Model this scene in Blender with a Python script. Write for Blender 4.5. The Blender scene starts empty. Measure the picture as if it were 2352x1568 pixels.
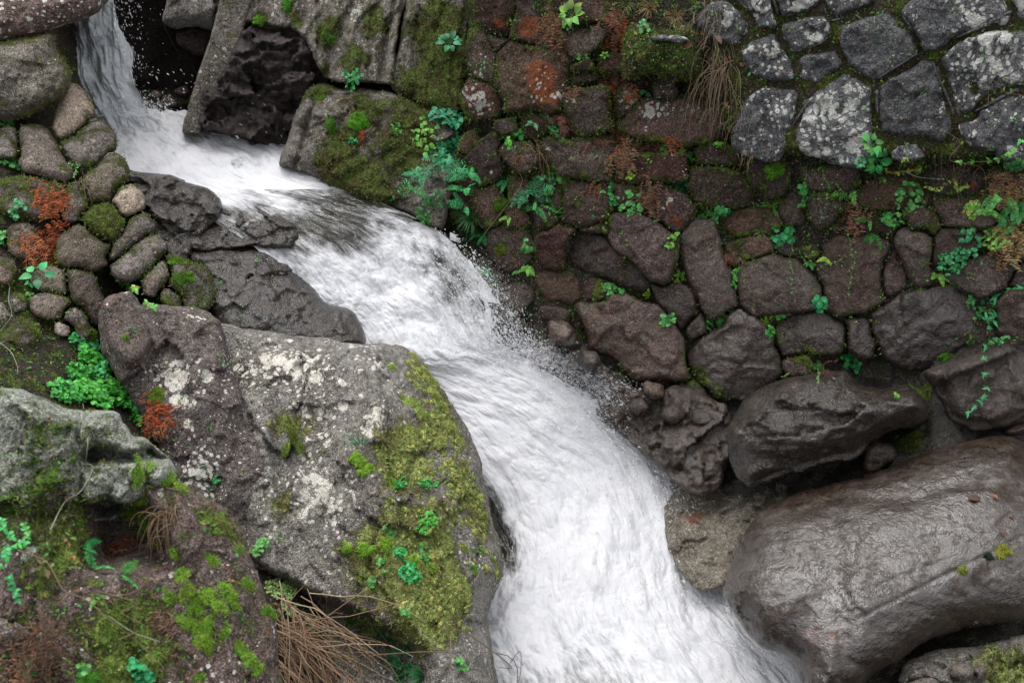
import bpy, math, random
import numpy as np
from mathutils import Vector, Matrix
R_ = math.radians
S = bpy.context.scene
COL = S.collection
rng = np.random.default_rng(7)
random.seed(7)

# ------------------------------------------------------------------ camera, sky, sun, exposure
PITCH = 30.0
cam_d = bpy.data.cameras.new('camera'); cam = bpy.data.objects.new('camera', cam_d); COL.objects.link(cam)
cam.location = (0, 0, 0); cam.rotation_euler = (R_(90 - PITCH), 0, 0)
cam_d.lens = 50; cam_d.sensor_width = 36; cam_d.clip_end = 200; cam_d.clip_start = 0.05
cam_d.dof.use_dof = True; cam_d.dof.focus_distance = 7.2; cam_d.dof.aperture_fstop = 4.5
S.camera = cam
S.render.filter_size = 1.0
W = bpy.data.worlds.new('World'); S.world = W; W.use_nodes = True
wn = W.node_tree.nodes; wl = W.node_tree.links
sky = wn.new('ShaderNodeTexSky'); sky.sky_type = 'NISHITA'; sky.sun_disc = False
SUN_EL, SUN_AZ = 74.0, 320.0
sky.sun_elevation = R_(SUN_EL); sky.sun_rotation = R_(SUN_AZ); sky.dust_density = 3.0
hs = wn.new('ShaderNodeHueSaturation'); hs.inputs['Saturation'].default_value = 0.13
wl.new(sky.outputs[0], hs.inputs['Color']); wl.new(hs.outputs[0], wn['Background'].inputs['Color'])
wn['Background'].inputs['Strength'].default_value = 0.15
sun_d = bpy.data.lights.new('sun', 'SUN'); sun = bpy.data.objects.new('sun', sun_d); COL.objects.link(sun)
sun_d.energy = 0.7; sun_d.angle = R_(80); sun_d.color = (1.0, 0.97, 0.93)
# light comes from azimuth SUN_AZ (clockwise from +y), elevation SUN_EL
sd = Vector((math.sin(R_(SUN_AZ)) * math.cos(R_(SUN_EL)), math.cos(R_(SUN_AZ)) * math.cos(R_(SUN_EL)), math.sin(R_(SUN_EL))))
sun.rotation_euler = sd.to_track_quat('Z', 'Y').to_euler()
sun.location = sd * 20
S.view_settings.view_transform = 'Standard'; S.view_settings.look = 'None'
S.view_settings.exposure = 1.15; S.view_settings.gamma = 1

# ------------------------------------------------------------------ geometry of the view (layout grid of 2352 x 1568 units)
CF = np.array([0, math.cos(R_(PITCH)), -math.sin(R_(PITCH))]); CU = np.array([0, math.sin(R_(PITCH)), math.cos(R_(PITCH))]); CR = np.array([1.0, 0, 0])
def rays(u, v):
    u = np.asarray(u, float); v = np.asarray(v, float)
    return (u - 1176) / 1176 * 0.36, -(v - 784) / 1176 * 0.36
def unproj(u, v, zc):
    rx, ry = rays(u, v); zc = np.asarray(zc, float)
    return (CF[None] + rx.reshape(-1, 1) * CR[None] + ry.reshape(-1, 1) * CU[None]) * zc.reshape(-1, 1)
def proj(P):
    z = P @ CF
    return 1176 + (P @ CR) / z * 1176 / 0.36, 784 - (P @ CU) / z * 1176 / 0.36, z
TILE = dict(A=(0, 0), B=(784, 0), C=(1568, 0), D=(0, 522.7), E=(784, 522.7), F=(1568, 522.7), G=(0, 1045.3), H=(784, 1045.3), I=(1568, 1045.3))
def T(t, pts):
    o = TILE[t]
    return [(o[0] + x / 3, o[1] + y / 3) for x, y in pts]
def wall_z(u, v, a=7.6):
    rx, ry = rays(u, v); return a / (1 + .3 * rx + .178 * ry)
def flat_z(u, v, Z):
    rx, ry = rays(u, v); return Z / (-.5 + .866 * ry)
def bank_z(u, v):
    z0 = 7.3; r0 = rays(200, 400); rx, ry = rays(u, v)
    a = z0 * (1 - .35 * r0[0] - .7 * r0[1]); return a / (1 - .35 * rx - .7 * ry)

# ------------------------------------------------------------------ numpy noise
def _h(i, j, k, s):
    n = (i * 374761393 + j * 668265263 + k * 1274126177 + s * 144269) & 0xffffffff
    n = ((n ^ (n >> 13)) * 1274126177) & 0xffffffff
    n = (n ^ (n >> 16)) & 0xffffffff
    return n
_G = rng.normal(size=(256, 3)); _G /= np.linalg.norm(_G, axis=1)[:, None]
def pn(P, s=0):
    P = np.asarray(P, float); I = np.floor(P).astype(np.int64); f = P - I
    w = f * f * f * (f * (f * 6 - 15) + 10); out = np.zeros(len(P))
    for a in (0, 1):
        for b in (0, 1):
            for c in (0, 1):
                g = _G[_h(I[:, 0] + a, I[:, 1] + b, I[:, 2] + c, s) & 255]
                d = (g * (f - np.array([a, b, c]))).sum(1)
                out += d * (w[:, 0] if a else 1 - w[:, 0]) * (w[:, 1] if b else 1 - w[:, 1]) * (w[:, 2] if c else 1 - w[:, 2])
    return out * 1.5
def fbm(P, octv=4, gain=.5, s=0, ridge=False):
    o = np.zeros(len(P)); a = 1.0; t = 0; P = np.array(P, float)
    for i in range(octv):
        n = pn(P, s + i)
        o += a * ((1 - 2 * np.abs(n)) if ridge else n); t += a; a *= gain; P = P * 2.03 + 7.1
    return o / t
def sstep(a, b, x):
    t = np.clip((x - a) / (b - a), 0, 1); return t * t * (3 - 2 * t)

def facet(P, scale, s=0, tilt=1.0):
    """broken-rock noise: every random cell is its own tilted plane, so there are flat faces and sharp steps"""
    P = np.asarray(P, float) * scale; I = np.floor(P).astype(np.int64); best = np.full(len(P), 1e9); out = np.zeros(len(P))
    for a in (-1, 0, 1):
        for b in (-1, 0, 1):
            for c in (-1, 0, 1):
                J = I + np.array([a, b, c]); h = _h(J[:, 0], J[:, 1], J[:, 2], s); h2 = _h(J[:, 0], J[:, 1], J[:, 2], s + 17)
                sd = J + np.stack([h & 1023, (h >> 10) & 1023, (h >> 20) & 1023], 1) / 1023.0
                df = P - sd; d = (df * df).sum(1); k = d < best
                v = ((h2[k] & 1023) / 1023.0 - .5) + (_G[h2[k] >> 12 & 255] * df[k]).sum(1) * tilt
                best[k] = d[k]; out[k] = v
    return out
# ------------------------------------------------------------------ mesh helpers
def mesh_np(name, V, quads=None, tris=None, mat=None, attrs=None, parent=None, smooth=True, cols=None):
    me = bpy.data.meshes.new(name)
    nq = 0 if quads is None else len(quads); nt = 0 if tris is None else len(tris)
    V = np.asarray(V, np.float32)
    me.vertices.add(len(V)); me.vertices.foreach_set('co', V.ravel())
    loops = []
    if nq: loops.append(np.asarray(quads, np.int32).ravel())
    if nt: loops.append(np.asarray(tris, np.int32).ravel())
    lp = np.concatenate(loops)
    me.loops.add(len(lp)); me.loops.foreach_set('vertex_index', lp)
    st = np.concatenate([np.arange(nq) * 4, nq * 4 + np.arange(nt) * 3]).astype(np.int32)
    me.polygons.add(nq + nt); me.polygons.foreach_set('loop_start', st)
    me.polygons.foreach_set('use_smooth', np.full(nq + nt, smooth))
    for k, a in (attrs or {}).items():
        at = me.attributes.new(k, 'FLOAT', 'POINT'); at.data.foreach_set('value', np.asarray(a, np.float32))
    if cols is not None:
        at = me.attributes.new('tint', 'FLOAT_COLOR', 'POINT')
        c4 = np.ones((len(V), 4), np.float32); c4[:, :3] = cols; at.data.foreach_set('color', c4.ravel())
    me.update(calc_edges=True); me.validate()
    if mat: me.materials.append(mat)
    o = bpy.data.objects.new(name, me); COL.objects.link(o)
    if parent is not None: o.parent = parent; o.matrix_parent_inverse = parent.matrix_basis.inverted()
    return o
def tag(o, label=None, cat=None, group=None, kind=None):
    if label: o['label'] = label
    if cat: o['category'] = cat
    if group: o['group'] = group
    if kind: o['kind'] = kind
    return o
def empty(name, loc, label=None, cat=None, group=None, kind=None):
    o = bpy.data.objects.new(name, None); COL.objects.link(o); o.location = Vector([float(q) for q in loc]); o.empty_display_size = .1
    return tag(o, label, cat, group, kind)

# ------------------------------------------------------------------ node helpers
class NT:
    def __init__(s, name):
        s.m = bpy.data.materials.new(name); s.m.use_nodes = True; s.t = s.m.node_tree; s.n = s.t.nodes; s.n.clear()
        s.out = s.n.new('ShaderNodeOutputMaterial')
    def new(s, t, **kw):
        n = s.n.new(t)
        for k, v in kw.items(): setattr(n, k, v)
        return n
    def set(s, inp, v):
        if hasattr(v, 'is_linked') or isinstance(v, bpy.types.NodeSocket): s.t.links.new(v, inp)
        elif isinstance(v, tuple) and len(v) == 3 and inp.type == 'RGBA': inp.default_value = (*v, 1)
        else: inp.default_value = v
    def math(s, op, a, b=None, c=None, clamp=False):
        n = s.new('ShaderNodeMath', operation=op, use_clamp=clamp); s.set(n.inputs[0], a)
        if b is not None: s.set(n.inputs[1], b)
        if c is not None: s.set(n.inputs[2], c)
        return n.outputs[0]
    def mix(s, f, a, b, mode='MIX'):
        n = s.new('ShaderNodeMix', data_type='RGBA', blend_type=mode); s.set(n.inputs[0], f); s.set(n.inputs[6], a); s.set(n.inputs[7], b); return n.outputs[2]
    def mixf(s, f, a, b):
        n = s.new('ShaderNodeMix', data_type='FLOAT'); s.set(n.inputs[0], f); s.set(n.inputs[2], a); s.set(n.inputs[3], b); return n.outputs[0]
    def noise(s, vec, scale, detail=6, rough=.6, dist=0.0):
        n = s.new('ShaderNodeTexNoise'); s.set(n.inputs['Vector'], vec); n.inputs['Scale'].default_value = scale; n.inputs['Detail'].default_value = detail
        n.inputs['Roughness'].default_value = rough; n.inputs['Distortion'].default_value = dist; return n.outputs['Fac']
    def noisec(s, vec, scale, detail=3):
        n = s.new('ShaderNodeTexNoise'); s.set(n.inputs['Vector'], vec); n.inputs['Scale'].default_value = scale; n.inputs['Detail'].default_value = detail; return n.outputs['Color']
    def voro(s, vec, scale, feat='F1', rnd=1.0):
        n = s.new('ShaderNodeTexVoronoi', feature=feat); s.set(n.inputs['Vector'], vec); n.inputs['Scale'].default_value = scale
        n.inputs['Randomness'].default_value = rnd; return n
    def ss(s, x, a, b, lo=0.0, hi=1.0):
        n = s.new('ShaderNodeMapRange', interpolation_type='SMOOTHSTEP'); s.set(n.inputs[0], x); s.set(n.inputs[1], a); s.set(n.inputs[2], b)
        s.set(n.inputs[3], lo); s.set(n.inputs[4], hi); return n.outputs[0]
    def attr(s, name):
        n = s.new('ShaderNodeAttribute', attribute_name=name); return n
    def vadd(s, a, b, op='ADD'):
        n = s.new('ShaderNodeVectorMath', operation=op); s.set(n.inputs[0], a); s.set(n.inputs[1], b); return n.outputs[0]
    def vscale(s, a, k):
        n = s.new('ShaderNodeVectorMath', operation='SCALE'); s.set(n.inputs[0], a); n.inputs[3].default_value = k; return n.outputs[0]

def rock_mat(name, dark, mid, light, lichen_col=(.42, .42, .37), strata=0.0, bump=1.0, moss_a=(.05, .085, .012), moss_b=(.13, .17, .03), moss_c=(.035, .03, .015), crack=.5, spec_l=.5, fine=1.0, coarse=1.0, wior=1.62, wlo=.35, vein=0.0, wr=(.14, .42), var=.12):
    m = NT(name)
    geo = m.new('ShaderNodeNewGeometry'); oi = m.new('ShaderNodeObjectInfo')
    P0 = geo.outputs['Position']
    wob = m.vscale(m.vadd(m.noisec(P0, 4.0, 2), (.5, .5, .5), 'SUBTRACT'), .12)
    P = m.vadd(P0, wob)
    rnd = oi.outputs['Random']
    n1 = m.noise(P, 2.6, 3, .62); b2 = bump * coarse; n2 = m.noise(P, 11, 4, .68); n3 = m.noise(P, 55, 3, .7); n4 = m.noise(P, 170, 1, .7)
    base = m.mix(m.ss(n1, .34, .66), dark, mid)
    base = m.mix(m.ss(n2, .5, .72), base, light)
    base = m.mix(m.math('MULTIPLY', m.ss(n2, .5, .3), .65), base, tuple(c * .45 for c in dark))
    # grain
    base = m.mix(m.math('MULTIPLY', m.ss(n3, .52, .68), .7), base, tuple(min(1, c * 1.55) for c in light))
    base = m.mix(m.math('MULTIPLY', m.ss(n3, .48, .33), .8), base, tuple(c * .4 for c in dark))
    base = m.mix(m.math('MULTIPLY', m.ss(n4, .53, .63), .6), base, light)
    base = m.mix(m.math('MULTIPLY', m.ss(n4, .47, .38), .65), base, tuple(c * .35 for c in dark))
    # stone to stone
    hsv = m.new('ShaderNodeHueSaturation'); m.set(hsv.inputs['Color'], base); m.set(hsv.inputs['Value'], m.mixf(rnd, 1 - var, 1 + var * 1.1)); m.set(hsv.inputs['Hue'], m.mixf(m.math('FRACT', m.math('MULTIPLY', rnd, 3.77)), .5 - var * .06, .5 + var * .045))
    m.set(hsv.inputs['Saturation'], m.mixf(m.math('FRACT', m.math('MULTIPLY', rnd, 7.31)), .65, 1.2)); base = hsv.outputs[0]
    aw = m.attr('wet').outputs['Fac']; al = m.attr('lichen').outputs['Fac']; am = m.attr('moss').outputs['Fac']; ao = m.attr('orange').outputs['Fac']
    # orange algae film
    of = m.math('MULTIPLY', m.ss(m.math('ADD', ao, m.math('MULTIPLY', m.math('SUBTRACT', n2, .5), 2.2)), .46, .78), .85)
    base = m.mix(of, base, m.mix(n3, (.24, .068, .024), (.13, .035, .016)))
    # crustose lichen: two sizes of rounded, broken blotches
    v1 = m.voro(P, 12); v2 = m.voro(P, 34)
    lowm = m.noise(P0, 3.3, 2, .6)
    k1 = m.ss(m.math('SUBTRACT', m.math('ADD', v1.outputs['Distance'], m.math('MULTIPLY', m.math('SUBTRACT', n3, .5), .55)), m.math('MULTIPLY', m.math('SUBTRACT', m.math('ADD', al, lowm), .74), 1.1)), .06, .0)
    k2 = m.ss(m.math('SUBTRACT', m.math('ADD', v2.outputs['Distance'], m.math('MULTIPLY', m.math('SUBTRACT', n3, .5), .5)), m.math('MULTIPLY', m.math('SUBTRACT', m.math('ADD', al, m.noise(P0, 6.0, 2, .6)), .67), 1.0)), .07, .0)
    lk = m.math('MULTIPLY', m.math('MAXIMUM', k1, k2), m.ss(al, .02, .12))
    lcol = m.mix(m.ss(n4, .35, .6), tuple(c * .62 for c in lichen_col), lichen_col)
    base = m.mix(m.math('MULTIPLY', lk, .92), base, lcol)
    # moss
    sepn = m.new('ShaderNodeSeparateXYZ'); m.set(sepn.inputs[0], geo.outputs['Normal'])
    mk_in = m.math('ADD', m.math('ADD', am, m.math('MULTIPLY', m.math('SUBTRACT', n2, .5), 2.1)), m.math('MULTIPLY', m.math('SUBTRACT', n3, .5), .8))
    mk = m.ss(mk_in, .42, .62)
    mcol = m.mix(m.ss(n3, .35, .68), moss_a, moss_b); mcol = m.mix(m.math('MULTIPLY', m.ss(m.noise(P0, 8, 3, .7), .47, .62), .75), mcol, moss_c)
    mcol = m.mix(m.math('MULTIPLY', m.ss(n4, .5, .3), .6), mcol, tuple(c * .35 for c in moss_a))
    # a damp stain surrounds the moss
    base = m.mix(m.math('MULTIPLY', m.ss(mk_in, .22, .46), .55), base, tuple(c * .5 for c in moss_c))
    col = m.mix(mk, base, mcol)
    # bump: grain, pits, cracks, moss tufts
    if crack >= .3:
        vc = m.voro(m.vadd(P, m.vscale(m.noisec(P0, 9, 1), .09)), 4.0, 'DISTANCE_TO_EDGE')
        col = m.mix(m.math('MULTIPLY', m.ss(vc.outputs['Distance'], .016, .0), m.math('MULTIPLY', m.ss(n1, .45, .6), crack)), col, tuple(c * .2 for c in dark))
    h = m.math('ADD', m.math('MULTIPLY', n2, .022 * b2), m.math('MULTIPLY', n3, .019 * bump * fine))
    h = m.math('ADD', h, m.math('MULTIPLY', n4, .0055 * bump * fine))
    h = m.math('ADD', h, m.math('MULTIPLY', lk, .002))
    h = m.math('ADD', h, m.math('MULTIPLY', mk, m.math('MULTIPLY', n4, .018)))
    bp = m.new('ShaderNodeBump'); bp.inputs['Distance'].default_value = 1.0; m.set(bp.inputs['Height'], h); m.set(bp.inputs['Strength'], m.mixf(aw, 1.0, .42))
    if vein:
        vn = m.new('ShaderNodeMapping'); m.set(vn.inputs[0], P); vn.inputs[3].default_value = (1, 1, 2.2)
        va = m.noise(vn.outputs[0], 13, 3, .6, .6); vb = m.math('ABSOLUTE', m.math('SUBTRACT', va, .5)); vk = m.math('MULTIPLY', m.ss(vb, .035, .006), m.ss(n1, .42, .56))
        aw = m.math('MULTIPLY', aw, m.math('SUBTRACT', 1.0, m.math('MULTIPLY', vk, vein)))
    wetm = m.math('MULTIPLY', m.math('MULTIPLY', aw, m.ss(m.math('ADD', n1, m.math('MULTIPLY', n2, .6)), .60, .76, wlo, 1.0)), m.math('SUBTRACT', 1.0, m.math('MAXIMUM', mk, m.math('MULTIPLY', lk, .7))))
    col = m.mix(m.math('MULTIPLY', wetm, .55), col, m.mix(1.0, col, (.38, .36, .34), 'MULTIPLY'))
    b = m.new('ShaderNodeBsdfPrincipled'); m.set(b.inputs['Base Color'], col)
    m.set(b.inputs['Roughness'], m.mixf(wetm, m.mixf(n2, .75, .92), m.mixf(m.ss(n2, .4, .62), wr[0], wr[1])))
    m.set(b.inputs['Specular IOR Level'], m.mixf(wetm, .22, spec_l)); m.set(b.inputs['IOR'], m.mixf(wetm, 1.45, wior)); m.set(b.inputs['Normal'], bp.outputs[0])
    m.t.links.new(b.outputs[0], m.out.inputs[0])
    return m.m

M_WALL = rock_mat('wall_stone_rock', (.037, .022, .016), (.074, .045, .033), (.130, .093, .073), crack=.25, var=.46)
M_GREY = rock_mat('grey_mortar_stone_rock', (.064, .063, .065), (.112, .112, .116), (.185, .185, .19), lichen_col=(.58, .58, .54), crack=.35, bump=1.25)
M_SLAB = rock_mat('grey_slab_rock', (.085, .072, .062), (.17, .155, .135), (.27, .25, .22), moss_a=(.05, .075, .016), moss_b=(.14, .18, .04), moss_c=(.075, .048, .024), crack=.5)
M_BED = rock_mat('bedrock', (.095, .080, .066), (.185, .165, .140), (.31, .29, .25), lichen_col=(.70, .66, .58), moss_a=(.15, .19, .045), moss_b=(.38, .42, .14), moss_c=(.15, .115, .06), crack=.6)
M_PURP = rock_mat('purple_bedrock', (.066, .046, .041), (.130, .093, .083), (.25, .205, .18), lichen_col=(.70, .67, .60), moss_a=(.08, .14, .02), moss_b=(.22, .30, .06), moss_c=(.05, .04, .02), crack=.5)
M_PALE = rock_mat('pale_foreground_rock', (.22, .235, .18), (.42, .44, .365), (.62, .64, .55), moss_a=(.06, .13, .015), moss_b=(.13, .25, .03), moss_c=(.05, .05, .02), crack=.4, bump=2.0)
M_COB = rock_mat('cobble_rock', (.085, .068, .056), (.16, .130, .105), (.25, .215, .175), lichen_col=(.44, .42, .38), crack=.0, bump=.9, var=.28, moss_c=(.05, .028, .012))
M_PCOB = rock_mat('pale_cobble_rock', (.20, .160, .128), (.30, .25, .20), (.38, .33, .27), crack=.0, bump=.35)
M_WET = rock_mat('wet_rock', (.024, .017, .012), (.042, .031, .023), (.070, .054, .042), crack=.35, bump=2.0, spec_l=.5, wior=1.62, wlo=.5, vein=.4, wr=(.10, .26))
M_GRAV = rock_mat('tan_gravel_rock', (.10, .077, .048), (.18, .145, .096), (.30, .255, .185), crack=.0, bump=1.2)
M_BIG = rock_mat('wet_boulder_rock', (.022, .012, .008), (.036, .023, .015), (.054, .040, .029), crack=.12, bump=.5, spec_l=.5, fine=2.2, coarse=.22, wior=1.95, wlo=.35, vein=.5, wr=(.24, .40))
M_SOIL = rock_mat('mossy_soil', (.026, .020, .014), (.055, .042, .028), (.095, .075, .05), crack=.0, bump=1.6)
M_MORTAR = rock_mat('mossy_mortar', (.034, .027, .017), (.060, .048, .029), (.105, .085, .055), moss_a=(.055, .085, .012), moss_b=(.12, .16, .028), moss_c=(.048, .036, .018), crack=.0, bump=1.3)
M_CAVE = rock_mat('dark_cave_rock', (.010, .008, .007), (.022, .016, .013), (.05, .035, .028), crack=.4)  # the cave's shade is put into this near-black rock colour

# ------------------------------------------------------------------ rock builder
SURF = []     # (V, F, moss, visible front verts) kept for the moss scatter
def smooth_poly(pts, rnd, n=2):
    p = np.array(pts, float)
    for _ in range(n):
        q = np.roll(p, -1, 0); r = rnd
        a = p * (1 - r) + q * r; b = p * r + q * (1 - r)
        p = np.stack([a, b], 1).reshape(-1, 2)
    return p
def sdf_poly(Q, X):
    A = Q; B = np.roll(Q, -1, 0); n = len(X); d = np.full(n, 1e9); cl = np.zeros((n, 2)); ins = np.zeros(n, bool)
    for a, b in zip(A, B):
        ab = b - a; L2 = ab @ ab
        if L2 < 1e-12: continue
        t = np.clip(((X - a) @ ab) / L2, 0, 1); c = a + t[:, None] * ab; dd = ((X - c) ** 2).sum(1)
        k = dd < d; d[k] = dd[k]; cl[k] = c[k]
        cond = (a[1] > X[:, 1]) != (b[1] > X[:, 1])
        if abs(ab[1]) > 1e-12:
            ins ^= cond & (X[:, 0] < (X[:, 1] - a[1]) / ab[1] * ab[0] + a[0])
    return np.sqrt(d), cl, ins
BLOBS = []    # world-space patches: (kind, centre, radius, strength)
def rock(name, pts, zc, b=0., c=0., H=.08, Rr=.07, depth=.3, cell=.011, rnd=.22, facets=3, tilt=.25, amp=.022, freq=5., ridge=.0, mat=None, moss=0., rim_moss=0., lichen=0., wet=0.,
         orange=0., label=None, cat=None, group=None, parent=None, grow=0.0, p=2.2, hf=None, jit=.012, strata=None, seed=None, up_moss=0.0, fit=None, G=.03, gap=.012, frac=.0, fscale=(6., 15.), fax=(1., 1., 1.)):
    sd_ = len(SURF) * 13 + 5 if seed is None else seed
    rg = np.random.default_rng(sd_)
    pts = np.array(pts, float); cen = pts.mean(0)
    pts = cen + (pts - cen) * (1 + grow)
    pl = smooth_poly(pts, rnd, 2)
    if callable(zc): zc = float(zc(cen[0], cen[1]))
    r0 = rays(cen[0], cen[1]); a = zc * (1 - b * r0[0] - c * r0[1])
    def onplane(u, v):
        rx, ry = rays(u, v); return unproj(u, v, a / (1 - b * rx - c * ry))
    P3 = onplane(pl[:, 0], pl[:, 1]); O = onplane(cen[:1], cen[1:])[0]
    n = -CF + b * CR + c * CU; n /= np.linalg.norm(n)
    e1 = CR - (CR @ n) * n; e1 /= np.linalg.norm(e1); e2 = np.cross(n, e1)
    Q = np.stack([(P3 - O) @ e1, (P3 - O) @ e2], 1)
    cell = min(cell, float((Q.max(0) - Q.min(0)).min()) / 9)
    G_ = G if fit is not None else 0.0
    lo = Q.min(0) - cell * 2 - G_ - jit; hi = Q.max(0) + cell * 2 + G_ + jit
    nx = int((hi[0] - lo[0]) / cell) + 1; ny = int((hi[1] - lo[1]) / cell) + 1
    gx, gy = np.meshgrid(lo[0] + np.arange(nx) * cell, lo[1] + np.arange(ny) * cell, indexing='ij')
    X = np.stack([gx.ravel(), gy.ravel()], 1)
    d, cl, ins = sdf_poly(Q, X); sg = np.where(ins, -d, d); f = G_ - sg
    if fit is not None:
        so = np.full(len(X), 9.0)
        for other in fit:
            oc = np.mean(other, 0)
            if abs(oc[0] - cen[0]) > 420 or abs(oc[1] - cen[1]) > 300 or (abs(oc[0] - cen[0]) < .01 and abs(oc[1] - cen[1]) < .01): continue
            o_ = np.array(other, float); P4 = onplane(o_[:, 0], o_[:, 1]); Q4 = np.stack([(P4 - O) @ e1, (P4 - O) @ e2], 1)
            if Q4[:, 0].min() > hi[0] + G_ or Q4[:, 0].max() < lo[0] - G_ or Q4[:, 1].min() > hi[1] + G_ or Q4[:, 1].max() < lo[1] - G_: continue
            d2, _, in2 = sdf_poly(Q4, X); so = np.minimum(so, np.where(in2, -d2, d2))
        f = np.minimum(f, (so - sg) * .5 - gap * .5)
    XN = np.column_stack([X, np.full(len(X), sd_ * 1.7)])
    f = f + jit * (fbm(XN * 7, 4, .6, 3) * 1.3 + .8 * facet(XN * 1.0, 9.0, 5, .5))
    f2 = f.reshape(nx, ny); gfx, gfy = np.gradient(f2, cell); gm_ = np.sqrt(gfx ** 2 + gfy ** 2) + 1e-6
    step = np.clip(f2 / np.maximum(gm_, .5), -1.6 * cell, 1.6 * cell)
    cl = X - np.stack([(gfx / gm_ * step).ravel(), (gfy / gm_ * step).ravel()], 1)
    ins = f > .3 * cell; d = f
    idx = np.arange(nx * ny).reshape(nx, ny)
    F = np.stack([idx[:-1, :-1], idx[1:, :-1], idx[1:, 1:], idx[:-1, 1:]], -1).reshape(-1, 4)
    if not ins[F].any(): ins = f > 0
    if not ins[F].any(): ins = sg < 0
    F = F[ins[F].any(1)]
    used = np.unique(F); mp = np.full(nx * ny, -1); mp[used] = np.arange(len(used)); F = mp[F]
    x = X[used].copy(); i_ = ins[used]; dd = np.where(i_, d[used], 0.0); x[~i_] = cl[used][~i_]
    sz = max(Q.max(0) - Q.min(0)) * .5
    s = np.clip(dd / Rr, 0, 1); prof = (1 - (1 - s) ** p) ** (1 / p)
    top = np.full(len(x), 1.0)
    for k in range(facets):
        an = rg.uniform(0, 6.28); g = rg.uniform(.3, 1) * tilt
        f = 1.0 + rg.uniform(-.05, .25) + (math.cos(an) * x[:, 0] + math.sin(an) * x[:, 1]) / sz * g / max(H / sz, .25) * .6
        top = np.minimum(top, f)
    h = H * prof * np.maximum(top, .25)
    X3 = np.column_stack([x, np.full(len(x), 0.0)]); W3 = O + x[:, :1] * e1 + x[:, 1:] * e2
    nz = fbm(W3 * freq, 6, .52, sd_ % 50)
    nz2 = fbm(W3 * freq * 1.3 + 3.3, 5, .5, 11, ridge=True)
    edge = np.clip(dd / (Rr * .5), 0, 1)
    h = h + edge * amp * (nz * 2 * (1 - ridge) + nz2 * ridge * 1.4)
    if strata is not None:
        sx, sy, sf, sa = strata
        ph = (x[:, 0] * sx + x[:, 1] * sy) * sf + fbm(W3 * 2.2, 3, .5, 23) * 1.2
        saw = ph - np.floor(ph); h = h + edge * sa * (np.where(saw < .82, saw / .82, (1 - saw) / .18) - .5) * (.5 + pn(W3 * 2 + 9.1))
    if hf is not None:
        u, v, _ = proj(W3); h = h + hf(u, v, dd, x, W3) * np.clip(dd / (cell * 3), 0, 1)
    if frac:
        fe = W3 @ np.stack([e1 * fax[0], e2 * fax[1], n * fax[2]], 1)
        fe = fe + .05 * np.stack([fbm(W3 * 6, 2, .5, 71), fbm(W3 * 6 + 9, 2, .5, 73), 0 * h], 1)
        h = h + edge * frac * (facet(fe, fscale[0], sd_, 1.1) + .45 * facet(fe, fscale[1], sd_ + 3, 1.2) + .15 * facet(fe, fscale[1] * 2.3, sd_ + 5, 1.2))
    rd = -(CF + r0[0] * CR + r0[1] * CU); rd /= np.linalg.norm(rd)
    V = W3 + h[:, None] * rd
    lat = amp * .5 * edge
    V = V + (lat * fbm(W3 * freq * 1.7 + 51, 3, .5, 7))[:, None] * e1 + (lat * fbm(W3 * freq * 1.7 + 91, 3, .5, 9))[:, None] * e2
    # back: skirt + cap
    E = np.concatenate([F[:, [0, 1]], F[:, [1, 2]], F[:, [2, 3]], F[:, [3, 0]]])
    key = np.sort(E, 1); _, inv, cnt = np.unique(key[:, 0] * 10_000_000 + key[:, 1], return_inverse=True, return_counts=True)
    BE = E[cnt[inv] == 1]; bv = np.unique(BE); nb = len(bv); m2 = np.full(len(V), -1); m2[bv] = np.arange(nb)
    N0 = len(V); cx = x[bv].mean(0)
    ring1 = W3[bv] - rd * depth * .45; xb = cx + (x[bv] - cx) * .8
    ring2 = O + xb[:, :1] * e1 + xb[:, 1:] * e2 - rd * depth
    Vall = np.concatenate([V, ring1, ring2, [O + cx[0] * e1 + cx[1] * e2 - rd * depth * 1.05]])
    a0, b0 = BE[:, 0], BE[:, 1]; A1, B1 = N0 + m2[a0], N0 + m2[b0]; A2, B2 = A1 + nb, B1 + nb
    quads = np.concatenate([F, np.stack([b0, a0, A1, B1], 1), np.stack([B1, A1, A2, B2], 1)])
    tris = np.stack([B2, A2, np.full(len(A2), N0 + 2 * nb)], 1)
    ext = np.concatenate([dd, np.zeros(2 * nb + 1)])
    rim = np.exp(-ext / .035); Nall = len(Vall)
    att = {}
    at_m = np.full(Nall, moss) + rim_moss * rim
    if up_moss:
        nrm = np.zeros((Nall, 3)); fn = np.cross(Vall[F[:, 2]] - Vall[F[:, 0]], Vall[F[:, 3]] - Vall[F[:, 1]])
        for k in range(4): np.add.at(nrm, F[:, k], fn)
        nrm /= np.linalg.norm(nrm, axis=1)[:, None] + 1e-9
        at_m += up_moss * sstep(.35, .8, nrm[:, 2])
    at = dict(moss=at_m, lichen=np.full(Nall, lichen), wet=np.full(Nall, wet), orange=np.full(Nall, orange))
    Oc = O - n * depth * .5
    o = mesh_np(name, Vall - Oc, quads, tris, mat or M_WALL, at)
    o.location = Oc
    if parent is not None:
        o.parent = parent; o.location = Vector(Oc) - parent.location
    tag(o, label, cat, group)
    SURF.append((Vall, F, at['moss'], o.name, n))
    return o
def blob(kind, u, v, r_px, st, zc=None):
    BLOBS.append((kind, u, v, r_px, st * {'moss': 1.5, 'lichen': 1.0, 'orange': .95, 'wet': 1.0}[kind]))

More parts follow.
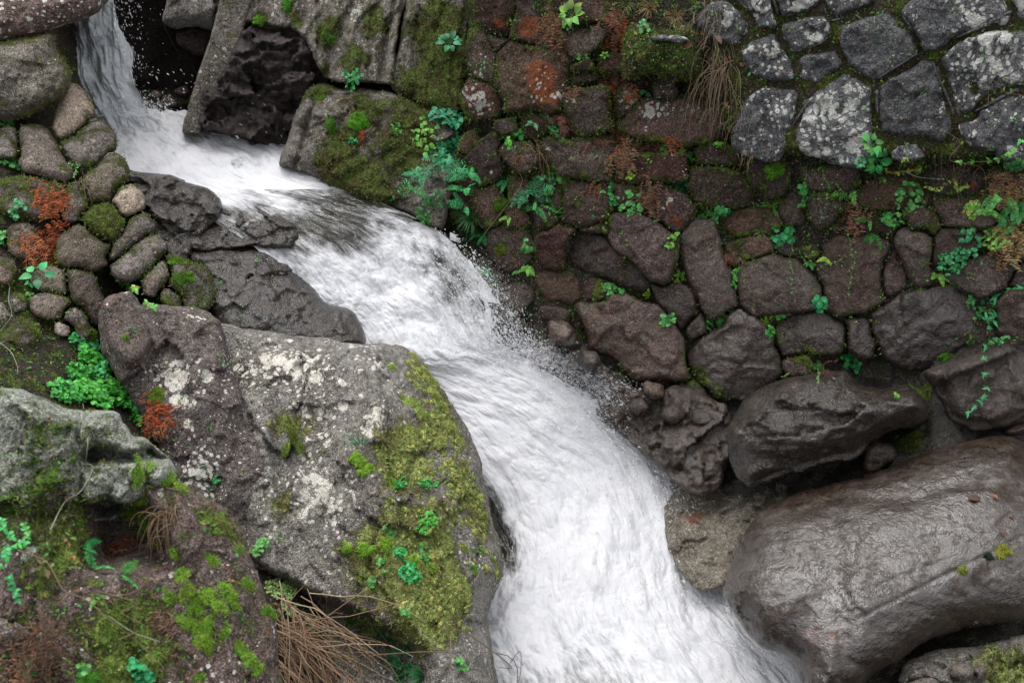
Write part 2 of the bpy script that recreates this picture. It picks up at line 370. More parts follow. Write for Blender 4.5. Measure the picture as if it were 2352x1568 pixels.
# ------------------------------------------------------------------ ground sheet (thin-plate fit through surveyed points)
cp = []
for u in (1150, 1400, 1700, 2000, 2352, 2700, 3050):
    for v in (-450, -200, 0, 200, 400, 600, 760):
        cp.append((u, v, wall_z(u, v) + (.09 if u < 1500 and v < 420 else .03)))
cp += [(1080, -450, 8.0), (1080, -150, 8.0), (1060, 100, 8.0), (1050, 350, 7.85), (1100, 560, 7.72), (1250, 850, 7.5), (1500, 900, 7.45), (1750, 960, 7.3), (2050, 960, 7.15), (2352, 960, 7.05), (2700, 960, 6.9), (3050, 960, 6.8)]
cp += [(0, 0, 8.3), (0, 300, 7.36), (200, 500, 7.2), (100, 420, 7.26), (0, 700, 6.66), (200, 800, 6.70), (0, 950, 5.9), (300, 1000, 6.3), (500, 1000, 6.9), (700, 1000, 7.2), (900, 1000, 7.5), (500, 800, 7.4), (400, 600, 7.55), (480, 680, 7.6), (600, 650, 7.75), (700, 740, 7.65), (0, 1200, 5.2), (300, 1250, 5.4), (0, 1568, 4.7), (300, 1568, 5.0), (600, 1568, 5.8), (600, 1300, 6.3), (640, 1350, 6.1), (720, 1450, 6.15), (800, 1540, 6.2), (900, 1620, 6.3), (1000, 1300, 7.2),
       (-700, -450, 8.0), (-700, 0, 7.6), (-700, 500, 6.6), (-700, 900, 5.4), (-700, 1568, 4.2), (-700, 2150, 3.7), (0, 2150, 3.9), (600, 2150, 5.0), (1500, 2150, 5.9), (2352, 2150, 5.4), (3050, 2150, 5.0), (3050, 1568, 5.8), (2700, 1300, 6.5),
       (0, -450, 8.6), (300, -450, 8.4), (700, -450, 8.4), (200, -200, 9.6), (420, -200, 10.4),
       (400, 90, 10.8), (360, 20, 10.9), (330, 150, 10.2), (430, 180, 10.0), (390, 235, 8.9), (200, 100, 9.4), (150, 0, 9.2), (560, 0, 8.7), (620, 150, 8.9), (600, 250, 8.75), (480, 100, 9.2), (800, -100, 8.5), (800, 0, 8.4), (800, 250, 8.2), (1000, 100, 8.15), (1000, 400, 7.95), (880, 400, 7.95),
       (320, 290, 8.65), (400, 350, 8.25), (600, 350, 8.25), (640, 440, 7.85), (500, 440, 7.8), (800, 520, 7.75), (850, 650, 7.65), (1000, 700, 7.6), (1000, 800, 7.5), (1200, 900, 7.5), (1250, 1000, 7.45), (1400, 1100, 7.35), (1400, 1250, 7.2), (1400, 1400, 6.85), (1400, 1568, 6.55),
       (1620, 1020, 7.35), (1660, 1130, 7.15), (1640, 1230, 7.02), (1850, 1120, 7.0), (2050, 1050, 6.76), (2180, 960, 6.78), (2000, 1300, 6.75), (2352, 1300, 6.75), (1950, 1568, 6.45), (2200, 1520, 6.15), (2352, 1568, 6.0)]
cp = np.array(cp); cx_ = np.column_stack([cp[:, 0] / 1000, cp[:, 1] / 1000])
def tpk(r2): return np.where(r2 > 1e-12, r2 * np.log(r2 + 1e-12), 0.)
K = tpk(((cx_[:, None] - cx_[None]) ** 2).sum(-1)) + np.eye(len(cp)) * .002
Pm = np.column_stack([np.ones(len(cp)), cx_]); Lm = np.block([[K, Pm], [Pm.T, np.zeros((3, 3))]])
wts = np.linalg.solve(Lm, np.concatenate([cp[:, 2], np.zeros(3)]))
def ground_z(u, v):
    X = np.column_stack([np.ravel(u) / 1000, np.ravel(v) / 1000]); out = np.empty(len(X))
    for i in range(0, len(X), 20000):
        x = X[i:i + 20000]; k = tpk(((x[:, None] - cx_[None]) ** 2).sum(-1)); out[i:i + 20000] = k @ wts[:-3] + np.column_stack([np.ones(len(x)), x]) @ wts[-3:]
    return out
gu, gv = np.meshgrid(np.linspace(-700, 3050, 560), np.linspace(-450, 2150, 420), indexing='ij')
gz = ground_z(gu, gv); GP = unproj(gu.ravel(), gv.ravel(), gz)
gn = fbm(GP * 4, 6, .55, 2); gr_ = fbm(GP * 9, 4, .5, 4, ridge=True)
wl_ = np.where((gu.ravel() > 1040) & (gv.ravel() < 760), .3, 1.0)
GP = GP + (-CF * 1.0)[None] * ((gn * .10 + gr_ * .03) * wl_)[:, None]
gi = np.arange(560 * 420).reshape(560, 420)
GF = np.stack([gi[:-1, :-1], gi[:-1, 1:], gi[1:, 1:], gi[1:, :-1]], -1).reshape(-1, 4)
uu, vv = gu.ravel(), gv.ravel()
g_moss = np.where(uu > 1040, .40 - .15 * sstep(450, 650, vv), .30) + .15 * (uu < 260) * (vv > 600) * (vv < 960)
g_moss = np.where((vv > 830) & (uu > 1150), .18, g_moss)
g_wet = sstep(700, 900, vv) * (uu > 1150) * .8 + ((uu > 480) & (uu < 1150) & (vv > 380) & (vv < 900)) * .8
bed = ((uu > 1180) & (vv > 860)).astype(float)
ground = mesh_np('ground', GP, GF, None, M_SOIL, dict(moss=g_moss, lichen=bed * .05, wet=np.clip(g_wet, 0, 1), orange=np.zeros(len(GP))))
tag(ground, 'dark mossy soil and gravel under the rocks', 'ground', kind='structure')
SURF.append((GP, GF, g_moss * .6, 'ground', -CF))

# ------------------------------------------------------------------ stains, growth, wetness and painted dark reflections (world-space, placed on the rocks)
for t, x, y, r, st in [('B', 1070, 150, 75, .85), ('B', 1310, 190, 130, .95), ('B', 1370, 480, 130, .75), ('B', 1400, 650, 150, .9), ('B', 1220, 1110, 110, .5), ('B', 1220, 480, 70, .4), ('B', 1320, 850, 60, .5), ('B', 2270, 1450, 130, .55), ('B', 2330, 1560, 80, .5), ('B', 1420, 1010, 60, .5),
                       ('I', 950, 1330, 230, .42), ('I', 900, 1050, 160, .2), ('I', 80, 420, 90, .5), ('I', 100, 380, 110, .45)]:
    (u, v), = T(t, [(x, y)]); blob('orange', u, v, r / 3, st, (lambda a, b: wall_z(a, b) - .12) if t == 'B' else 6.4)
for t, x, y, r, st in [('B', 920, 430, 110, .35), ('B', 900, 640, 100, .4), ('B', 960, 740, 70, .35), ('B', 1330, 640, 90, .35), ('B', 1480, 660, 70, .4), ('B', 2160, 760, 120, .5), ('B', 1950, 690, 80, .45), ('B', 2250, 1380, 90, .45), ('C', 1040, 750, 170, .35), ('C', 1220, 980, 90, .35), ('C', 930, 270, 90, .35), ('C', 600, 360, 90, .35), ('C', 2150, 350, 200, .3), ('C', 1980, 60, 120, .25), ('C', 520, 60, 90, .35), ('C', 340, 90, 100, .25), ('C', 840, 20, 80, .4), ('C', 60, 730, 70, .5)]:
    (u, v), = T(t, [(x, y)]); blob('lichen', u, v, r / 3, st, lambda a, b: wall_z(a, b) - .14)
BZ = lambda a, b: float(bank_z(a, b)) - .45
for t, x, y, r, st in [('D', 1200, 1050, 150, .45), ('D', 1260, 1200, 90, .45), ('D', 980, 930, 90, .35), ('D', 1330, 600, 90, .4), ('D', 1280, 1370, 100, .4), ('D', 1440, 1000, 60, .35), ('D', 1800, 950, 260, .25), ('D', 2100, 950, 220, .35), ('D', 2200, 1350, 200, .35), ('G', 2150, 250, 260, .4), ('E', 220, 1330, 130, .45), ('G', 1400, 90, 150, .5)]:
    (u, v), = T(t, [(x, y)]); blob('lichen', u, v, r / 3, st, 6.75 if t != 'D' or x > 1500 else 6.35)
# moss on the tall bank boulder, thick towards the stream
for t, x, y, r, st, z in [('E', 680, 1180, 120, .5, 7.0), ('E', 560, 1000, 60, .42, 7.1), ('E', 740, 1380, 130, .5, 6.9), ('E', 560, 1400, 110, .35, 6.85), ('E', 400, 1480, 120, .45, 6.75),
                          ('H', 420, 130, 200, .5, 6.65), ('H', 850, 200, 130, .5, 6.75), ('H', 960, 450, 110, .5, 6.6), ('H', 620, 520, 180, .5, 6.55), ('H', 330, 560, 170, .45, 6.5), ('H', 700, 850, 170, .55, 6.4), ('H', 420, 950, 190, .5, 6.35), ('H', 620, 1180, 190, .5, 6.25), ('H', 150, 720, 150, .4, 6.45), ('H', 250, 1180, 200, .4, 6.3), ('H', 860, 950, 90, .3, 6.4), ('G', 1970, 330, 90, .5, 6.55), ('D', 2080, 1350, 90, .4, 6.7), ('D', 1950, 1400, 90, .35, 6.7)]:
    (u, v), = T(t, [(x, y)]); blob('moss', u, v, r / 3 * 1.3, st * 1.1, z)
for t, x, y, r, st, z in [('D', 300, 1450, 150, .3, 4.7), ('G', 350, 200, 160, .3, 4.7), ('G', 80, 350, 140, .4, 4.7), ('G', 450, 560, 170, .4, 4.65), ('G', 1000, 350, 110, .35, 4.75), ('G', 800, 1200, 200, .3, 4.4), ('G', 300, 900, 160, .25, 4.4), ('G', 900, 1500, 180, .35, 4.3), ('G', 1500, 450, 110, .3, 4.9)]:
    (u, v), = T(t, [(x, y)]); k_ = (.95, .8) if (t == 'D' or x < 400) else (1.35, 1.2); blob('moss', u, v, r / 3 * k_[0], st * k_[1], z)
SZ = lambda a, b: 7.7
for t, x, y, r, st, z in [('A', 2200, 640, 120, .5, 7.75), ('A', 2280, 960, 90, .4, 7.7), ('A', 2300, 1150, 160, .5, 7.65), ('B', 50, 1250, 200, .5, 7.6), ('B', 250, 1330, 200, .45, 7.6), ('B', 150, 740, 170, .4, 7.7), ('B', 500, 900, 220, .45, 7.75), ('B', 450, 1050, 180, .35, 7.7), ('B', 30, 950, 90, .4, 7.7), ('B', 220, 200, 100, .35, 7.9), ('B', 230, 100, 90, .3, 7.9), ('B', 60, 400, 140, .35, 7.85),
                          ('B', 700, 120, 150, .5, 7.85), ('B', 740, 300, 150, .5, 7.85), ('B', 720, 480, 170, .5, 7.85), ('B', 560, 220, 110, .4, 7.85), ('B', 560, 590, 180, .5, 7.85), ('B', 700, 690, 120, .45, 7.85), ('A', 2260, 260, 60, .45, 7.85), ('A', 1800, 130, 60, .5, 7.95), ('A', 2030, 130, 60, .35, 7.95), ('A', 1990, 40, 50, .5, 7.95), ('A', 2250, 180, 110, .35, 7.9)]:
    (u, v), = T(t, [(x, y)]); blob('moss', u, v, r / 3, st, z)
for t, x, y, r, st, z in [('B', 270, 430, 90, .35, 7.85), ('B', 400, 480, 60, .3, 7.85), ('B', 330, 250, 110, .2, 7.9), ('A', 1850, 60, 150, .2, 7.95), ('B', 150, 40, 120, .2, 7.95), ('A', 2250, 650, 80, .25, 7.75)]:
    (u, v), = T(t, [(x, y)]); blob('lichen', u, v, r / 3, st, z)
for t, x, y, r, st, z in [('I', 2230, 1450, 160, .6, 5.9), ('F', 1660, 1130, 90, .5, 6.6), ('F', 1550, 1480, 130, .5, 6.8), ('F', 250, 1150, 60, .4, 7.0), ('E', 1950, 290, 70, .45, 7.3), ('E', 1790, 430, 60, .45, 7.3), ('E', 1090, 150, 50, .4, 7.4), ('F', 120, 1020, 80, .4, 7.1), ('F', 850, 890, 80, .5, 6.9), ('F', 420, 160, 80, .3, 7.0)]:
    (u, v), = T(t, [(x, y)]); blob('moss', u, v, r / 3, st, z)

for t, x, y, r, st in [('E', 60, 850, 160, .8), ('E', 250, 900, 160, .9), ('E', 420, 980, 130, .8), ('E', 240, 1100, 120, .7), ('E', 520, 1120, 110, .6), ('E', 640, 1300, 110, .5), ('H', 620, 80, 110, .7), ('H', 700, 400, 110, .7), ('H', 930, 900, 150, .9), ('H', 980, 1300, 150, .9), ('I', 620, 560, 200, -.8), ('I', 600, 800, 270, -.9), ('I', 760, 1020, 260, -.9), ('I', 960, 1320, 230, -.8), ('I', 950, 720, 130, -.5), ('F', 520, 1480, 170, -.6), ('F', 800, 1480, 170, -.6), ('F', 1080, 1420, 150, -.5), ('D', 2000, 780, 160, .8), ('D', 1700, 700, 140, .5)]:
    (u, v), = T(t, [(x, y)]); blob('wet', u, v, r / 3, st * 1.3)  # negative values on the right boulders dull the sheen to imitate dark reflections

# ------------------------------------------------------------------ retaining wall of dry laid stones (one thing, each stone a part)
WB = dict(b=-.3, c=-.178)
dw = empty('dry_stone_wall', unproj([1700], [900], [float(wall_z(1700, 900))])[0], 'brown dry stone retaining wall of rough blocks, moss and ferns in its joints', 'stone wall')
DRY = [
 ('B', [(930,-60),(1170,-60),(1200,60),(1190,130),(1140,250),(1080,260),(960,200),(925,120)], 'orange stained stone at the top of the wall'),
 ('B', [(1205,-60),(1400,-60),(1420,60),(1440,160),(1450,270),(1400,310),(1280,290),(1180,240),(1190,150),(1215,80)], 'stone with a bright orange film'),
 ('B', [(880,230),(960,215),(1000,260),(1060,380),(1060,470),(1050,560),(1010,570),(920,540),(880,460),(860,360)], 'stone with pale yellowish lichen'),
 ('B', [(975,230),(1140,270),(1130,330),(1060,360),(1000,300)], None),
 ('B', [(1115,310),(1200,300),(1320,320),(1450,320),(1540,380),(1550,470),(1530,560),(1520,680),(1480,740),(1390,770),(1290,730),(1150,740),(1100,660),(1065,560),(1060,430),(1080,370)], 'large stone half covered with orange film and white lichen'),
 ('B', [(890,560),(960,570),(1070,590),(1110,700),(1070,800),(960,810),(880,790),(840,720),(840,650)], 'pale crusted stone with a mossy side'),
 ('B', [(1610,470),(1700,410),(1755,440),(1750,480),(1640,505)], None), ('B', [(1580,535),(1640,505),(1750,490),(1730,550),(1600,570)], None),
 ('B', [(1760,420),(1850,390),(1920,400),(1910,490),(1830,520),(1770,490)], None),
 ('B', [(1530,330),(1560,260),(1700,210),(1760,180),(1850,190),(1750,330),(1650,400),(1600,390)], None),
 ('B', [(1500,20),(1640,-10),(1800,0),(1840,110),(1790,150),(1700,140),(1560,150)], None),
 ('B', [(1590,640),(1700,640),(1800,610),(1850,640),(1840,760),(1870,860),(1790,920),(1690,940),(1640,880),(1590,790),(1560,720)], None),
 ('B', [(1900,640),(2000,620),(2040,690),(2000,770),(1940,840),(1890,790),(1890,700)], None),
 ('B', [(2010,760),(2080,700),(2200,690),(2350,690),(2470,730),(2640,760),(2650,830),(2600,900),(2500,980),(2330,990),(2200,960),(2060,940),(1940,880),(1930,840)], 'wide stone frosted with white lichen'),
 ('B', [(2180,580),(2230,570),(2300,600),(2310,680),(2170,685)], None),
 ('B', [(1370,980),(1440,960),(1600,990),(1680,950),(1780,930),(1850,980),(1870,1080),(1890,1200),(1880,1240),(1760,1240),(1640,1230),(1540,1200),(1480,1150),(1410,1060)], None),
 ('B', [(1110,1040),(1180,1000),(1330,1000),(1370,1090),(1300,1160),(1240,1200),(1160,1100)], None),
 ('B', [(1060,930),(1090,960),(1080,1040),(1110,1150),(1070,1230),(1000,1280),(940,1250),(900,1160),(860,1090),(930,1020)], None),
 ('B', [(870,920),(910,920),(935,960),(910,1030),(860,1070),(810,1030),(820,970)], 'small pale crusted stone'),
 ('B', [(800,1110),(850,1110),(900,1170),(910,1260),(860,1280),(790,1240),(780,1170)], None),
 ('B', [(1085,840),(1200,820),(1215,890),(1130,910),(1090,890)], None),
 ('B', [(1290,800),(1350,780),(1420,820),(1430,880),(1390,940),(1310,930),(1270,870)], None),
 ('B', [(1890,1080),(2040,1080),(2150,1080),(2360,1040),(2365,1230),(2150,1240),(1980,1260),(1900,1240)], None),
 ('B', [(1560,1240),(1700,1260),(1830,1290),(1870,1350),(1860,1450),(1800,1530),(1700,1560),(1560,1530),(1530,1440),(1540,1320)], None),
 ('B', [(1460,1320),(1530,1310),(1525,1450),(1480,1470),(1440,1400)], None),
 ('B', [(1890,1270),(1980,1270),(2040,1320),(2020,1440),(1900,1450),(1875,1350)], None),
 ('B', [(2060,1290),(2200,1270),(2351,1350),(2420,1420),(2400,1540),(2351,1600),(2250,1560),(2130,1470),(2050,1400)], 'stone with an orange stain and grey lichen'),
 ('B', [(940,1310),(1050,1250),(1090,1340),(1120,1440),(1090,1560),(1010,1568),(960,1470),(910,1390)], None),
 ('B', [(760,1290),(850,1300),(900,1400),(930,1500),(900,1568),(800,1540),(740,1440)], None),
 ('B', [(1180,1240),(1260,1220),(1300,1300),(1260,1400),(1170,1380)], None),
 ('B', [(1130,1440),(1230,1420),(1290,1520),(1240,1600),(1130,1590)], None),
 ('B', [(1310,1440),(1420,1430),(1480,1500),(1450,1590),(1330,1590)], None),
 ('B', [(840,1100),(860,1080),(800,1070),(770,1090)], None),
 ('E', [(1870,-80),(2050,-80),(2200,-20),(2330,110),(2300,220),(2230,385),(2150,340),(2050,240),(1930,160),(1880,60)], None),
 ('E', [(1030,20),(1100,-10),(1250,10),(1300,90),(1300,200),(1240,270),(1140,300),(1060,240),(1025,140)], None),
 ('E', [(1390,10),(1540,-5),(1610,10),(1580,120),(1560,240),(1490,285),(1410,240),(1360,150),(1370,60)], None),
 ('E', [(1600,70),(1700,40),(1800,60),(1850,150),(1950,200),(2050,300),(2100,400),(2050,425),(1930,390),(1830,330),(1700,300),(1570,220)], 'long slanting stone with a yellow green moss patch'),
 ('E', [(1350,330),(1450,305),(1560,320),(1630,400),(1640,490),(1570,530),(1450,510),(1380,450),(1340,400)], 'wet rounded stone'),
 ('E', [(1660,370),(1740,350),(1830,380),(1830,500),(1740,505),(1660,490),(1650,430)], None),
 ('E', [(1400,540),(1500,520),(1570,570),(1560,630),(1470,625),(1380,600)], None),
 ('E', [(1070,440),(1220,390),(1310,420),(1310,490),(1220,600),(1180,630),(1090,570)], None),
 ('E', [(1650,530),(1780,530),(1900,490),(1990,490),(2080,540),(2180,560),(2270,640),(2330,760),(2340,900),(2360,1020),(2200,1010),(2000,1010),(1930,900),(1850,860),(1750,840),(1740,740),(1700,650)], 'big lumpy wet stone low in the wall'),
 ('E', [(2170,390),(2351,400),(2450,440),(2460,520),(2400,640),(2360,690),(2260,570),(2205,490)], None),
 ('E', [(1870,20),(1790,-60),(1720,-20),(1640,30),(1700,50),(1810,50)], None),
 ('E', [(1300,620),(1380,610),(1420,700),(1560,700),(1600,760),(1500,830),(1350,790),(1280,710)], None),
 ('E', [(1170,660),(1270,640),(1300,760),(1260,850),(1180,800)], None),
 ('F', [(50,640),(130,600),(150,700),(70,740),(15,690)], None),
 ('E', [(1670,850),(1780,870),(1850,900),(1840,970),(1700,970),(1650,910)], None),
 ('E', [(1880,990),(1990,1010),(2005,1080),(1910,1115),(1870,1040)], None),
 ('F', [(0,1070),(90,1065),(180,1140),(200,1195),(100,1235),(-20,1200),(-70,1140)], 'small rounded wet stone at the wall foot'),
 ('F', [(0,40),(60,-30),(220,-10),(260,120),(330,280),(390,420),(385,530),(290,560),(200,590),(130,520),(60,330),(10,180)], 'long leaning block'),
 ('F', [(430,240),(560,210),(680,210),(760,230),(860,330),(940,400),(935,530),(800,550),(600,570),(470,580),(400,500),(370,420)], None),
 ('F', [(960,170),(1060,90),(1180,50),(1350,60),(1400,150),(1360,300),(1370,480),(1250,560),(1130,610),(1060,625),(1000,530),(960,380),(945,250)], 'large flat faced dark block'),
 ('F', [(1385,230),(1480,195),(1520,300),(1525,400),(1430,450),(1380,460),(1370,350)], None),
 ('F', [(1480,20),(1560,-20),(1700,0),(1720,120),(1700,260),(1690,370),(1620,370),(1560,290),(1500,150)], None),
 ('F', [(1820,330),(1960,230),(2150,200),(2300,250),(2220,390),(2060,470),(1930,430)], None),
 ('F', [(1310,610),(1450,530),(1510,480),(1680,440),(1850,430),(1950,490),(2000,580),(1980,740),(1850,850),(1760,920),(1650,960),(1500,950),(1410,890),(1370,780)], 'broad rounded dark block'),
 ('F', [(1105,620),(1200,615),(1280,650),(1270,740),(1305,790),(1290,870),(1230,890),(1165,840),(1130,760),(1140,700)], None),
 ('F', [(670,680),(780,620),(950,590),(1060,620),(1120,680),(1110,790),(1060,850),(960,860),(850,850),(720,870),(655,800)], None),
 ('F', [(70,870),(150,770),(310,690),(320,610),(380,560),(450,610),(530,680),(600,760),(630,880),(660,980),(560,1080),(440,1160),(330,1140),(250,1130),(170,1050),(80,940)], 'large pointed dark wet block'),
 ('F', [(2190,520),(2280,440),(2400,430),(2520,500),(2520,800),(2400,890),(2280,830),(2200,720)], None),
 ('F', [(720,905),(850,880),(890,940),(870,1000),(760,1000),(695,960)], None),
 ('F', [(300,140),(450,70),(560,60),(620,150),(520,215),(440,240),(340,260)], None),
 ('F', [(640,150),(740,120),(770,200),(700,215)], None), ('F', [(830,150),(900,130),(955,170),(935,205),(860,205)], None),
 ('F', [(1750,40),(1900,0),(2050,60),(2000,170),(1850,260),(1730,240)], None), ('F', [(2100,40),(2300,20),(2420,120),(2350,230),(2160,190)], None),
 ('F', [(2330,240),(2450,220),(2520,400),(2420,420),(2300,420),(2260,380)], None),
 ('C', [(90,1010),(200,990),(330,1010),(400,1060),(390,1120),(250,1130),(130,1110)], None),
 ('C', [(80,1180),(250,1160),(420,1220),(470,1330),(430,1400),(250,1420),(120,1390),(70,1290)], None),
 ('C', [(470,1140),(560,1080),(700,1120),(730,1250),(700,1330),(580,1340),(480,1260)], 'rounded stone coated with moss'),
 ('C', [(1240,1290),(1400,1220),(1600,1250),(1700,1350),(1650,1420),(1480,1440),(1300,1460),(1225,1380)], 'reddish brown block under the ledge'),
 ('C', [(690,1380),(760,1310),(830,1310),(860,1450),(820,1530),(720,1530),(670,1460)], None),
 ('C', [(280,1490),(450,1450),(580,1460),(660,1540),(560,1620),(380,1620),(280,1560)], None),
 ('C', [(900,1350),(1030,1330),(1090,1430),(1050,1530),(930,1540),(870,1440)], None),
 ('C', [(1100,1480),(1280,1470),(1480,1470),(1560,1540),(1420,1620),(1180,1640),(1080,1560)], None),
 ('C', [(1520,1480),(1650,1450),(1760,1510),(1730,1610),(1560,1620)], None),
 ('C', [(840,1180),(1000,1160),(1180,1160),(1210,1270),(1080,1310),(900,1300)], None),
 ('C', [(1750,1380),(1950,1360),(2150,1400),(2130,1540),(1930,1590),(1770,1540)], None),
 ('C', [(2180,1420),(2400,1380),(2480,1500),(2380,1600),(2180,1580)], None),
 ('C', [(1720,1180),(1900,1150),(2080,1200),(2080,1330),(1880,1350),(1720,1320)], None),
 ('C', [(2120,1190),(2350,1180),(2450,1300),(2300,1380),(2120,1360)], None),
]
def grown(P, g):
    P = np.array(P, float); c = P.mean(0); return c + (P - c) * (1 + g)
DRYP = [grown(T(t, p), .09) for t, p, _ in DRY]
for t, pts, lab in DRY:
    P = grown(T(t, pts), .09); cu = np.mean([q[0] for q in P]); cv = np.mean([q[1] for q in P])
    w_px = max(q[0] for q in P) - min(q[0] for q in P); h_px = max(q[1] for q in P) - min(q[1] for q in P); sz = min(w_px, h_px) / 1176 * .36 * 7
    wet = float(np.clip((cv - 480) / 380 + (cu - 1700) / 2600, 0, .85)) if cv > 380 else 0.0
    lich = .17 if cv < 420 else (.07 if cv < 620 else 0.0)
    if cu > 1800 and cv > 450: lich *= .5
    WBt = dict(b=-.3 + random.uniform(-.16, .16), c=-.178 + random.uniform(-.14, .2))
    o = rock('stone', P, lambda a, b: wall_z(a, b), H=float(np.clip(sz * .24, .035, .10)), Rr=float(np.clip(sz * .13, .02, .045)), depth=.26, rnd=.05, facets=5, tilt=.5, amp=.009, freq=6, mat=M_WALL,
         moss=.09 if cv < 560 else .03, rim_moss=.5 if cv < 520 else .34, lichen=lich, wet=wet, label=lab, parent=dw, grow=0, ridge=.45, jit=.0045, p=3.4, fit=DRYP, G=.012, gap=random.uniform(-.003, .008), frac=float(np.clip(sz * .065, .007, .018)), fscale=(6., 17.), **WBt)
    d_ = random.uniform(-.035, .045); o.location = o.location + Vector(d_ * SURF[-1][4])
    SURF[-1] = (SURF[-1][0] + d_ * SURF[-1][4],) + SURF[-1][1:]

# ------------------------------------------------------------------ mortared wall above it
mw = empty('mortared_wall', unproj([2000], [380], [float(wall_z(2000, 380))])[0], 'grey fieldstone wall with wide mossy mortar joints above the dry stones', 'mortared wall')
mo = rock('mortar', [(1650,-60),(2000,-90),(2420,-90),(2460,160),(2460,330),(2352,352),(2230,368),(2080,362),(1990,366),(1900,345),(1790,352),(1700,338),(1660,300),(1668,200),(1640,150),(1610,60)], lambda a, b: wall_z(a, b) - .062, H=.10, Rr=.05, depth=.30, cell=.013, rnd=.12, facets=0, amp=.026, freq=5, mat=M_MORTAR, moss=.44, rim_moss=.1, parent=mw, jit=.03, **WB)
MORT = [
 ('C', [(200,100),(330,60),(430,110),(450,190),(400,230),(310,240),(220,200),(175,150)]),
 ('C', [(350,-60),(540,-60),(580,60),(580,140),(520,170),(450,100),(400,30)]),
 ('C', [(690,-60),(860,-60),(870,40),(780,80),(700,75)]),
 ('C', [(1060,-60),(1250,-60),(1260,20),(1150,60),(1090,30)]),
 ('C', [(750,205),(850,165),(900,150),(960,210),(995,270),(960,320),(870,345),(790,345),(745,270)]),
 ('C', [(825,390),(920,360),(1000,335),(1060,410),(1020,460),(940,508),(870,475)]),
 ('C', [(475,310),(550,285),(640,330),(700,390),(720,470),(700,500),(560,480),(480,400)]),
 ('C', [(1130,230),(1200,160),(1300,140),(1430,170),(1510,230),(1555,310),(1530,390),(1450,420),(1350,500),(1260,490),(1180,400),(1130,320)]),
 ('C', [(1570,90),(1680,30),(1850,-60),(2150,-60),(2200,80),(2060,150),(1960,190),(1850,220),(1800,270),(1700,310),(1640,220),(1590,150)]),
 ('C', [(1850,420),(1900,340),(1950,290),(2090,255),(2200,310),(2280,290),(2400,310),(2480,420),(2400,560),(2200,590),(2050,660),(1990,750),(1920,720),(1900,600),(1880,500)]),
 ('C', [(1400,620),(1520,560),(1600,510),(1690,470),(1730,540),(1740,650),(1770,750),(1760,920),(1600,960),(1460,950),(1380,900),(1390,780)]),
 ('C', [(850,790),(950,720),(1050,600),(1130,550),(1220,610),(1270,680),(1280,780),(1270,950),(1240,1050),(1190,1100),(1080,1060),(980,1010),(890,1000),(825,930)]),
 ('C', [(490,740),(570,680),(720,670),(740,770),(690,860),(650,960),(610,1040),(500,1010),(410,980),(430,870)]),
 ('C', [(1980,860),(2070,770),(2200,700),(2351,660),(2480,700),(2480,1030),(2260,1060),(2200,980),(2100,960),(2000,920)]),
 ('C', [(2260,-60),(2420,-60),(2450,100),(2380,60)]),
 ('C', [(1440,975),(1560,985),(1640,970),(1620,1030),(1480,1040)]),
]
ML = {0: 'grey stone at the left end of the mortar', 7: 'smooth dark grey boulder without lichen', 8: 'broad pale grey flat stone at the top', 9: 'large stone spotted with white lichen', 10: 'tall grey stone', 11: 'pointed stone crusted with white lichen', 5: 'small square grey stone'}
MORTP = [np.array(T(t, p)) for t, p in MORT]
for k, (t, pts) in enumerate(MORT):
    P = T(t, pts)
    rock('stone', P, lambda a, b: wall_z(a, b) - .150, H=.040, Rr=.03, depth=.2, rnd=.15, facets=4, tilt=.18, amp=.02, freq=6, ridge=.5, mat=M_GREY, lichen={11: .40, 9: .33, 8: .28, 7: .16, 10: .22}.get(k, .34), moss=-.12, rim_moss=.34, label=ML.get(k), parent=mw, jit=.014, fit=MORTP, G=.056, gap=.028, frac=.022, fscale=(7., 19.), **WB)
# raised pointing ridges on the mortar
for k, (t, pts, w) in enumerate([('C', [(2270,80),(2150,140),(2030,195),(1950,235),(1850,270)], 12), ('C', [(1620,370),(1540,420),(1450,475),(1340,545)], 10), ('C', [(2320,610),(2200,670),(2090,730),(2000,775)], 13), ('C', [(1720,420),(1770,560),(1830,680),(1870,800)], 10), ('C', [(880,690),(820,770),(760,860),(700,940)], 9), ('C', [(1520,100),(1560,170),(1600,230)], 11), ('C', [(620,-20),(640,40),(660,100)], 10), ('C', [(980,60),(1000,150)], 8), ('C', [(1340,620),(1335,700),(1345,790)], 9), ('C', [(140,20),(160,100),(200,190)], 10), ('C', [(1090,130),(1000,150),(930,190)], 7)]):
    p = np.array(T(t, pts)); tn = np.gradient(p, axis=0); tn /= np.linalg.norm(tn, axis=1)[:, None]; nn = np.column_stack([-tn[:, 1], tn[:, 0]]) * w * .5
    rock('pointing_ridge', np.concatenate([p + nn * np.linspace(.9, .5, len(p))[:, None], (p - nn * np.linspace(.9, .5, len(p))[:, None])[::-1]]), lambda a, b: wall_z(a, b) - .165, H=.022, Rr=.012, depth=.08, cell=.005, rnd=.2, facets=0, amp=.008, freq=14, mat=M_GREY, moss=.12, lichen=.05, parent=mw, jit=.003, **WB)

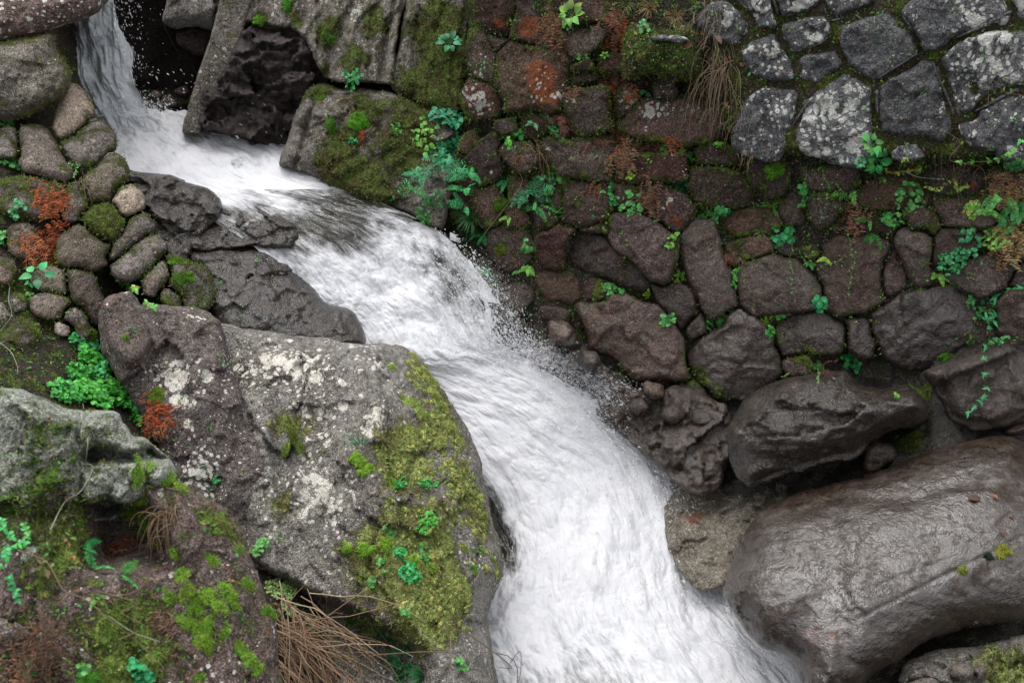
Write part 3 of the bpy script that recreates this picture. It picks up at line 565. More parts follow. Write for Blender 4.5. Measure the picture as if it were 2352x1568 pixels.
# ------------------------------------------------------------------ mossy overhang left of the mortar
rock('mossy_ledge', T('B', [(1930,230),(1990,170),(2150,190),(2351,180),(2440,230),(2470,330),(2460,470),(2440,560),(2300,575),(2200,570),(2160,520),(2010,560),(1960,520),(1930,400)]), lambda a, b: wall_z(a, b) - .13, H=.16, Rr=.14, depth=.35, facets=2, amp=.045, freq=7, mat=M_SOIL, moss=.62, label='bulging moss covered ledge under the dry grass, left of the mortared wall', cat='mossy rock', jit=.03, **WB)
rock('flat_stone', T('B', [(2120,250),(2230,235),(2380,250),(2400,290),(2250,300),(2130,285)]), lambda a, b: wall_z(a, b) - .30, H=.03, Rr=.03, depth=.1, facets=2, amp=.01, mat=M_GREY, lichen=.35, label='thin pale slab lying on top of the mossy ledge', cat='stone', **WB)

# ------------------------------------------------------------------ slabs in the middle of the back
PX = lambda p: p
def hf_slab(u, v, d, x, W3):
    return -.05 * np.exp(-(((u - (905 - (v - 0) * .18)) / 5) ** 2)) + .02 * np.sin((u + v * .38) / 17.0) * sstep(.0, .1, d)
rock('leaning_slab', [(573,-60),(952,-60),(935,0),(918,60),(904,150),(900,196),(880,192),(835,190),(790,197),(745,178),(735,160),(707,110),(687,77),(670,68),(633,62),(593,58),(553,50)], 8.0, b=-.12, c=.30, H=.09, Rr=.022, depth=.5, rnd=.03, facets=2, tilt=.1, amp=.014, freq=5, ridge=.3, mat=M_SLAB, lichen=.27, moss=.14, strata=(.95, -.26, 7.0, .06), hf=hf_slab, frac=.035, fscale=(4.5, 14.), fax=(1.9, .22, 1.), label='grey fluted slab with a broken lower lip overhanging the dark recess', cat='rock slab', grow=0)
rock('leaning_slab', [(937,-60),(1078,-60),(1076,40),(1072,100),(1066,180),(1056,262),(1030,262),(985,244),(951,232),(920,218),(899,203),(903,160),(917,100),(928,40)], 7.9, b=-.18, c=.22, H=.10, Rr=.06, depth=.5, rnd=.12, facets=2, tilt=.1, amp=.03, freq=4, mat=M_SLAB, lichen=.12, moss=.16, frac=.04, fscale=(4., 13.), fax=(1.5, .5, 1.), label='grey slab half covered in dark moss beside the orange stones', cat='rock slab', strata=(.95, -.2, 5, .03))
def hf_low(u, v, d, x, W3):
    return .05 * sstep(690, 760, u) - .06 * np.exp(-((u - 712 + (v - 280) * .28) / 7) ** 2) + .03 * np.exp(-((u - 690 + (v - 280) * .33) / 12) ** 2)
rock('moss_boulder', [(733,187),(784,203),(840,203),(897,209),(951,232),(1000,250),(1046,266),(1062,300),(1058,350),(1050,410),(1035,470),(1020,530),(984,523),(930,492),(884,478),(830,462),(784,447),(740,420),(700,402),(668,388),(640,380),(650,345),(663,310),(683,250),(703,207)], 7.86, b=-.12, c=.38, H=.18, Rr=.12, depth=.6, rnd=.12, facets=3, tilt=.25, amp=.05, freq=3.5, mat=M_SLAB, lichen=.16, moss=.10, hf=hf_low, frac=.05, fscale=(4., 12.), label='broad moss and plant covered boulder right above the lip of the cascade', cat='boulder')
rock('slab_edge', [(515,-60),(603,-60),(582,0),(562,60),(540,140),(512,190),(484,225),(468,270),(460,308),(417,304),(430,253),(446,200),(470,125),(497,40)], 8.09, b=.1, c=-.22, H=.05, Rr=.015, depth=.5, cell=.007, rnd=.05, facets=1, tilt=.1, amp=.010, freq=6, mat=M_BED, lichen=.22, moss=.14, jit=.006, label='narrow pale slab edge standing at the mouth of the dark cave', cat='rock slab')
rock('recess_rock', [(440,306),(448,267),(463,207),(490,177),(520,150),(547,77),(593,50),(690,65),(735,140),(755,180),(740,230),(690,320),(660,400),(580,352),(560,312),(500,309)], 8.13, b=-.05, c=-.25, H=.07, Rr=.05, depth=.4, rnd=.1, facets=4, tilt=.5, amp=.06, freq=4, ridge=.8, mat=M_CAVE if False else M_WALL, wet=.45, moss=.0, frac=.15, fscale=(4.5, 12.), fax=(.7, 1.3, 1.), label='dark fractured rock face in the recess under the overhanging slab', cat='rock face', strata=(.2, .95, 5, .07))
# ------------------------------------------------------------------ cave and waterfall rocks at the top left
rock('cave_boulder', T('A', [(1150,-80),(1620,-80),(1570,60),(1530,150),(1500,215),(1400,200),(1290,190),(1200,205),(1130,170),(1115,110),(1145,20)]), 8.35, b=.1, c=-.1, H=.15, Rr=.12, depth=1.2, facets=3, tilt=.3, amp=.03, frac=.06, fscale=(4., 10.), mat=M_SLAB, lichen=.08, moss=.02, label='grey boulder hanging in the mouth of the cave', cat='boulder')
rock('cave_boulder', T('A', [(1225,190),(1510,205),(1480,330),(1420,405),(1340,380),(1240,320),(1212,270)]), 8.6, b=.1, c=.0, H=.12, Rr=.1, depth=1.0, facets=3, tilt=.3, amp=.03, frac=.05, fscale=(4., 10.), mat=M_WALL, moss=.18, label='darker mossy boulder wedged below the hanging one in the cave', cat='boulder')
rock('cave_wall', T('A', [(380,-150),(1300,-150),(1500,300),(1420,560),(1300,760),(900,720),(500,800),(350,300)]), 9.5, b=.0, c=-.1, H=.1, Rr=.3, depth=.4, cell=.03, facets=2, amp=.1, freq=2.5, mat=M_CAVE, wet=.3, label='back wall of the cave behind the waterfall, coloured near black for its shade', cat='rock face')
rock('cave_rock', [(60,-190),(480,-190),(520,-60),(500,0),(470,10),(380,-20),(250,-40),(80,-40)], 9.2, b=0, c=-2.2, H=.3, Rr=.3, depth=.7, cell=.03, facets=2, amp=.08, mat=M_CAVE, label='unseen slab added over the cave mouth to keep light out', cat='rock')  # out-of-view roof slab, added to block light so the cave stays dark
for t, pts, lab in [('A', [(1030,640),(1080,620),(1120,650),(1100,690),(1040,690)], 'small reddish stone in the cave floor, left one'), ('A', [(1200,620),(1290,590),(1320,650),(1270,690),(1210,660)], 'small reddish stone in the cave beside the slab edge'), ('A', [(1110,670),(1170,640),(1240,700),(1230,760),(1120,770),(1060,720)], 'olive stone at the edge of the cave water'), ('A', [(940,690),(1030,680),(1090,760),(960,770)], 'dark stone behind the foot of the waterfall')]:
    rock('cave_stone', T(t, pts), 8.75, b=0, c=.3, H=.05, Rr=.06, depth=.2, facets=2, amp=.015, mat=M_WALL, wet=.6, orange=.15 if 'reddish' in lab else 0, label=lab, cat='stone', group='stones on the cave floor')
rock('overhanging_boulder', [(-60,-60),(262,-60),(255,0),(243,12),(213,37),(160,57),(113,71),(50,88),(0,96),(-60,98)], 7.45, b=.12, c=.25, H=.22, Rr=.16, depth=1.0, facets=3, tilt=.25, amp=.025, freq=4, mat=M_PURP, lichen=.38, frac=.02, fscale=(4., 12.), label='dark purple brown boulder with white lichen dots above the waterfall', cat='boulder')
rock('mossy_block', [(-60,100),(40,88),(90,72),(123,76),(138,117),(152,147),(161,174),(157,207),(133,234),(90,251),(50,277),(20,280),(-60,260)], 7.35, b=.25, c=.3, H=.20, Rr=.13, depth=.7, facets=4, tilt=.3, amp=.04, freq=4, mat=M_BED, lichen=.14, moss=.24, rim_moss=.3, frac=.04, fscale=(4., 12.), label='big mossy block left of the waterfall, under the overhanging boulder', cat='boulder')

# ------------------------------------------------------------------ cobbles stacked on the left bank
LB = dict(b=.35, c=.55)
COBS = [
 ('A', [(450,600),(500,592),(560,640),(610,710),(632,790),(600,860),(520,930),(440,962),(395,965),(378,900),(405,830),(420,760),(430,680)], 'pale beige cobble leaning on end, the lightest in the stack', M_PCOB, .02, .0, 0),
 ('A', [(620,838),(690,855),(750,905),(777,970),(755,1040),(700,1105),(640,1135),(560,1135),(470,1115),(415,1040),(405,990),(490,945),(570,885)], 'brown cobble with one white lichen spot beside the pool', M_COB, .12, .12, 0),
 ('A', [(170,885),(260,885),(330,925),(385,980),(445,1050),(475,1130),(470,1225),(420,1262),(330,1235),(230,1205),(165,1130),(145,1020),(148,930)], 'large oval grey brown cobble left of the pool', M_COB, .06, .03, 0),
 ('A', [(750,1058),(805,1088),(845,1140),(863,1200),(842,1285),(780,1335),(700,1365),(635,1375),(590,1300),(615,1230),(680,1165),(700,1090)], 'purplish cobble with moss on its top edge', M_COB, .06, .12, 0),
 ('A', [(805,1278),(880,1288),(950,1328),(975,1390),(950,1452),(880,1492),(828,1472),(795,1400),(795,1330)], 'small pale round cobble at the edge of the wet rock', M_PCOB, .06, .0, 0),
 ('D', [(735,205),(800,140),(850,80),(870,0),(900,-70),(980,-95),(1032,-20),(1033,20),(990,75),(900,135),(830,195),(780,215)], 'long cobble with a big white lichen patch', M_COB, .2, .06, 0),
 ('D', [(1000,62),(1080,78),(1122,130),(1113,200),(1050,265),(960,315),(880,355),(805,325),(790,250),(825,200),(900,145),(950,95)], 'brown cobble with a row of white dots', M_COB, .17, .08, 0),
 ('D', [(465,60),(560,-5),(640,5),(705,80),(745,150),(733,222),(665,265),(590,295),(510,275),(435,262),(415,180),(435,100)], 'round dark cobble, widest in the lower part of the stack', M_COB, .05, .07, 0),
 ('A', [(590,1500),(680,1430),(780,1430),(865,1520),(830,1605),(720,1660),(610,1620)], 'cobble wholly overgrown by moss', M_COB, 0, .6, 0),
 ('A', [(455,1310),(520,1265),(572,1320),(575,1400),(530,1495),(465,1515),(435,1440)], 'small grey cobble beside the orange fern', M_COB, .12, .08, 0),
 ('D', [(1100,225),(1170,245),(1183,320),(1150,395),(1080,445),(1025,445),(1005,380),(1035,300)], 'reddish cobble at the lower end of the stack', M_COB, .07, .06, 0),
 ('D', [(1150,200),(1250,255),(1330,265),(1400,305),(1442,370),(1442,500),(1400,562),(1320,545),(1230,505),(1175,480),(1145,440),(1170,350)], 'tan rock with green moss, against the wet dome', M_SLAB, .08, .26, 0),
 ('D', [(1145,400),(1210,395),(1290,435),(1303,490),(1230,535),(1150,515),(1120,450)], 'small brown stone with white flecks in front of the tan rock', M_COB, .18, .05, 0),
 ('D', [(235,300),(330,295),(430,305),(458,370),(440,455),(330,425),(255,380)], 'flat brown stone behind the broad leaves', M_COB, .06, .06, 0),
 ('D', [(245,495),(330,465),(430,475),(458,540),(432,595),(330,615),(245,570)], 'purple stone with lichen under the creeping stems', M_COB, .16, .08, 0),
 ('D', [(465,300),(560,285),(615,330),(685,500),(705,620),(640,655),(595,560),(520,480),(460,400)], 'dark damp rock below the round cobble', M_WALL, .03, .05, 0),
 ('D', [(455,560),(540,565),(605,640),(605,745),(530,735),(475,690),(440,600)], 'grey stone with a pale top above the green patch', M_COB, .14, .10, 0),
 ('D', [(-10,680),(120,655),(220,675),(235,780),(205,865),(110,925),(30,885),(-40,800)], 'mossy round stone at the left edge', M_SLAB, .08, .3, 0),
 ('D', [(190,885),(250,905),(305,980),(360,1040),(352,1095),(320,1165),(230,1165),(155,1110),(128,1020),(145,960)], 'whitish lichen stone above the pale foreground rock', M_PALE, .2, .03, .0),
 ('A', [(0,915),(80,885),(118,970),(118,1065),(60,1065),(-40,1050),(-40,950)], 'grey cobble at the left edge by the teal leaves', M_COB, .06, .08, 0),
 ('D', [(-40,235),(60,235),(78,300),(60,365),(-40,375)], 'brown stone at the left edge under the orange strands', M_COB, .06, .1, 0),
 ('A', [(-20,1270),(250,1225),(430,1285),(445,1420),(330,1485),(150,1485),(-20,1440)], 'mossy stone behind the orange fern', M_COB, .0, .3, 0),
 ('D', [(80,0),(200,-10),(235,130),(165,205),(90,165)], 'dull stone behind the orange strands', M_COB, .04, .1, 0),
 ('D', [(-40,560),(20,540),(45,620),(40,690),(-40,700)], 'grey pebble at the left edge of the moss', M_COB, .1, .1, 0),
 ('D', [(80,490),(140,480),(150,540),(110,560),(75,545)], 'little grey stone in the moss', M_COB, .2, .1, 0),
 ('D', [(410,680),(470,655),(520,680),(510,720),(420,715)], 'flat whitish chip of stone', M_PCOB, .2, .0, 0),
]
COBP = [np.array(T(c[0], c[1])) for c in COBS]
for k, (t, pts, lab, mt, li, mo_, wt) in enumerate(COBS):
    P = T(t, pts); w_px = max(q[0] for q in P) - min(q[0] for q in P); h_px = max(q[1] for q in P) - min(q[1] for q in P); sz = min(w_px, h_px) / 1176 * .36 * 7
    rock('cobble', P, lambda a, b: bank_z(a, b) - .12, H=sz * .42, Rr=sz * .5, depth=sz * .7, rnd=.2, facets=2 if mt in (M_COB, M_PCOB) else 4, tilt=.15, amp=.010 if mt in (M_COB, M_PCOB) else .02, freq=5, mat=mt, lichen=li + .05, moss=mo_ + .05, rim_moss=.34, wet=wt, label=lab, cat='cobble', group='stones piled on the left bank', jit=.006, p=2.1, fit=COBP, G=.026, gap=.010, frac=.006 if mt in (M_COB, M_PCOB) else .02, **LB)
    SURF[-1] = SURF[-1]

# ------------------------------------------------------------------ bedrock of the left bank
rock('wet_bedrock', [(285,388),(320,403),(383,405),(430,422),(477,436),(503,460),(500,500),(450,540),(436,560),(430,606),(390,602),(370,560),(345,530),(340,500),(322,480),(315,440),(285,430)], 7.36, b=.25, c=.95, H=.12, Rr=.09, depth=.6, facets=4, tilt=.4, amp=.05, freq=4, ridge=.6, mat=M_WET, wet=.95, moss=-.2, frac=.06, fscale=(4.5, 12.), grow=.07, label='dark wet rock under the left rim of the white pool', cat='bedrock')
rock('wet_bedrock', [(430,500),(505,462),(620,488),(680,505),(690,540),(660,572),(560,566),(480,578),(430,572)], 7.42, b=.1, c=1.3, H=.10, Rr=.08, depth=.6, facets=2, tilt=.2, amp=.05, freq=5, ridge=.6, mat=M_WET, wet=1., moss=-.2, frac=.045, fscale=(5., 13.), grow=.07, label='flat wet step where the water starts to slide', cat='bedrock')
rock('wet_bedrock', [(430,582),(490,576),(560,568),(630,572),(668,600),(702,650),(742,697),(792,706),(817,740),(834,782),(790,800),(700,790),(600,775),(510,755),(483,700),(476,640),(445,612)], 7.20, b=.25, c=.85, H=.17, Rr=.14, depth=.7, facets=3, tilt=.3, amp=.035, freq=4, ridge=.4, mat=M_WET, wet=1., moss=-.2, frac=.035, fscale=(4., 12.), grow=.07, label='dark wet dome of rock left of the cascade', cat='bedrock')
def hf_bank(u, v, d, x, W3):
    # crease down the rock, and the undercut foot on the left
    cr = -.06 * np.exp(-((u - (655 + (v - 1000) * .02)) / 14) ** 2) * sstep(900, 1000, v)
    ov = -.32 * sstep(0, 60, v - (1285 + (u - 640) * .45)) * sstep(1010, 900, u)
    ridge = .10 * np.exp(-((u - (880 + (v - 1000) * .28)) / 110) ** 2)
    return cr + ov + ridge
rock('mossy_bedrock', [(500,738),(600,755),(700,770),(790,788),(835,790),(880,786),(930,799),(967,828),(1001,870),(1032,920),(1062,960),(1087,1010),(1107,1060),(1117,1130),(1132,1200),(1150,1260),(1158,1310),(1140,1345),(1124,1390),(1121,1440),(1140,1568),(1152,1660),(850,1680),(600,1680),(590,1450),(560,1300),(540,1150),(500,1000),(470,850)], 6.70, b=.20, c=.62, H=.42, Rr=.30, depth=.9, cell=.010, rnd=.12, facets=3, tilt=.22, amp=.045, freq=3.2, ridge=.35, mat=M_BED, lichen=.24, moss=-.02, hf=hf_bank, strata=(.94, .3, 5, .035), frac=.055, fscale=(3.2, 9.), fax=(1.25, .7, 1.), label='tall bank boulder with yellow green moss on its stream side and white lichen', cat='bedrock')
def hf_b2(u, v, d, x, W3):
    return .05 * np.exp(-((u - (505 + (v - 740) * .30)) / 16) ** 2)
rock('purple_slab', [(377,699),(433,704),(477,714),(505,736),(512,763),(525,806),(548,890),(584,973),(618,1045),(642,1130),(655,1200),(650,1330),(560,1300),(470,1200),(400,1120),(370,1040),(325,960),(285,890),(232,810),(222,740),(236,688),(270,672),(300,668),(330,700)], 6.55, b=.32, c=.6, H=.20, Rr=.10, depth=.6, rnd=.12, facets=4, tilt=.35, amp=.035, freq=4, ridge=.4, mat=M_PURP, lichen=.23, moss=.09, hf=hf_b2, frac=.045, fscale=(4., 11.), fax=(1.2, .7, 1.), label='purple brown slab with white lichen in front of the bank boulder', cat='bedrock')
rock('purple_slab', [(233,685),(273,668),(307,688),(322,720),(352,760),(335,830),(290,855),(250,805),(233,750)], 6.4, b=.3, c=.5, H=.12, Rr=.08, depth=.5, facets=3, amp=.03, freq=5, mat=M_PURP, lichen=.12, moss=.14, frac=.04, fscale=(5., 13.), label='smaller purple rock under the trailing yellow green stem', cat='rock')
def hf_f1(u, v, d, x, W3):
    led = -.16 * sstep(0, 28, v - (1015 + 12 * np.sin(u / 21))) * sstep(1070, 1048, v) * sstep(175, 215, u)
    led2 = -.25 * sstep(1138, 1165, v + 8 * np.sin(u / 17.)) * sstep(150, 220, u)
    notch = -.07 * np.exp(-((u - 186) / 7) ** 2)
    return led + led2 + notch
rock('pale_rock', [(-60,895),(0,893),(40,890),(82,906),(130,925),(180,941),(235,942),(272,946),(290,975),(303,1000),(332,1005),(362,1030),(392,1052),(412,1080),(402,1110),(330,1160),(260,1190),(150,1200),(60,1210),(-60,1240)], 4.72, b=.18, c=.4, H=.20, Rr=.13, depth=.5, cell=.007, rnd=.15, facets=4, tilt=.3, amp=.05, freq=5, ridge=.3, mat=M_PALE, lichen=.2, moss=.24, hf=hf_f1, frac=.06, fscale=(6., 16.), label='pale grey green rock with a broken ledge in the near left corner', cat='rock')
def hf_f2(u, v, d, x, W3):
    rec = -.30 * sstep(0, 50, (355 + (v - 1150) * .55) - u) * sstep(1340, 1250, v) * sstep(165, 260, u)
    rid = .04 * np.exp(-((u - (395 + (v - 1100) * .33)) / 22) ** 2)
    return rec + rid
rock('foreground_slab', [(340,1062),(400,1098),(447,1128),(495,1158),(522,1172),(549,1205),(562,1245),(586,1295),(603,1362),(630,1412),(636,1478),(655,1620),(640,1690),(300,1720),(-80,1720),(-80,1180),(100,1160),(250,1120)], 4.62, b=.30, c=.5, H=.18, Rr=.12, depth=.6, cell=.007, rnd=.13, facets=3, tilt=.25, amp=.03, freq=4, ridge=.3, mat=M_PURP, lichen=.21, moss=.24, hf=hf_f2, frac=.028, fscale=(5., 15.), fax=(1.5, .5, 1.), label='near purple brown rock face dotted with bright moss cushions', cat='rock')
rock('near_stone', T('G', [(-60,1140),(80,1150),(180,1190),(245,1240),(240,1270),(120,1300),(-60,1290)]), 4.25, b=.2, c=.3, H=.06, Rr=.06, depth=.2, cell=.007, facets=3, amp=.02, mat=M_PURP, lichen=.1, label='flat stone at the left edge above the brown dead ferns', cat='stone')
rock('near_stone', T('G', [(150,640),(240,600),(320,640),(300,740),(200,770),(120,730)]), 4.4, b=.2, c=.3, H=.05, Rr=.06, depth=.2, cell=.007, facets=3, amp=.02, mat=M_PALE, lichen=.1, label='light stone beside the yellow green feathery plant', cat='stone')

# ------------------------------------------------------------------ wet boulders on the right
def hf_r1(u, v, d, x, W3):
    o = .012 * np.exp(-((v - (1440 - (u - 1980) * .52)) / 5) ** 2)
    g = -.010 * np.exp(-((v - (1420 - (u - 1960) * .50)) / 4) ** 2) * sstep(1930, 1990, u) - .008 * np.exp(-((v - (1360 - (u - 1960) * .36)) / 3.5) ** 2) * sstep(1940, 1990, u) * sstep(2200, 2140, u) - .006 * np.exp(-((v - (1305 - (u - 1960) * .30)) / 3.5) ** 2) * sstep(1950, 1990, u) * sstep(2160, 2090, u)
    ch = -.018 * np.exp(-((v - (1165 + 12 * np.sin(u / 40) - (u - 1900) * .10)) / 16) ** 2) * sstep(1750, 1850, u)
    sh = .05 * sstep(0, 60, u - (1915 + (v - 1300) * .10)) - .03
    return g + ch + sh
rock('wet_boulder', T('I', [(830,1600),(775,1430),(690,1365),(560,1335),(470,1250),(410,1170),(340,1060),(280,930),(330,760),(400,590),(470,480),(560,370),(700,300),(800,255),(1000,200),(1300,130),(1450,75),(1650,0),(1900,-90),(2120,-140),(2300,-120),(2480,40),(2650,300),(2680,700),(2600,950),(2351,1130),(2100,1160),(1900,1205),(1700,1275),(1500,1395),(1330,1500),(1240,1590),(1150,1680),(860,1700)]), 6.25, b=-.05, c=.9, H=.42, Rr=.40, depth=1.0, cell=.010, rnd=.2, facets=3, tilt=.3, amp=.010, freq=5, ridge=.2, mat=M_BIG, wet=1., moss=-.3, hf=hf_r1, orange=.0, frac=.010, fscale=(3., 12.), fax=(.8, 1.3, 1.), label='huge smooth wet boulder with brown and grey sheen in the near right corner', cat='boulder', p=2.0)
def hf_r2(u, v, d, x, W3):
    return -.10 * sstep(-10, 40, v - (1010 - (u - 1850) * .12)) + .05 * np.exp(-((v - (960 - (u - 1850) * .15)) / 30) ** 2)
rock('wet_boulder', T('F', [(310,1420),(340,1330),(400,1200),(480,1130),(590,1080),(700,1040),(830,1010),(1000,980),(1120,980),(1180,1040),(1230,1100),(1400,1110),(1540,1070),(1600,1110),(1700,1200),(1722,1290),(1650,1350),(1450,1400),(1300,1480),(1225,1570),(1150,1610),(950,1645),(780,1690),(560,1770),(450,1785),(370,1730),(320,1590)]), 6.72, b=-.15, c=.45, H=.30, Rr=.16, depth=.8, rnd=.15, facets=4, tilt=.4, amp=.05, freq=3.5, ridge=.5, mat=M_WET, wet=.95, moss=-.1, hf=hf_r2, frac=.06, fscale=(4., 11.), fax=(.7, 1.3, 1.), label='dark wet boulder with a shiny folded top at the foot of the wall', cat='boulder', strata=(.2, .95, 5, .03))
rock('dark_boulder', T('F', [(1650,1000),(1790,925),(2000,870),(2170,780),(2260,800),(2370,870),(2500,950),(2500,1250),(2351,1310),(2200,1385),(2000,1395),(1850,1335),(1790,1240),(1765,1170),(1715,1080)]), 6.75, b=-.3, c=.1, H=.24, Rr=.12, depth=.6, rnd=.14, facets=4, tilt=.4, amp=.04, freq=3.5, ridge=.4, mat=M_WALL, wet=.6, frac=.04, fscale=(4., 11.), label='broad dark block with a diagonal ledge at the right edge, below the hanging vine', cat='boulder', hf=lambda u, v, d, x, W3: -.08 * sstep(-6, 10, v - (878 - (u - 2160) * .42)))
rock('small_wet_rock', T('I', [(1240,20),(1260,-60),(1340,-110),(1450,-60),(1480,0),(1400,70),(1310,125),(1260,105)]), 6.62, b=-.1, c=.3, H=.10, Rr=.07, depth=.3, facets=4, tilt=.4, amp=.03, freq=6, mat=M_WET, wet=.7, lichen=.08, frac=.03, label='small pale rock wedged between the two wet boulders', cat='rock')
rock('small_wet_rock', T('F', [(2195,1390),(2320,1340),(2440,1350),(2440,1420),(2240,1445)]), 6.7, b=-.3, c=.1, H=.08, Rr=.06, depth=.3, facets=3, amp=.02, mat=M_WALL, wet=.4, label='small brown stone at the right edge above the huge boulder', cat='rock')
rock('gravel_bar', T('I', [(-200,-40),(330,-90),(460,120),(700,110),(1000,20),(1230,20),(1300,160),(1000,260),(760,330),(560,430),(450,560),(400,720),(300,900),(120,950),(-60,760),(-150,400)]), 7.04, b=-.25, c=1.2, H=.03, Rr=.05, depth=.3, facets=0, amp=.03, freq=7, ridge=.2, mat=M_GRAV, wet=.5, moss=-.1, orange=.0, frac=.02, fscale=(9., 24.), label='tan gravelly rock floor between the white water and the wet boulders', cat='rock')
rock('mossy_corner_rock', T('I', [(1470,1640),(1490,1470),(1590,1390),(1800,1330),(2050,1300),(2300,1240),(2480,1250),(2480,1700),(1500,1720)]), 5.95, b=-.1, c=.7, H=.10, Rr=.12, depth=.5, facets=3, amp=.06, freq=4, mat=M_BED, moss=.2, wet=.2, frac=.07, fscale=(6., 15.), label='mossy beige rock in the near right corner under the huge boulder', cat='rock')
rock('wet_bedrock', [(1170,760),(1240,740),(1300,742),(1345,790),(1400,850),(1440,885),(1500,905),(1560,880),(1640,915),(1690,960),(1675,1040),(1660,1120),(1600,1150),(1500,1060),(1400,980),(1300,900),(1200,830)], 7.30, b=-.25, c=.55, H=.05, Rr=.06, depth=.4, facets=3, tilt=.3, amp=.03, freq=5, ridge=.4, mat=M_WALL, wet=.8, frac=.06, fscale=(6., 15.), label='broken brown wet rock at the wall foot behind the splashing right edge', cat='bedrock')
for t, pts, lab in [('E', [(1430,640),(1560,640),(1620,720),(1560,800),(1440,760)], 'rough wet stone behind the spray below the flat low stone'), ('E', [(1640,830),(1760,850),(1800,940),(1700,990),(1620,920)], 'dark wet stone in the spray left of the lumpy stone foot'), ('E', [(2100,1060),(2210,1080),(2230,1170),(2130,1190),(2070,1130)], 'brown cobble under the orange leaf'), ('E', [(1990,1180),(2080,1160),(2130,1240),(2050,1300),(1970,1260)], 'wet brown stone left below the cobble under the orange leaf'), ('F', [(60,1250),(180,1240),(250,1310),(180,1370),(60,1340)], 'flat wet stone under the small rounded one at the wall foot'), ('F', [(200,1200),(300,1210),(310,1290),(230,1300)], 'small brown stone left of the folded wet boulder'), ('E', [(2200,1220),(2330,1200),(2380,1290),(2290,1360),(2190,1310)], 'wet brown slab stone between the splash and the folded boulder'), ('I', [(90,20),(170,0),(210,60),(150,110),(80,80)], 'small dark stone at the edge of the splash above the gravel')]:
    rock('wet_stone', T(t, pts), 7.12, b=-.25, c=.4, H=.06, Rr=.05, depth=.25, rnd=.15, facets=4, tilt=.4, amp=.015, mat=M_WALL, wet=.75, frac=.02, fscale=(8., 18.), label=lab, cat='wet stone', group='wet stones between the wall foot and the water')
for t, pts, lab in [('I', [(1830,1440),(1930,1430),(2000,1470),(2010,1530),(1920,1560),(1840,1520)], 'tan pebble in the mossy corner rock, near right'), ('I', [(1560,1560),(1680,1520),(1780,1540),(1790,1620),(1580,1640)], 'brown pebble at the lower edge of the corner rock'), ('I', [(1990,1480),(2060,1440),(2100,1500),(2040,1540)], 'grey pebble beside the tan one in the corner rock')]:
    rock('pebble', T(t, pts), 5.75, b=-.1, c=.5, H=.05, Rr=.06, depth=.1, facets=1, amp=.008, mat=M_COB, wet=.5, label=lab, cat='pebble')

# ------------------------------------------------------------------ finding real surface points
DG = bpy.context.evaluated_depsgraph_get()
def hit(u, v):
    rx, ry = rays(u, v); d = CF + rx * CR + ry * CU
    ok, loc, nrm, _, ob, _ = S.ray_cast(DG, Vector((0, 0, 0)), Vector(d))
    if not ok: return unproj([u], [v], [float(wall_z(u, v))])[0], -CF, None
    n = np.array(nrm)
    if n @ d > 0: n = -n
    return np.array(loc), n, ob.name
def px2m(P): return float(P @ CF) / 1176 * .36
# growth, stain, wetness and dulled-sheen patches settle on whatever rock lies there
MB_ = {}
for nm, (Vw, Fw, mo_, oname, n_) in enumerate(SURF): MB_[oname] = nm
acc = {}
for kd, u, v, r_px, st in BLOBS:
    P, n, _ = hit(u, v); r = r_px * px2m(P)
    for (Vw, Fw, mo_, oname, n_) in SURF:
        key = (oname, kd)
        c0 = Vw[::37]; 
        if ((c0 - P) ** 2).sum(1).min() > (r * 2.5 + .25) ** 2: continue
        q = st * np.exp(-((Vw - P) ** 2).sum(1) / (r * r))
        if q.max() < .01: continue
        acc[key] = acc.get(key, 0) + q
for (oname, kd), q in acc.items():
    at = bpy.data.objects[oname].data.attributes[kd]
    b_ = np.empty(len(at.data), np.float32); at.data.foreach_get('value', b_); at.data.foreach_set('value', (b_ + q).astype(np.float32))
    if kd == 'moss':
        i = MB_[oname]; SURF[i] = (SURF[i][0], SURF[i][1], b_ + q, oname, SURF[i][4])

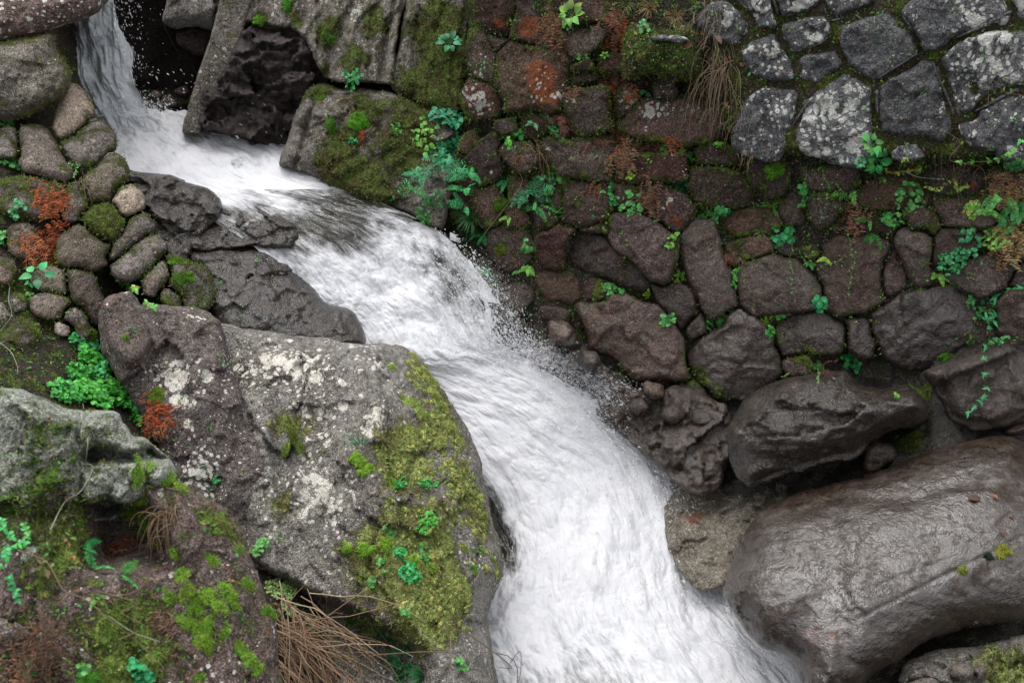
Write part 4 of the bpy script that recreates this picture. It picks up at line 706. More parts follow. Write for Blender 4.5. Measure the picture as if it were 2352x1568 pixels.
# ------------------------------------------------------------------ water
def water_mat(name, streak, foam_col=(.57, .57, .588), deep=(.055, .052, .042)):
    m = NT(name)
    uv = m.attr('flow').outputs['Vector']; fo = m.attr('foam').outputs['Fac']; cov = m.attr('cover').outputs['Fac']
    geo = m.new('ShaderNodeNewGeometry'); P = geo.outputs['Position']
    mp = m.new('ShaderNodeMapping'); m.set(mp.inputs[0], uv); mp.inputs[3].default_value = streak
    mp2 = m.new('ShaderNodeMapping'); m.set(mp2.inputs[0], uv); mp2.inputs[3].default_value = (streak[0] * 6.0, streak[1] * 3.6, 1)
    a = m.noise(mp.outputs[0], 1.0, 6, .72, .9); b = m.noise(mp2.outputs[0], 1.0, 3, .7, .5); c = m.noise(P, 7.0, 3, .6)
    f = m.math('ADD', fo, m.math('MULTIPLY', m.math('SUBTRACT', a, .5), 1.5)); f = m.math('ADD', f, m.math('MULTIPLY', m.math('SUBTRACT', b, .5), .75)); f = m.math('ADD', f, m.math('MULTIPLY', m.math('SUBTRACT', c, .5), .7))
    fk = m.ss(f, .12, .95)
    a2 = m.noise(mp.outputs[0], 1.0, 2, .5, .6); h = m.math('MULTIPLY', a2, .10)
    bp = m.new('ShaderNodeBump'); bp.inputs['Distance'].default_value = 1.0; bp.inputs['Strength'].default_value = .10; m.set(bp.inputs['Height'], h)
    bpw = m.new('ShaderNodeBump'); bpw.inputs['Distance'].default_value = 1.0; bpw.inputs['Strength'].default_value = .45; m.set(bpw.inputs['Height'], h)
    foam = m.new('ShaderNodeBsdfPrincipled'); m.set(foam.inputs['Base Color'], m.mix(m.ss(m.math('ADD', m.math('MULTIPLY', c, .6), m.math('MULTIPLY', a, .4)), .36, .60), tuple(q * w for q, w in zip(foam_col, (.88, .895, .915))), foam_col)); foam.inputs['Roughness'].default_value = .55
    foam.inputs['Specular IOR Level'].default_value = .2; m.set(foam.inputs['Normal'], bp.outputs[0])
    wat = m.new('ShaderNodeBsdfPrincipled'); m.set(wat.inputs['Base Color'], deep); wat.inputs['Roughness'].default_value = .09; wat.inputs['Specular IOR Level'].default_value = .6; m.set(wat.inputs['Normal'], bpw.outputs[0])
    tr = m.new('ShaderNodeBsdfTransparent'); tr.inputs[0].default_value = (.72, .74, .68, 1)
    fr = m.new('ShaderNodeFresnel'); fr.inputs[0].default_value = 1.33; m.set(fr.inputs['Normal'], bpw.outputs[0])
    w2 = m.new('ShaderNodeMixShader'); m.set(w2.inputs[0], m.math('ADD', m.math('MULTIPLY', fr.outputs[0], .9), .42, clamp=True)); m.t.links.new(tr.outputs[0], w2.inputs[1]); m.t.links.new(wat.outputs[0], w2.inputs[2])
    mx = m.new('ShaderNodeMixShader'); m.set(mx.inputs[0], fk); m.t.links.new(w2.outputs[0], mx.inputs[1]); m.t.links.new(foam.outputs[0], mx.inputs[2])
    # the sheet breaks up into ragged holes at its edges
    ck = m.ss(m.math('ADD', cov, m.math('MULTIPLY', m.math('SUBTRACT', m.mixf(.5, a, b), .5), 1.7)), .40, .50)
    clear = m.new('ShaderNodeBsdfTransparent')
    ou = m.new('ShaderNodeMixShader'); m.set(ou.inputs[0], ck); m.t.links.new(clear.outputs[0], ou.inputs[1]); m.t.links.new(mx.outputs[0], ou.inputs[2])
    m.t.links.new(ou.outputs[0], m.out.inputs[0])
    return m.m
M_WATER = water_mat('rushing_water', (10, 4.2, 1))
M_FALL = water_mat('falling_water', (13, 5, 1), foam_col=(.56, .58, .60), deep=(.07, .085, .088))
def strip(name, rows, mat, nu, nv, disp, freq, foam_f, cover_f, hump=None):
    """rows: (uL, vL, uR, vR, world z or depth fn); resampled smoothly along the flow"""
    rows = np.array(rows, float); k = len(rows); t = np.linspace(0, k - 1, nv)
    i = np.clip(t.astype(int), 0, k - 2); f = (t - i)[:, None]
    g = np.gradient(rows, axis=0)
    h00 = 2 * f**3 - 3 * f**2 + 1; h10 = f**3 - 2 * f**2 + f; h01 = -2 * f**3 + 3 * f**2; h11 = f**3 - f**2
    Rw = h00 * rows[i] + h10 * g[i] + h01 * rows[i + 1] + h11 * g[i + 1]
    s = np.linspace(0, 1, nu)
    U = Rw[:, 0:1] * (1 - s) + Rw[:, 2:3] * s; Vv = Rw[:, 1:2] * (1 - s) + Rw[:, 3:4] * s
    Z = np.repeat(Rw[:, 4:5], nu, 1)
    tt = np.repeat(t[:, None], nu, 1); ss = np.repeat(s[None], nv, 0)
    rx, ry = rays(U, Vv)
    zc = Z / (-.5 + .866 * ry) if name != 'waterfall' else Z / (.866 + .5 * ry)
    P = unproj(U.ravel(), Vv.ravel(), zc.ravel()).reshape(nv, nu, 3)
    dl = np.linalg.norm(np.diff(P[:, nu // 2], axis=0), axis=1); L = np.concatenate([[0], np.cumsum(dl)])
    wdt = np.linalg.norm(P[:, -1] - P[:, 0], axis=1)
    fu = (ss - .5) * wdt[:, None]; fl = np.repeat(L[:, None], nu, 1)
    du = np.gradient(P, axis=1); dv = np.gradient(P, axis=0); N = np.cross(du, dv); N /= np.linalg.norm(N, axis=2)[..., None] + 1e-9
    flip = (N * (-CF)).sum(2) < 0; N[flip] *= -1
    q = np.stack([fu * freq[0], fl * freq[1], np.full_like(fu, 3.3)], -1).reshape(-1, 3)
    warp = np.stack([fbm(q * .4 + 5, 2, .5, 61), fbm(q * .4 + 15, 2, .5, 63), np.zeros(len(q))], 1) * .8
    n1 = fbm(q + warp, 3, .45, 31).reshape(nv, nu); n2 = fbm(np.stack([fu * 7, fl * 4, np.full_like(fu, 1.7)], -1).reshape(-1, 3), 4, .55, 41, ridge=True).reshape(nv, nu)
    dsp = disp(ss, tt) * (n1 * 1.3 - n2 * .9)
    P = P + N * dsp[..., None]
    if hump is not None: P = P + hump(ss, tt, N)
    idx = np.arange(nu * nv).reshape(nv, nu)
    F = np.stack([idx[:-1, :-1], idx[1:, :-1], idx[1:, 1:], idx[:-1, 1:]], -1).reshape(-1, 4)
    o = mesh_np(name, P.reshape(-1, 3), F, None, mat, dict(foam=foam_f(ss, tt, n1).ravel(), cover=cover_f(ss, tt).ravel()))
    at = o.data.attributes.new('flow', 'FLOAT_VECTOR', 'POINT'); at.data.foreach_set('vector', np.stack([fu, fl, 0 * fu], -1).astype(np.float32).ravel())
    return o, P, N, ss, tt
STREAM = [  # left, right edge and water level; pool, lip, chute, white outflow
 (190, 245, 455, 246, -3.03), (180, 290, 600, 296, -3.07), (200, 345, 690, 345, -3.09), (220, 400, 740, 400, -3.10), (330, 440, 790, 430, -3.11), (430, 470, 850, 452, -3.12), (505, 515, 905, 478, -3.15),
 (590, 570, 960, 508, -3.21), (640, 640, 1040, 560, -3.32), (680, 710, 1100, 640, -3.45), (730, 770, 1152, 720, -3.57), (770, 850, 1200, 800, -3.70), (870, 900, 1285, 850, -3.81), (960, 980, 1375, 920, -3.93), (1010, 1060, 1455, 985, -4.05), (1040, 1130, 1530, 1040, -4.15),
 (1060, 1220, 1590, 1140, -4.27), (1080, 1310, 1620, 1235, -4.36), (1080, 1390, 1660, 1320, -4.42), (1070, 1460, 1720, 1420, -4.46), (1080, 1540, 1830, 1510, -4.50), (1100, 1640, 1920, 1620, -4.54), (1120, 1780, 2020, 1760, -4.58)]
STREAM = [(a, b, c + (0 if i < 9 else 6 if i < 11 else 8 if i < 13 else 62 if i < 18 else 34), d + (0 if i < 11 else 6 if i < 16 else 0), e) for i, (a, b, c, d, e) in enumerate(STREAM)]
def g_(s, c, w): return np.exp(-((s - c) / w) ** 2)
def foam_st(s, t, n):
    f = .55 + 0 * s
    f = np.where(t < 4, .95, f)
    lip = g_(t, 5.3, .95)
    f = f - lip * (.0 + .48 * sstep(.45, .85, s))                                # smooth dark water at the lip
    f = f + g_(t, 3.8, 1.2) * .25 * (s < .6)
    f = f - g_(t, 6.3, .8) * g_(s, .25, .28) * .42             # clear shallow slide on the left
    f = f - g_(t, 7.0, .8) * g_(s, .52, .13) * .6
    f = f + sstep(6.8, 8.2, t) * .36
    f = f - g_(t, 9.2, 1.6) * g_(s, .84, .17) * .42               # grey translucent shoulder on the right
    f = f + sstep(9.5, 12, t) * .30
    f = f - g_(t, 16.3, 1.3) * g_(s, .14, .10) * .85             # eddy beside the mossy boulder
    f = f - g_(t, 14.8, 1.2) * g_(s, .12, .07) * .55
    f = f - g_(t, 20.6, 1.3) * (.24 + .42 * g_(s, .35, .18)) * (1 - g_(s, .75, .16)) - g_(t, 13.2, 1.2) * g_(s, .3, .2) * .12 - .22 * g_(t, 11.5, 1.6) * g_(s, .80, .12) - .2 * sstep(.10, .0, s - .12) * sstep(12, 15, t)
    return np.clip(f, .02, 1.3)
def cover_st(s, t):
    e = sstep(0, .07, 1 - s) * .75 + .25
    e = np.where(t > 10, sstep(0, .30, 1 - s) * .72 + .22, e)
    e = np.where(t > 18, sstep(0, .10, 1 - s) * .8 + .15, e)
    e = np.where(t < 7, 1.0, e)
    return e
def hump_st(s, t, N):
    up = np.array([0, 0, 1.0]); a = .10 * g_(t, 9.3, 2.0) * g_(s, .85, .22) + .07 * g_(t, 12.5, 3) * g_(s, .6, .25) + .06 * g_(t, 17.5, 1.6) * g_(s, .5, .3) - .05 * g_(t, 16.2, 1.2) * g_(s, .14, .1)
    return a[..., None] * up
stream, SP, SN, Ss, St = strip('stream_water', STREAM, M_WATER, 420, 900, lambda s, t: .012 + .026 * sstep(6.5, 9, t) - .010 * sstep(11, 14, t) + .006 * (t < 4) + .03 * g_(t, .3, 1.0) + .012 * sstep(17, 19, t), (5, 2.2), foam_st, cover_st, hump_st)
tag(stream, 'white rushing stream sliding from the pool down between the rocks', 'water', kind='structure')
Y0 = 7.92
FALL = [(140, -110, 250, -110, Y0 + .16), (150, -40, 258, -40, Y0 + .10), (156, 0, 264, 0, Y0 + .06), (160, 40, 272, 40, Y0 + .03), (164, 80, 285, 80, Y0 + .01), (167, 120, 303, 120, Y0), (172, 160, 307, 160, Y0 - .02), (178, 190, 316, 190, Y0 - .04), (192, 220, 330, 220, Y0 - .06), (210, 250, 342, 250, Y0 - .08), (215, 290, 380, 290, Y0 - .12), (218, 330, 395, 330, Y0 - .16)]
fall, FP, FN, Fs, Ft = strip('waterfall', FALL, M_FALL, 160, 320, lambda s, t: .05 + 0 * s, (11, 4), lambda s, t, n: .66 + .4 * n + .12 + .36 * g_(s, .72, .25) + .2 * g_(t, 0, 2.5) + .35 * sstep(7.5, 9.5, t) - .25 * g_(s, .3, .25) * g_(t, 5, 3), lambda s, t: np.minimum(sstep(0, .16, s), sstep(0, .2, 1 - s)) * .75 + .3 - .35 * sstep(8.6, 10, t))
tag(fall, 'small waterfall dropping from behind the boulder into the pool', 'waterfall', kind='structure')

# flying drops: small stretched beads along their flight, all one spray
ICO_V = np.array([(1, 0, 0), (0, 1, 0), (-1, 0, 0), (0, -1, 0), (0, 0, 1), (0, 0, -1)], float)
ICO_F = np.array([(0,1,4),(1,2,4),(2,3,4),(3,0,4),(1,0,5),(2,1,5),(3,2,5),(0,3,5)])
def drops(name, P, D, r, st, mat, label):
    n = len(P); D = D / np.linalg.norm(D, axis=1)[:, None]
    a = np.cross(D, np.array([.3, .5, .81])); a /= np.linalg.norm(a, axis=1)[:, None]; b = np.cross(D, a)
    V = P[:, None] + r[:, None, None] * (ICO_V[None, :, 0:1] * a[:, None] + ICO_V[None, :, 1:2] * b[:, None] + ICO_V[None, :, 2:3] * D[:, None] * st[:, None, None])
    V = V + rng.normal(size=V.shape) * (r * .22)[:, None, None]
    F = (ICO_F[None] + np.arange(n)[:, None, None] * 6).reshape(-1, 3)
    o = mesh_np(name, V.reshape(-1, 3), None, F, mat); tag(o, label, 'water spray', kind='stuff'); return o
mdr = NT('water_drops'); bs = mdr.new('ShaderNodeBsdfPrincipled'); bs.inputs['Base Color'].default_value = (.92, .93, .95, 1); bs.inputs['Roughness'].default_value = .5; bs.inputs['Specular IOR Level'].default_value = .2
bt = mdr.new('ShaderNodeBsdfTranslucent'); bt.inputs[0].default_value = (.92, .93, .95, 1); bm_ = mdr.new('ShaderNodeMixShader'); bm_.inputs[0].default_value = .5; mdr.t.links.new(bs.outputs[0], bm_.inputs[1]); mdr.t.links.new(bt.outputs[0], bm_.inputs[2])
dt = mdr.new('ShaderNodeBsdfTransparent'); dm = mdr.new('ShaderNodeMixShader'); dm.inputs[0].default_value = .5
mdr.t.links.new(dt.outputs[0], dm.inputs[1]); mdr.t.links.new(bm_.outputs[0], dm.inputs[2]); mdr.t.links.new(dm.outputs[0], mdr.out.inputs[0]); M_DROP = mdr.m
def spray_edge(t0, t1, side, n, out, up, size, lenk, fall_=.35):
    nv, nu = SP.shape[:2]; t = rng.uniform(t0, t1, n); iv = np.clip((t / (len(STREAM) - 1) * (nv - 1)).astype(int), 1, nv - 2)
    clump = fbm(np.stack([t * 5, np.zeros(n), np.zeros(n)], 1), 3, .6, 77); s = rng.beta(5, 1.3, n) if side > 0 else rng.beta(1.2, 5, n)
    iu = np.clip((s * (nu - 1)).astype(int), 0, nu - 1); p = SP[iv, iu]; fl = SP[np.minimum(iv + 8, nv - 1), iu] - SP[iv - 1, iu]; fl /= np.linalg.norm(fl, axis=1)[:, None] + 1e-9
    e = SP[iv, -1] - SP[iv, 0]; e /= np.linalg.norm(e, axis=1)[:, None]; e *= side
    o_ = np.abs(rng.normal(size=n)) * out * (.5 + 1.4 * np.clip(clump + .4, 0, 1)); u_ = np.abs(rng.normal(size=n)) * up
    p = p + e * o_[:, None] + np.array([0, 0, 1.0]) * (u_ + .02)[:, None] + fl * (rng.uniform(0, .15, n))[:, None]
    D = fl * 1.0 + e * rng.uniform(-.1, .7, n)[:, None] + np.array([0, 0, 1.0]) * rng.uniform(-.35, .5, n)[:, None]
    r = size * np.exp(rng.normal(size=n) * .5) * (1 - .45 * np.clip(o_ / (out * 2.5), 0, 1))
    return p, D, r, rng.uniform(1.0, lenk, n)
parts = [spray_edge(10.4, 13.4, 1, 3600, .075, .04, .0021, 3.2), spray_edge(13.0, 15.8, 1, 3600, .075, .04, .0022, 3.2), spray_edge(8.0, 11.0, 1, 1400, .018, .025, .0025, 2.5), spray_edge(15.5, 18.5, 1, 1600, .05, .03, .0024, 3), spray_edge(18.5, 21.5, 1, 1400, .045, .025, .0028, 2.5), spray_edge(9, 15.8, 1, 30000, .05, .05, .0010, 3), spray_edge(15.8, 21, 1, 4000, .05, .03, .0010, 3), spray_edge(10.6, 15.5, 1, 60, .04, .03, .006, 2.0)]
drops('spray', *[np.concatenate([q[k] for q in parts]) for k in range(4)], M_DROP, 'white drops thrown off the right edge of the rushing water')
# drops round the waterfall, in the cave mouth and the recess
n = 620; uu_ = rng.normal(282, 30, n); vv_ = rng.uniform(-10, 260, n); zz = (Y0 + rng.normal(size=n) * .08) / (.866 + .5 * rays(uu_, vv_)[1])
nb = 2200; ub = rng.normal(300, 45, nb); vb = 268 - np.abs(rng.normal(size=nb)) * 22; zb = flat_z(ub, np.maximum(vb, 262), -3.02) - rng.uniform(0, .2, nb)
drops('spray', unproj(ub, vb, zb), np.tile([.2, 0, .6], (nb, 1)) + rng.normal(size=(nb, 3)) * .5, .0018 * np.exp(rng.normal(size=nb) * .5), rng.uniform(1, 2.5, nb), M_DROP, 'white splash where the waterfall strikes the pool')
n2 = 130; u2 = rng.uniform(330, 680, n2); v2 = rng.uniform(160, 330, n2); z2 = rng.uniform(8.0, 8.3, n2)
Pd = np.concatenate([unproj(uu_, vv_, zz), unproj(u2, v2, z2)]); Dd = np.concatenate([np.tile([.08, 0, -1.0], (n, 1)) + rng.normal(size=(n, 3)) * .12, np.tile([.55, 0, -.45], (n2, 1)) + rng.normal(size=(n2, 3)) * .15])
drops('spray', Pd, Dd, np.concatenate([.0017 * np.exp(rng.normal(size=n) * .45), .0025 * np.exp(rng.normal(size=n2) * .35)]), np.concatenate([rng.uniform(1.2, 4, n), rng.uniform(2, 5, n2)]), M_DROP, 'fine drops falling beside the waterfall in front of the dark cave')

# ------------------------------------------------------------------ plants
ml = NT('plant_leaf'); ta = ml.attr('tint').outputs['Color']; gg = ml.new('ShaderNodeNewGeometry')
lc = ml.mix(ml.math('MULTIPLY', ml.noise(gg.outputs['Position'], 60, 2, .6), .7), ta, ml.mix(1.0, ta, (.45, .5, .5), 'MULTIPLY'))
lb = ml.new('ShaderNodeBsdfPrincipled'); ml.set(lb.inputs['Base Color'], lc); lb.inputs['Roughness'].default_value = .48; lb.inputs['Specular IOR Level'].default_value = .35
tl = ml.new('ShaderNodeBsdfTranslucent'); ml.set(tl.inputs[0], lc); lm = ml.new('ShaderNodeMixShader'); lm.inputs[0].default_value = .25
ml.t.links.new(lb.outputs[0], lm.inputs[1]); ml.t.links.new(tl.outputs[0], lm.inputs[2]); ml.t.links.new(lm.outputs[0], ml.out.inputs[0]); M_LEAF = ml.m
UP = np.array([0, 0, 1.0])
def nrm(a): return a / (np.linalg.norm(a) + 1e-12)
class LB_:
    def __init__(s): s.V = []; s.F = []; s.C = []
    def leaf(s, P, d, n, L, Wd, col, bend=.3, shape='oval', k=3):
        d = nrm(d); sd = nrm(np.cross(d, n)); n = np.cross(sd, d); b = len(s.V); col = np.array(col) * (1.32 if col[1] > col[0] else 1.0); col = np.clip(np.array(col) * random.uniform(.5, 1.35) * np.array([random.uniform(.75, 1.6), 1, random.uniform(.7, 1.2)]), 0, .8)
        for i in range(k + 1):
            t = i / k
            w = {'oval': math.sin(math.pi * min(1, .06 + .94 * t ** .85)), 'round': math.sqrt(max(0, 1 - (2 * t - 1) ** 2)) * (.85 + .3 * t) + .06 * (1 - t), 'lance': (1 - t) ** .7 * min(1, .35 + 3 * t), 'blade': (1 - t) ** .5 * (.6 + .4 * t)}[shape] * Wd * .5
            c = P + d * L * t * (1 - .25 * bend * t) - n * L * bend * t * t
            s.V += [c - sd * w + n * w * .28, c, c + sd * w + n * w * .28]; s.C += [col, col * .86, col]
        for i in range(k):
            q = b + i * 3; s.F += [(q, q + 1, q + 4, q + 3), (q + 1, q + 2, q + 5, q + 4)]
    def tube(s, pts, r0, r1, col):
        pts = np.array(pts); b = len(s.V); m = len(pts); col = np.array(col)
        for i, p in enumerate(pts):
            d = nrm(pts[min(i + 1, m - 1)] - pts[max(i - 1, 0)]); a = nrm(np.cross(d, (.37, .61, .7))); c = np.cross(d, a); r = r0 + (r1 - r0) * i / max(1, m - 1)
            for q in range(4): an = q * math.pi / 2; s.V.append(p + r * (math.cos(an) * a + math.sin(an) * c)); s.C.append(col * random.uniform(.8, 1.15))
        for i in range(m - 1):
            for q in range(4): s.F.append((b + i * 4 + q, b + i * 4 + (q + 1) % 4, b + i * 4 + 4 + (q + 1) % 4, b + i * 4 + 4 + q))
    def build(s, name, parent=None, mat=None):
        if not s.V: return None
        V = np.array(s.V); o0 = np.array(parent.location) if parent is not None else V.mean(0)
        o = mesh_np(name, V - o0, np.array(s.F), None, mat or M_LEAF, cols=np.array(s.C))
        if parent is not None: o.parent = parent; o.matrix_parent_inverse = Matrix.Identity(4)
        else: o.location = o0
        return o
def arc(P, d, L, droop, k=7, wob=.0):
    pts = [np.array(P)]; d = nrm(d)
    for i in range(k):
        d = nrm(d + np.array([0, 0, -1.0]) * droop / k + rng.normal(size=3) * wob); pts.append(pts[-1] + d * L / k)
    return pts
def basis(n):
    e1 = nrm(np.cross(UP if abs(n[2]) < .95 else np.array([0, 1.0, 0]), n)); return e1, np.cross(n, e1)
TEAL = (.078, .31, .078); GREEN = (.105, .31, .045); DTEAL = (.045, .185, .060); LIME = (.17, .36, .05); YEL = (.27, .36, .06); BROWN = (.22, .095, .05); RUST = (.44, .14, .045); TAN = (.33, .22, .12); STRAW = (.30, .185, .10); OLIVE = (.10, .16, .03); PINKB = (.30, .15, .11)
def clover(P, n, r, cnt, ls, col, name='clover', flat=.35):
    r *= 1.3; ls *= .98; cnt = int(cnt * 1.5); sq = random.uniform(.55, .9); ph = random.uniform(0, 50); col = tuple(min(.6, q * 1.1) for q in col); e = empty(name, P); b = LB_(); st = LB_(); e1, e2 = basis(n)
    for i in range(cnt):
        a = random.uniform(0, 6.28); q = r * math.sqrt(random.random()); off = e1 * math.cos(a) * q * sq + e2 * math.sin(a) * q
        if cnt > 14 and fbm(np.array([[off @ e1 * 28 + ph, off @ e2 * 28, ph]]), 2, .5, 5)[0] + random.gauss(0, .12) < -.06: continue
        h = random.uniform(.4, 1.5) * ls * 1.3 * (1.1 - .5 * q / r)
        root = P + off * .75 - n * .01; tip = P + off + n * h + UP * h * .3
        st.tube([root, (root + tip) / 2 + n * h * .2, tip], .0009, .0007, np.array(col) * .8)
        fn = nrm(n * (1 - flat) + UP * flat + rng.normal(size=3) * .35); f1, f2 = basis(fn); a0 = random.uniform(0, 6.28)
        for k in range(3):
            an = a0 + k * 2.09 + random.uniform(-.2, .2); b.leaf(tip, f1 * math.cos(an) + f2 * math.sin(an), fn, ls * random.uniform(.75, 1.15), ls * .95, col, .25, 'round', 3)
    if cnt > 24: st.build('stems', e)
    else:
        o_ = len(b.V); b.V += st.V; b.C += st.C; b.F += [tuple(i + o_ for i in f) for f in st.F]
    b.build('leaves', e); return e
def creeper(P, n, r, cnt, ls, col, name='creeping_plant'):
    ls *= 1.15; col = tuple(q * 1.35 for q in col); e = empty(name, P); b = LB_(); e1, e2 = basis(n)
    for i in range(cnt):
        a = random.uniform(0, 6.28); q = r * math.sqrt(random.random()); p = P + e1 * math.cos(a) * q + e2 * math.sin(a) * q + n * random.uniform(.2, 1.3) * ls
        fn = nrm(n + UP * .4 + rng.normal(size=3) * .5); f1, f2 = basis(fn); an = random.uniform(0, 6.28); d = f1 * math.cos(an) + f2 * math.sin(an)
        b.leaf(p, d, fn, ls * random.uniform(.7, 1.2), ls * .75, col, .3, 'oval', 3); b.leaf(p, -d, fn, ls * random.uniform(.7, 1.2), ls * .75, col, .3, 'oval', 3)
    b.build('leaves', e); return e
def frond(e, P, d, n, L, col, droop=1.1, wid=.30, curl=.3, pair=15, sub=True, nm='frond'):
    b = LB_(); pts = arc(P, d, L, droop, 12, .03); b.tube(pts, .0014, .0006, np.array(col) * .6)
    for i in range(1, pair * 1):
        t = i / pair; x = t * 12; k = min(int(x), 11); p = pts[k] + (pts[k + 1] - pts[k]) * (x - k); ax = nrm(pts[k + 1] - pts[k])
        sd = nrm(np.cross(ax, n)); ln = L * wid * (min(1, .35 + 2.6 * t)) * (1 - t) ** .62
        for sg in (-1, 1):
            dd = nrm(sd * sg + ax * .45 + rng.normal(size=3) * .07)
            if sub and ln > .03:
                m = max(3, int(ln / .008)); n2 = nrm(np.cross(dd, sd * sg + ax) + n)
                for j in range(1, m + 1):
                    tt = j / m; pp = p + dd * ln * tt - n * ln * curl * tt * tt * .5
                    for s2 in (-1, 1): b.leaf(pp, nrm(ax * s2 + dd * .6), n, max(.008, ln * .36 * (1.08 - tt)), max(.006, ln * .16), col, curl, 'lance', 1)
            else: b.leaf(p, dd, n, ln, max(.007, ln * .32), col, curl, 'lance', 2)
    b.build(nm, e)
def fern(P, n, cnt, L, col, name='fern', droop=1.3, spread=1.0, up=.35, sub=True, curl=.3, wid=.30):
    L *= 1.2; col = tuple(q * 1.45 for q in col) if col[1] > col[0] else col; e = empty(name, P); e1, e2 = basis(n)
    for i in range(cnt):
        a = -1.2 + 2.4 * (i + .5) / cnt + random.uniform(-.25, .25); d = nrm(n * .55 + e1 * math.sin(a) * spread + UP * up * math.cos(a) + rng.normal(size=3) * .12)
        frond(e, P + e1 * random.uniform(-.012, .012), d, nrm(n + UP * .3), L * random.uniform(.7, 1.1), col, droop * random.uniform(.8, 1.25), wid, curl, sub=sub)
    return e
def grass(P, n, cnt, L, col, name='grass_tuft', w=.004, droop=1.4, col2=None):
    e = empty(name, P); b = LB_(); e1, e2 = basis(n)
    for i in range(cnt):
        a = random.uniform(0, 6.28); d = nrm(n * .5 + UP * .5 + (e1 * math.cos(a) + e2 * math.sin(a)) * random.uniform(.2, .9)); pts = arc(P + (e1 * math.cos(a) + e2 * math.sin(a)) * .008, d, L * random.uniform(.5, 1.1), droop * random.uniform(.5, 1.2), 6)
        c = np.array(col2 if col2 is not None and random.random() < .35 else col) * random.uniform(.7, 1.25); q = len(b.V)
        for k, p in enumerate(pts):
            ax = nrm(pts[min(k + 1, 6)] - pts[max(k - 1, 0)]); sd = nrm(np.cross(ax, n)); ww = w * .5 * (1 - (k / 6.3) ** 2); b.V += [p - sd * ww, p + sd * ww]; b.C += [c, c]
        for k in range(6): b.F.append((q + 2 * k, q + 2 * k + 1, q + 2 * k + 3, q + 2 * k + 2))
    b.build('blades', e); return e
def rosette(P, n, cnt, L, Wd, col, name='broad_leaved_plant', tilt=.5):
    e = empty(name, P)
    fn = nrm(n + UP * .5); e1, e2 = basis(fn)
    for i in range(cnt):
        b = LB_(); a = i * 2.4 + random.uniform(-.2, .2); d = nrm(e1 * math.cos(a) + e2 * math.sin(a) + fn * random.uniform(.2, tilt * 1.6)); st = P + fn * .01; tip = st + d * L * .45 + fn * L * .1
        b.tube([st, tip], .0012, .001, np.array(col) * .8); b.leaf(tip, d, fn, L * random.uniform(.6, .95), Wd, col, .45, 'oval', 5); b.build('leaf', e)
    return e
def strands(P, n, cnt, L, col, name, droop=3.0, spread=.03, r=.0013, wob=.12, col2=None):
    e = empty(name, P); b = LB_(); e1, e2 = basis(n)
    for i in range(cnt):
        d = nrm(n * .5 + e1 * random.uniform(-.7, .7) + UP * random.uniform(-.6, .4)); b.tube(arc(P + e1 * rng.normal() * spread + e2 * rng.normal() * spread, d, L * random.uniform(.4, 1.1), droop, 8, wob), r, r * .5, np.array(col2 if col2 is not None and random.random() < .4 else col) * random.uniform(.7, 1.2))
    b.build('stalks', e); return e
def shaggy(P, n, r, cnt, L, col, name, col2=None):
    e = empty(name, P); b = LB_(); e1, e2 = basis(n)
    for i in range(cnt):
        p = P + e1 * rng.normal() * r * .42 + e2 * rng.normal() * r * .55 + n * random.uniform(0, .3) * r; c = np.array(col2 if col2 is not None and random.random() < .35 else col)
        d = nrm(n * .6 + UP * random.uniform(-.9, .5) + e1 * random.uniform(-.8, .8)); pts = arc(p, d, L * random.uniform(.5, 1.2), 1.6, 4, .2); b.tube(pts, .0015, .001, c * .8)
        for k in range(1, 5):
            for sg in (-1, 1): b.leaf(pts[k], nrm(pts[k] - pts[k - 1] + sg * e1 * .9 + rng.normal(size=3) * .3), n, L * random.uniform(.2, .36), L * .12, c, .6, 'lance', 2)
    b.build('dry_fronds', e); return e
def vine(path, col, ls, name, every=1, whorl=3, off=.02, stemcol=(.10, .09, .04), r=.0016):
    pts = []
    for (u, v) in path:
        P, n, _ = hit(u, v); pts.append(P + n * off)
    dense = []
    for a, b_ in zip(pts[:-1], pts[1:]):
        for k in range(4): dense.append(a + (b_ - a) * k / 4 + rng.normal(size=3) * .003)
    dense.append(pts[-1]); e = empty(name, pts[0]); b = LB_(); b.tube(dense, r, r * .7, stemcol); b.build('stem', e); l = LB_()
    for k in range(1, len(dense), every):
        fn = nrm(-CF * .6 + UP * .6 + rng.normal(size=3) * .3); f1, f2 = basis(fn); a0 = random.uniform(0, 6.28); tp = dense[k] + fn * ls * .3
        for q in range(whorl): an = a0 + q * (6.28 / whorl if whorl <= 3 else 4.4 / whorl); l.leaf(tp, f1 * math.cos(an) + f2 * math.sin(an), fn, ls * random.uniform(.7, 1.15), ls * (.62 if whorl <= 3 else .34), col, .35, 'oval', 3)
    l.build('leaves', e); return e
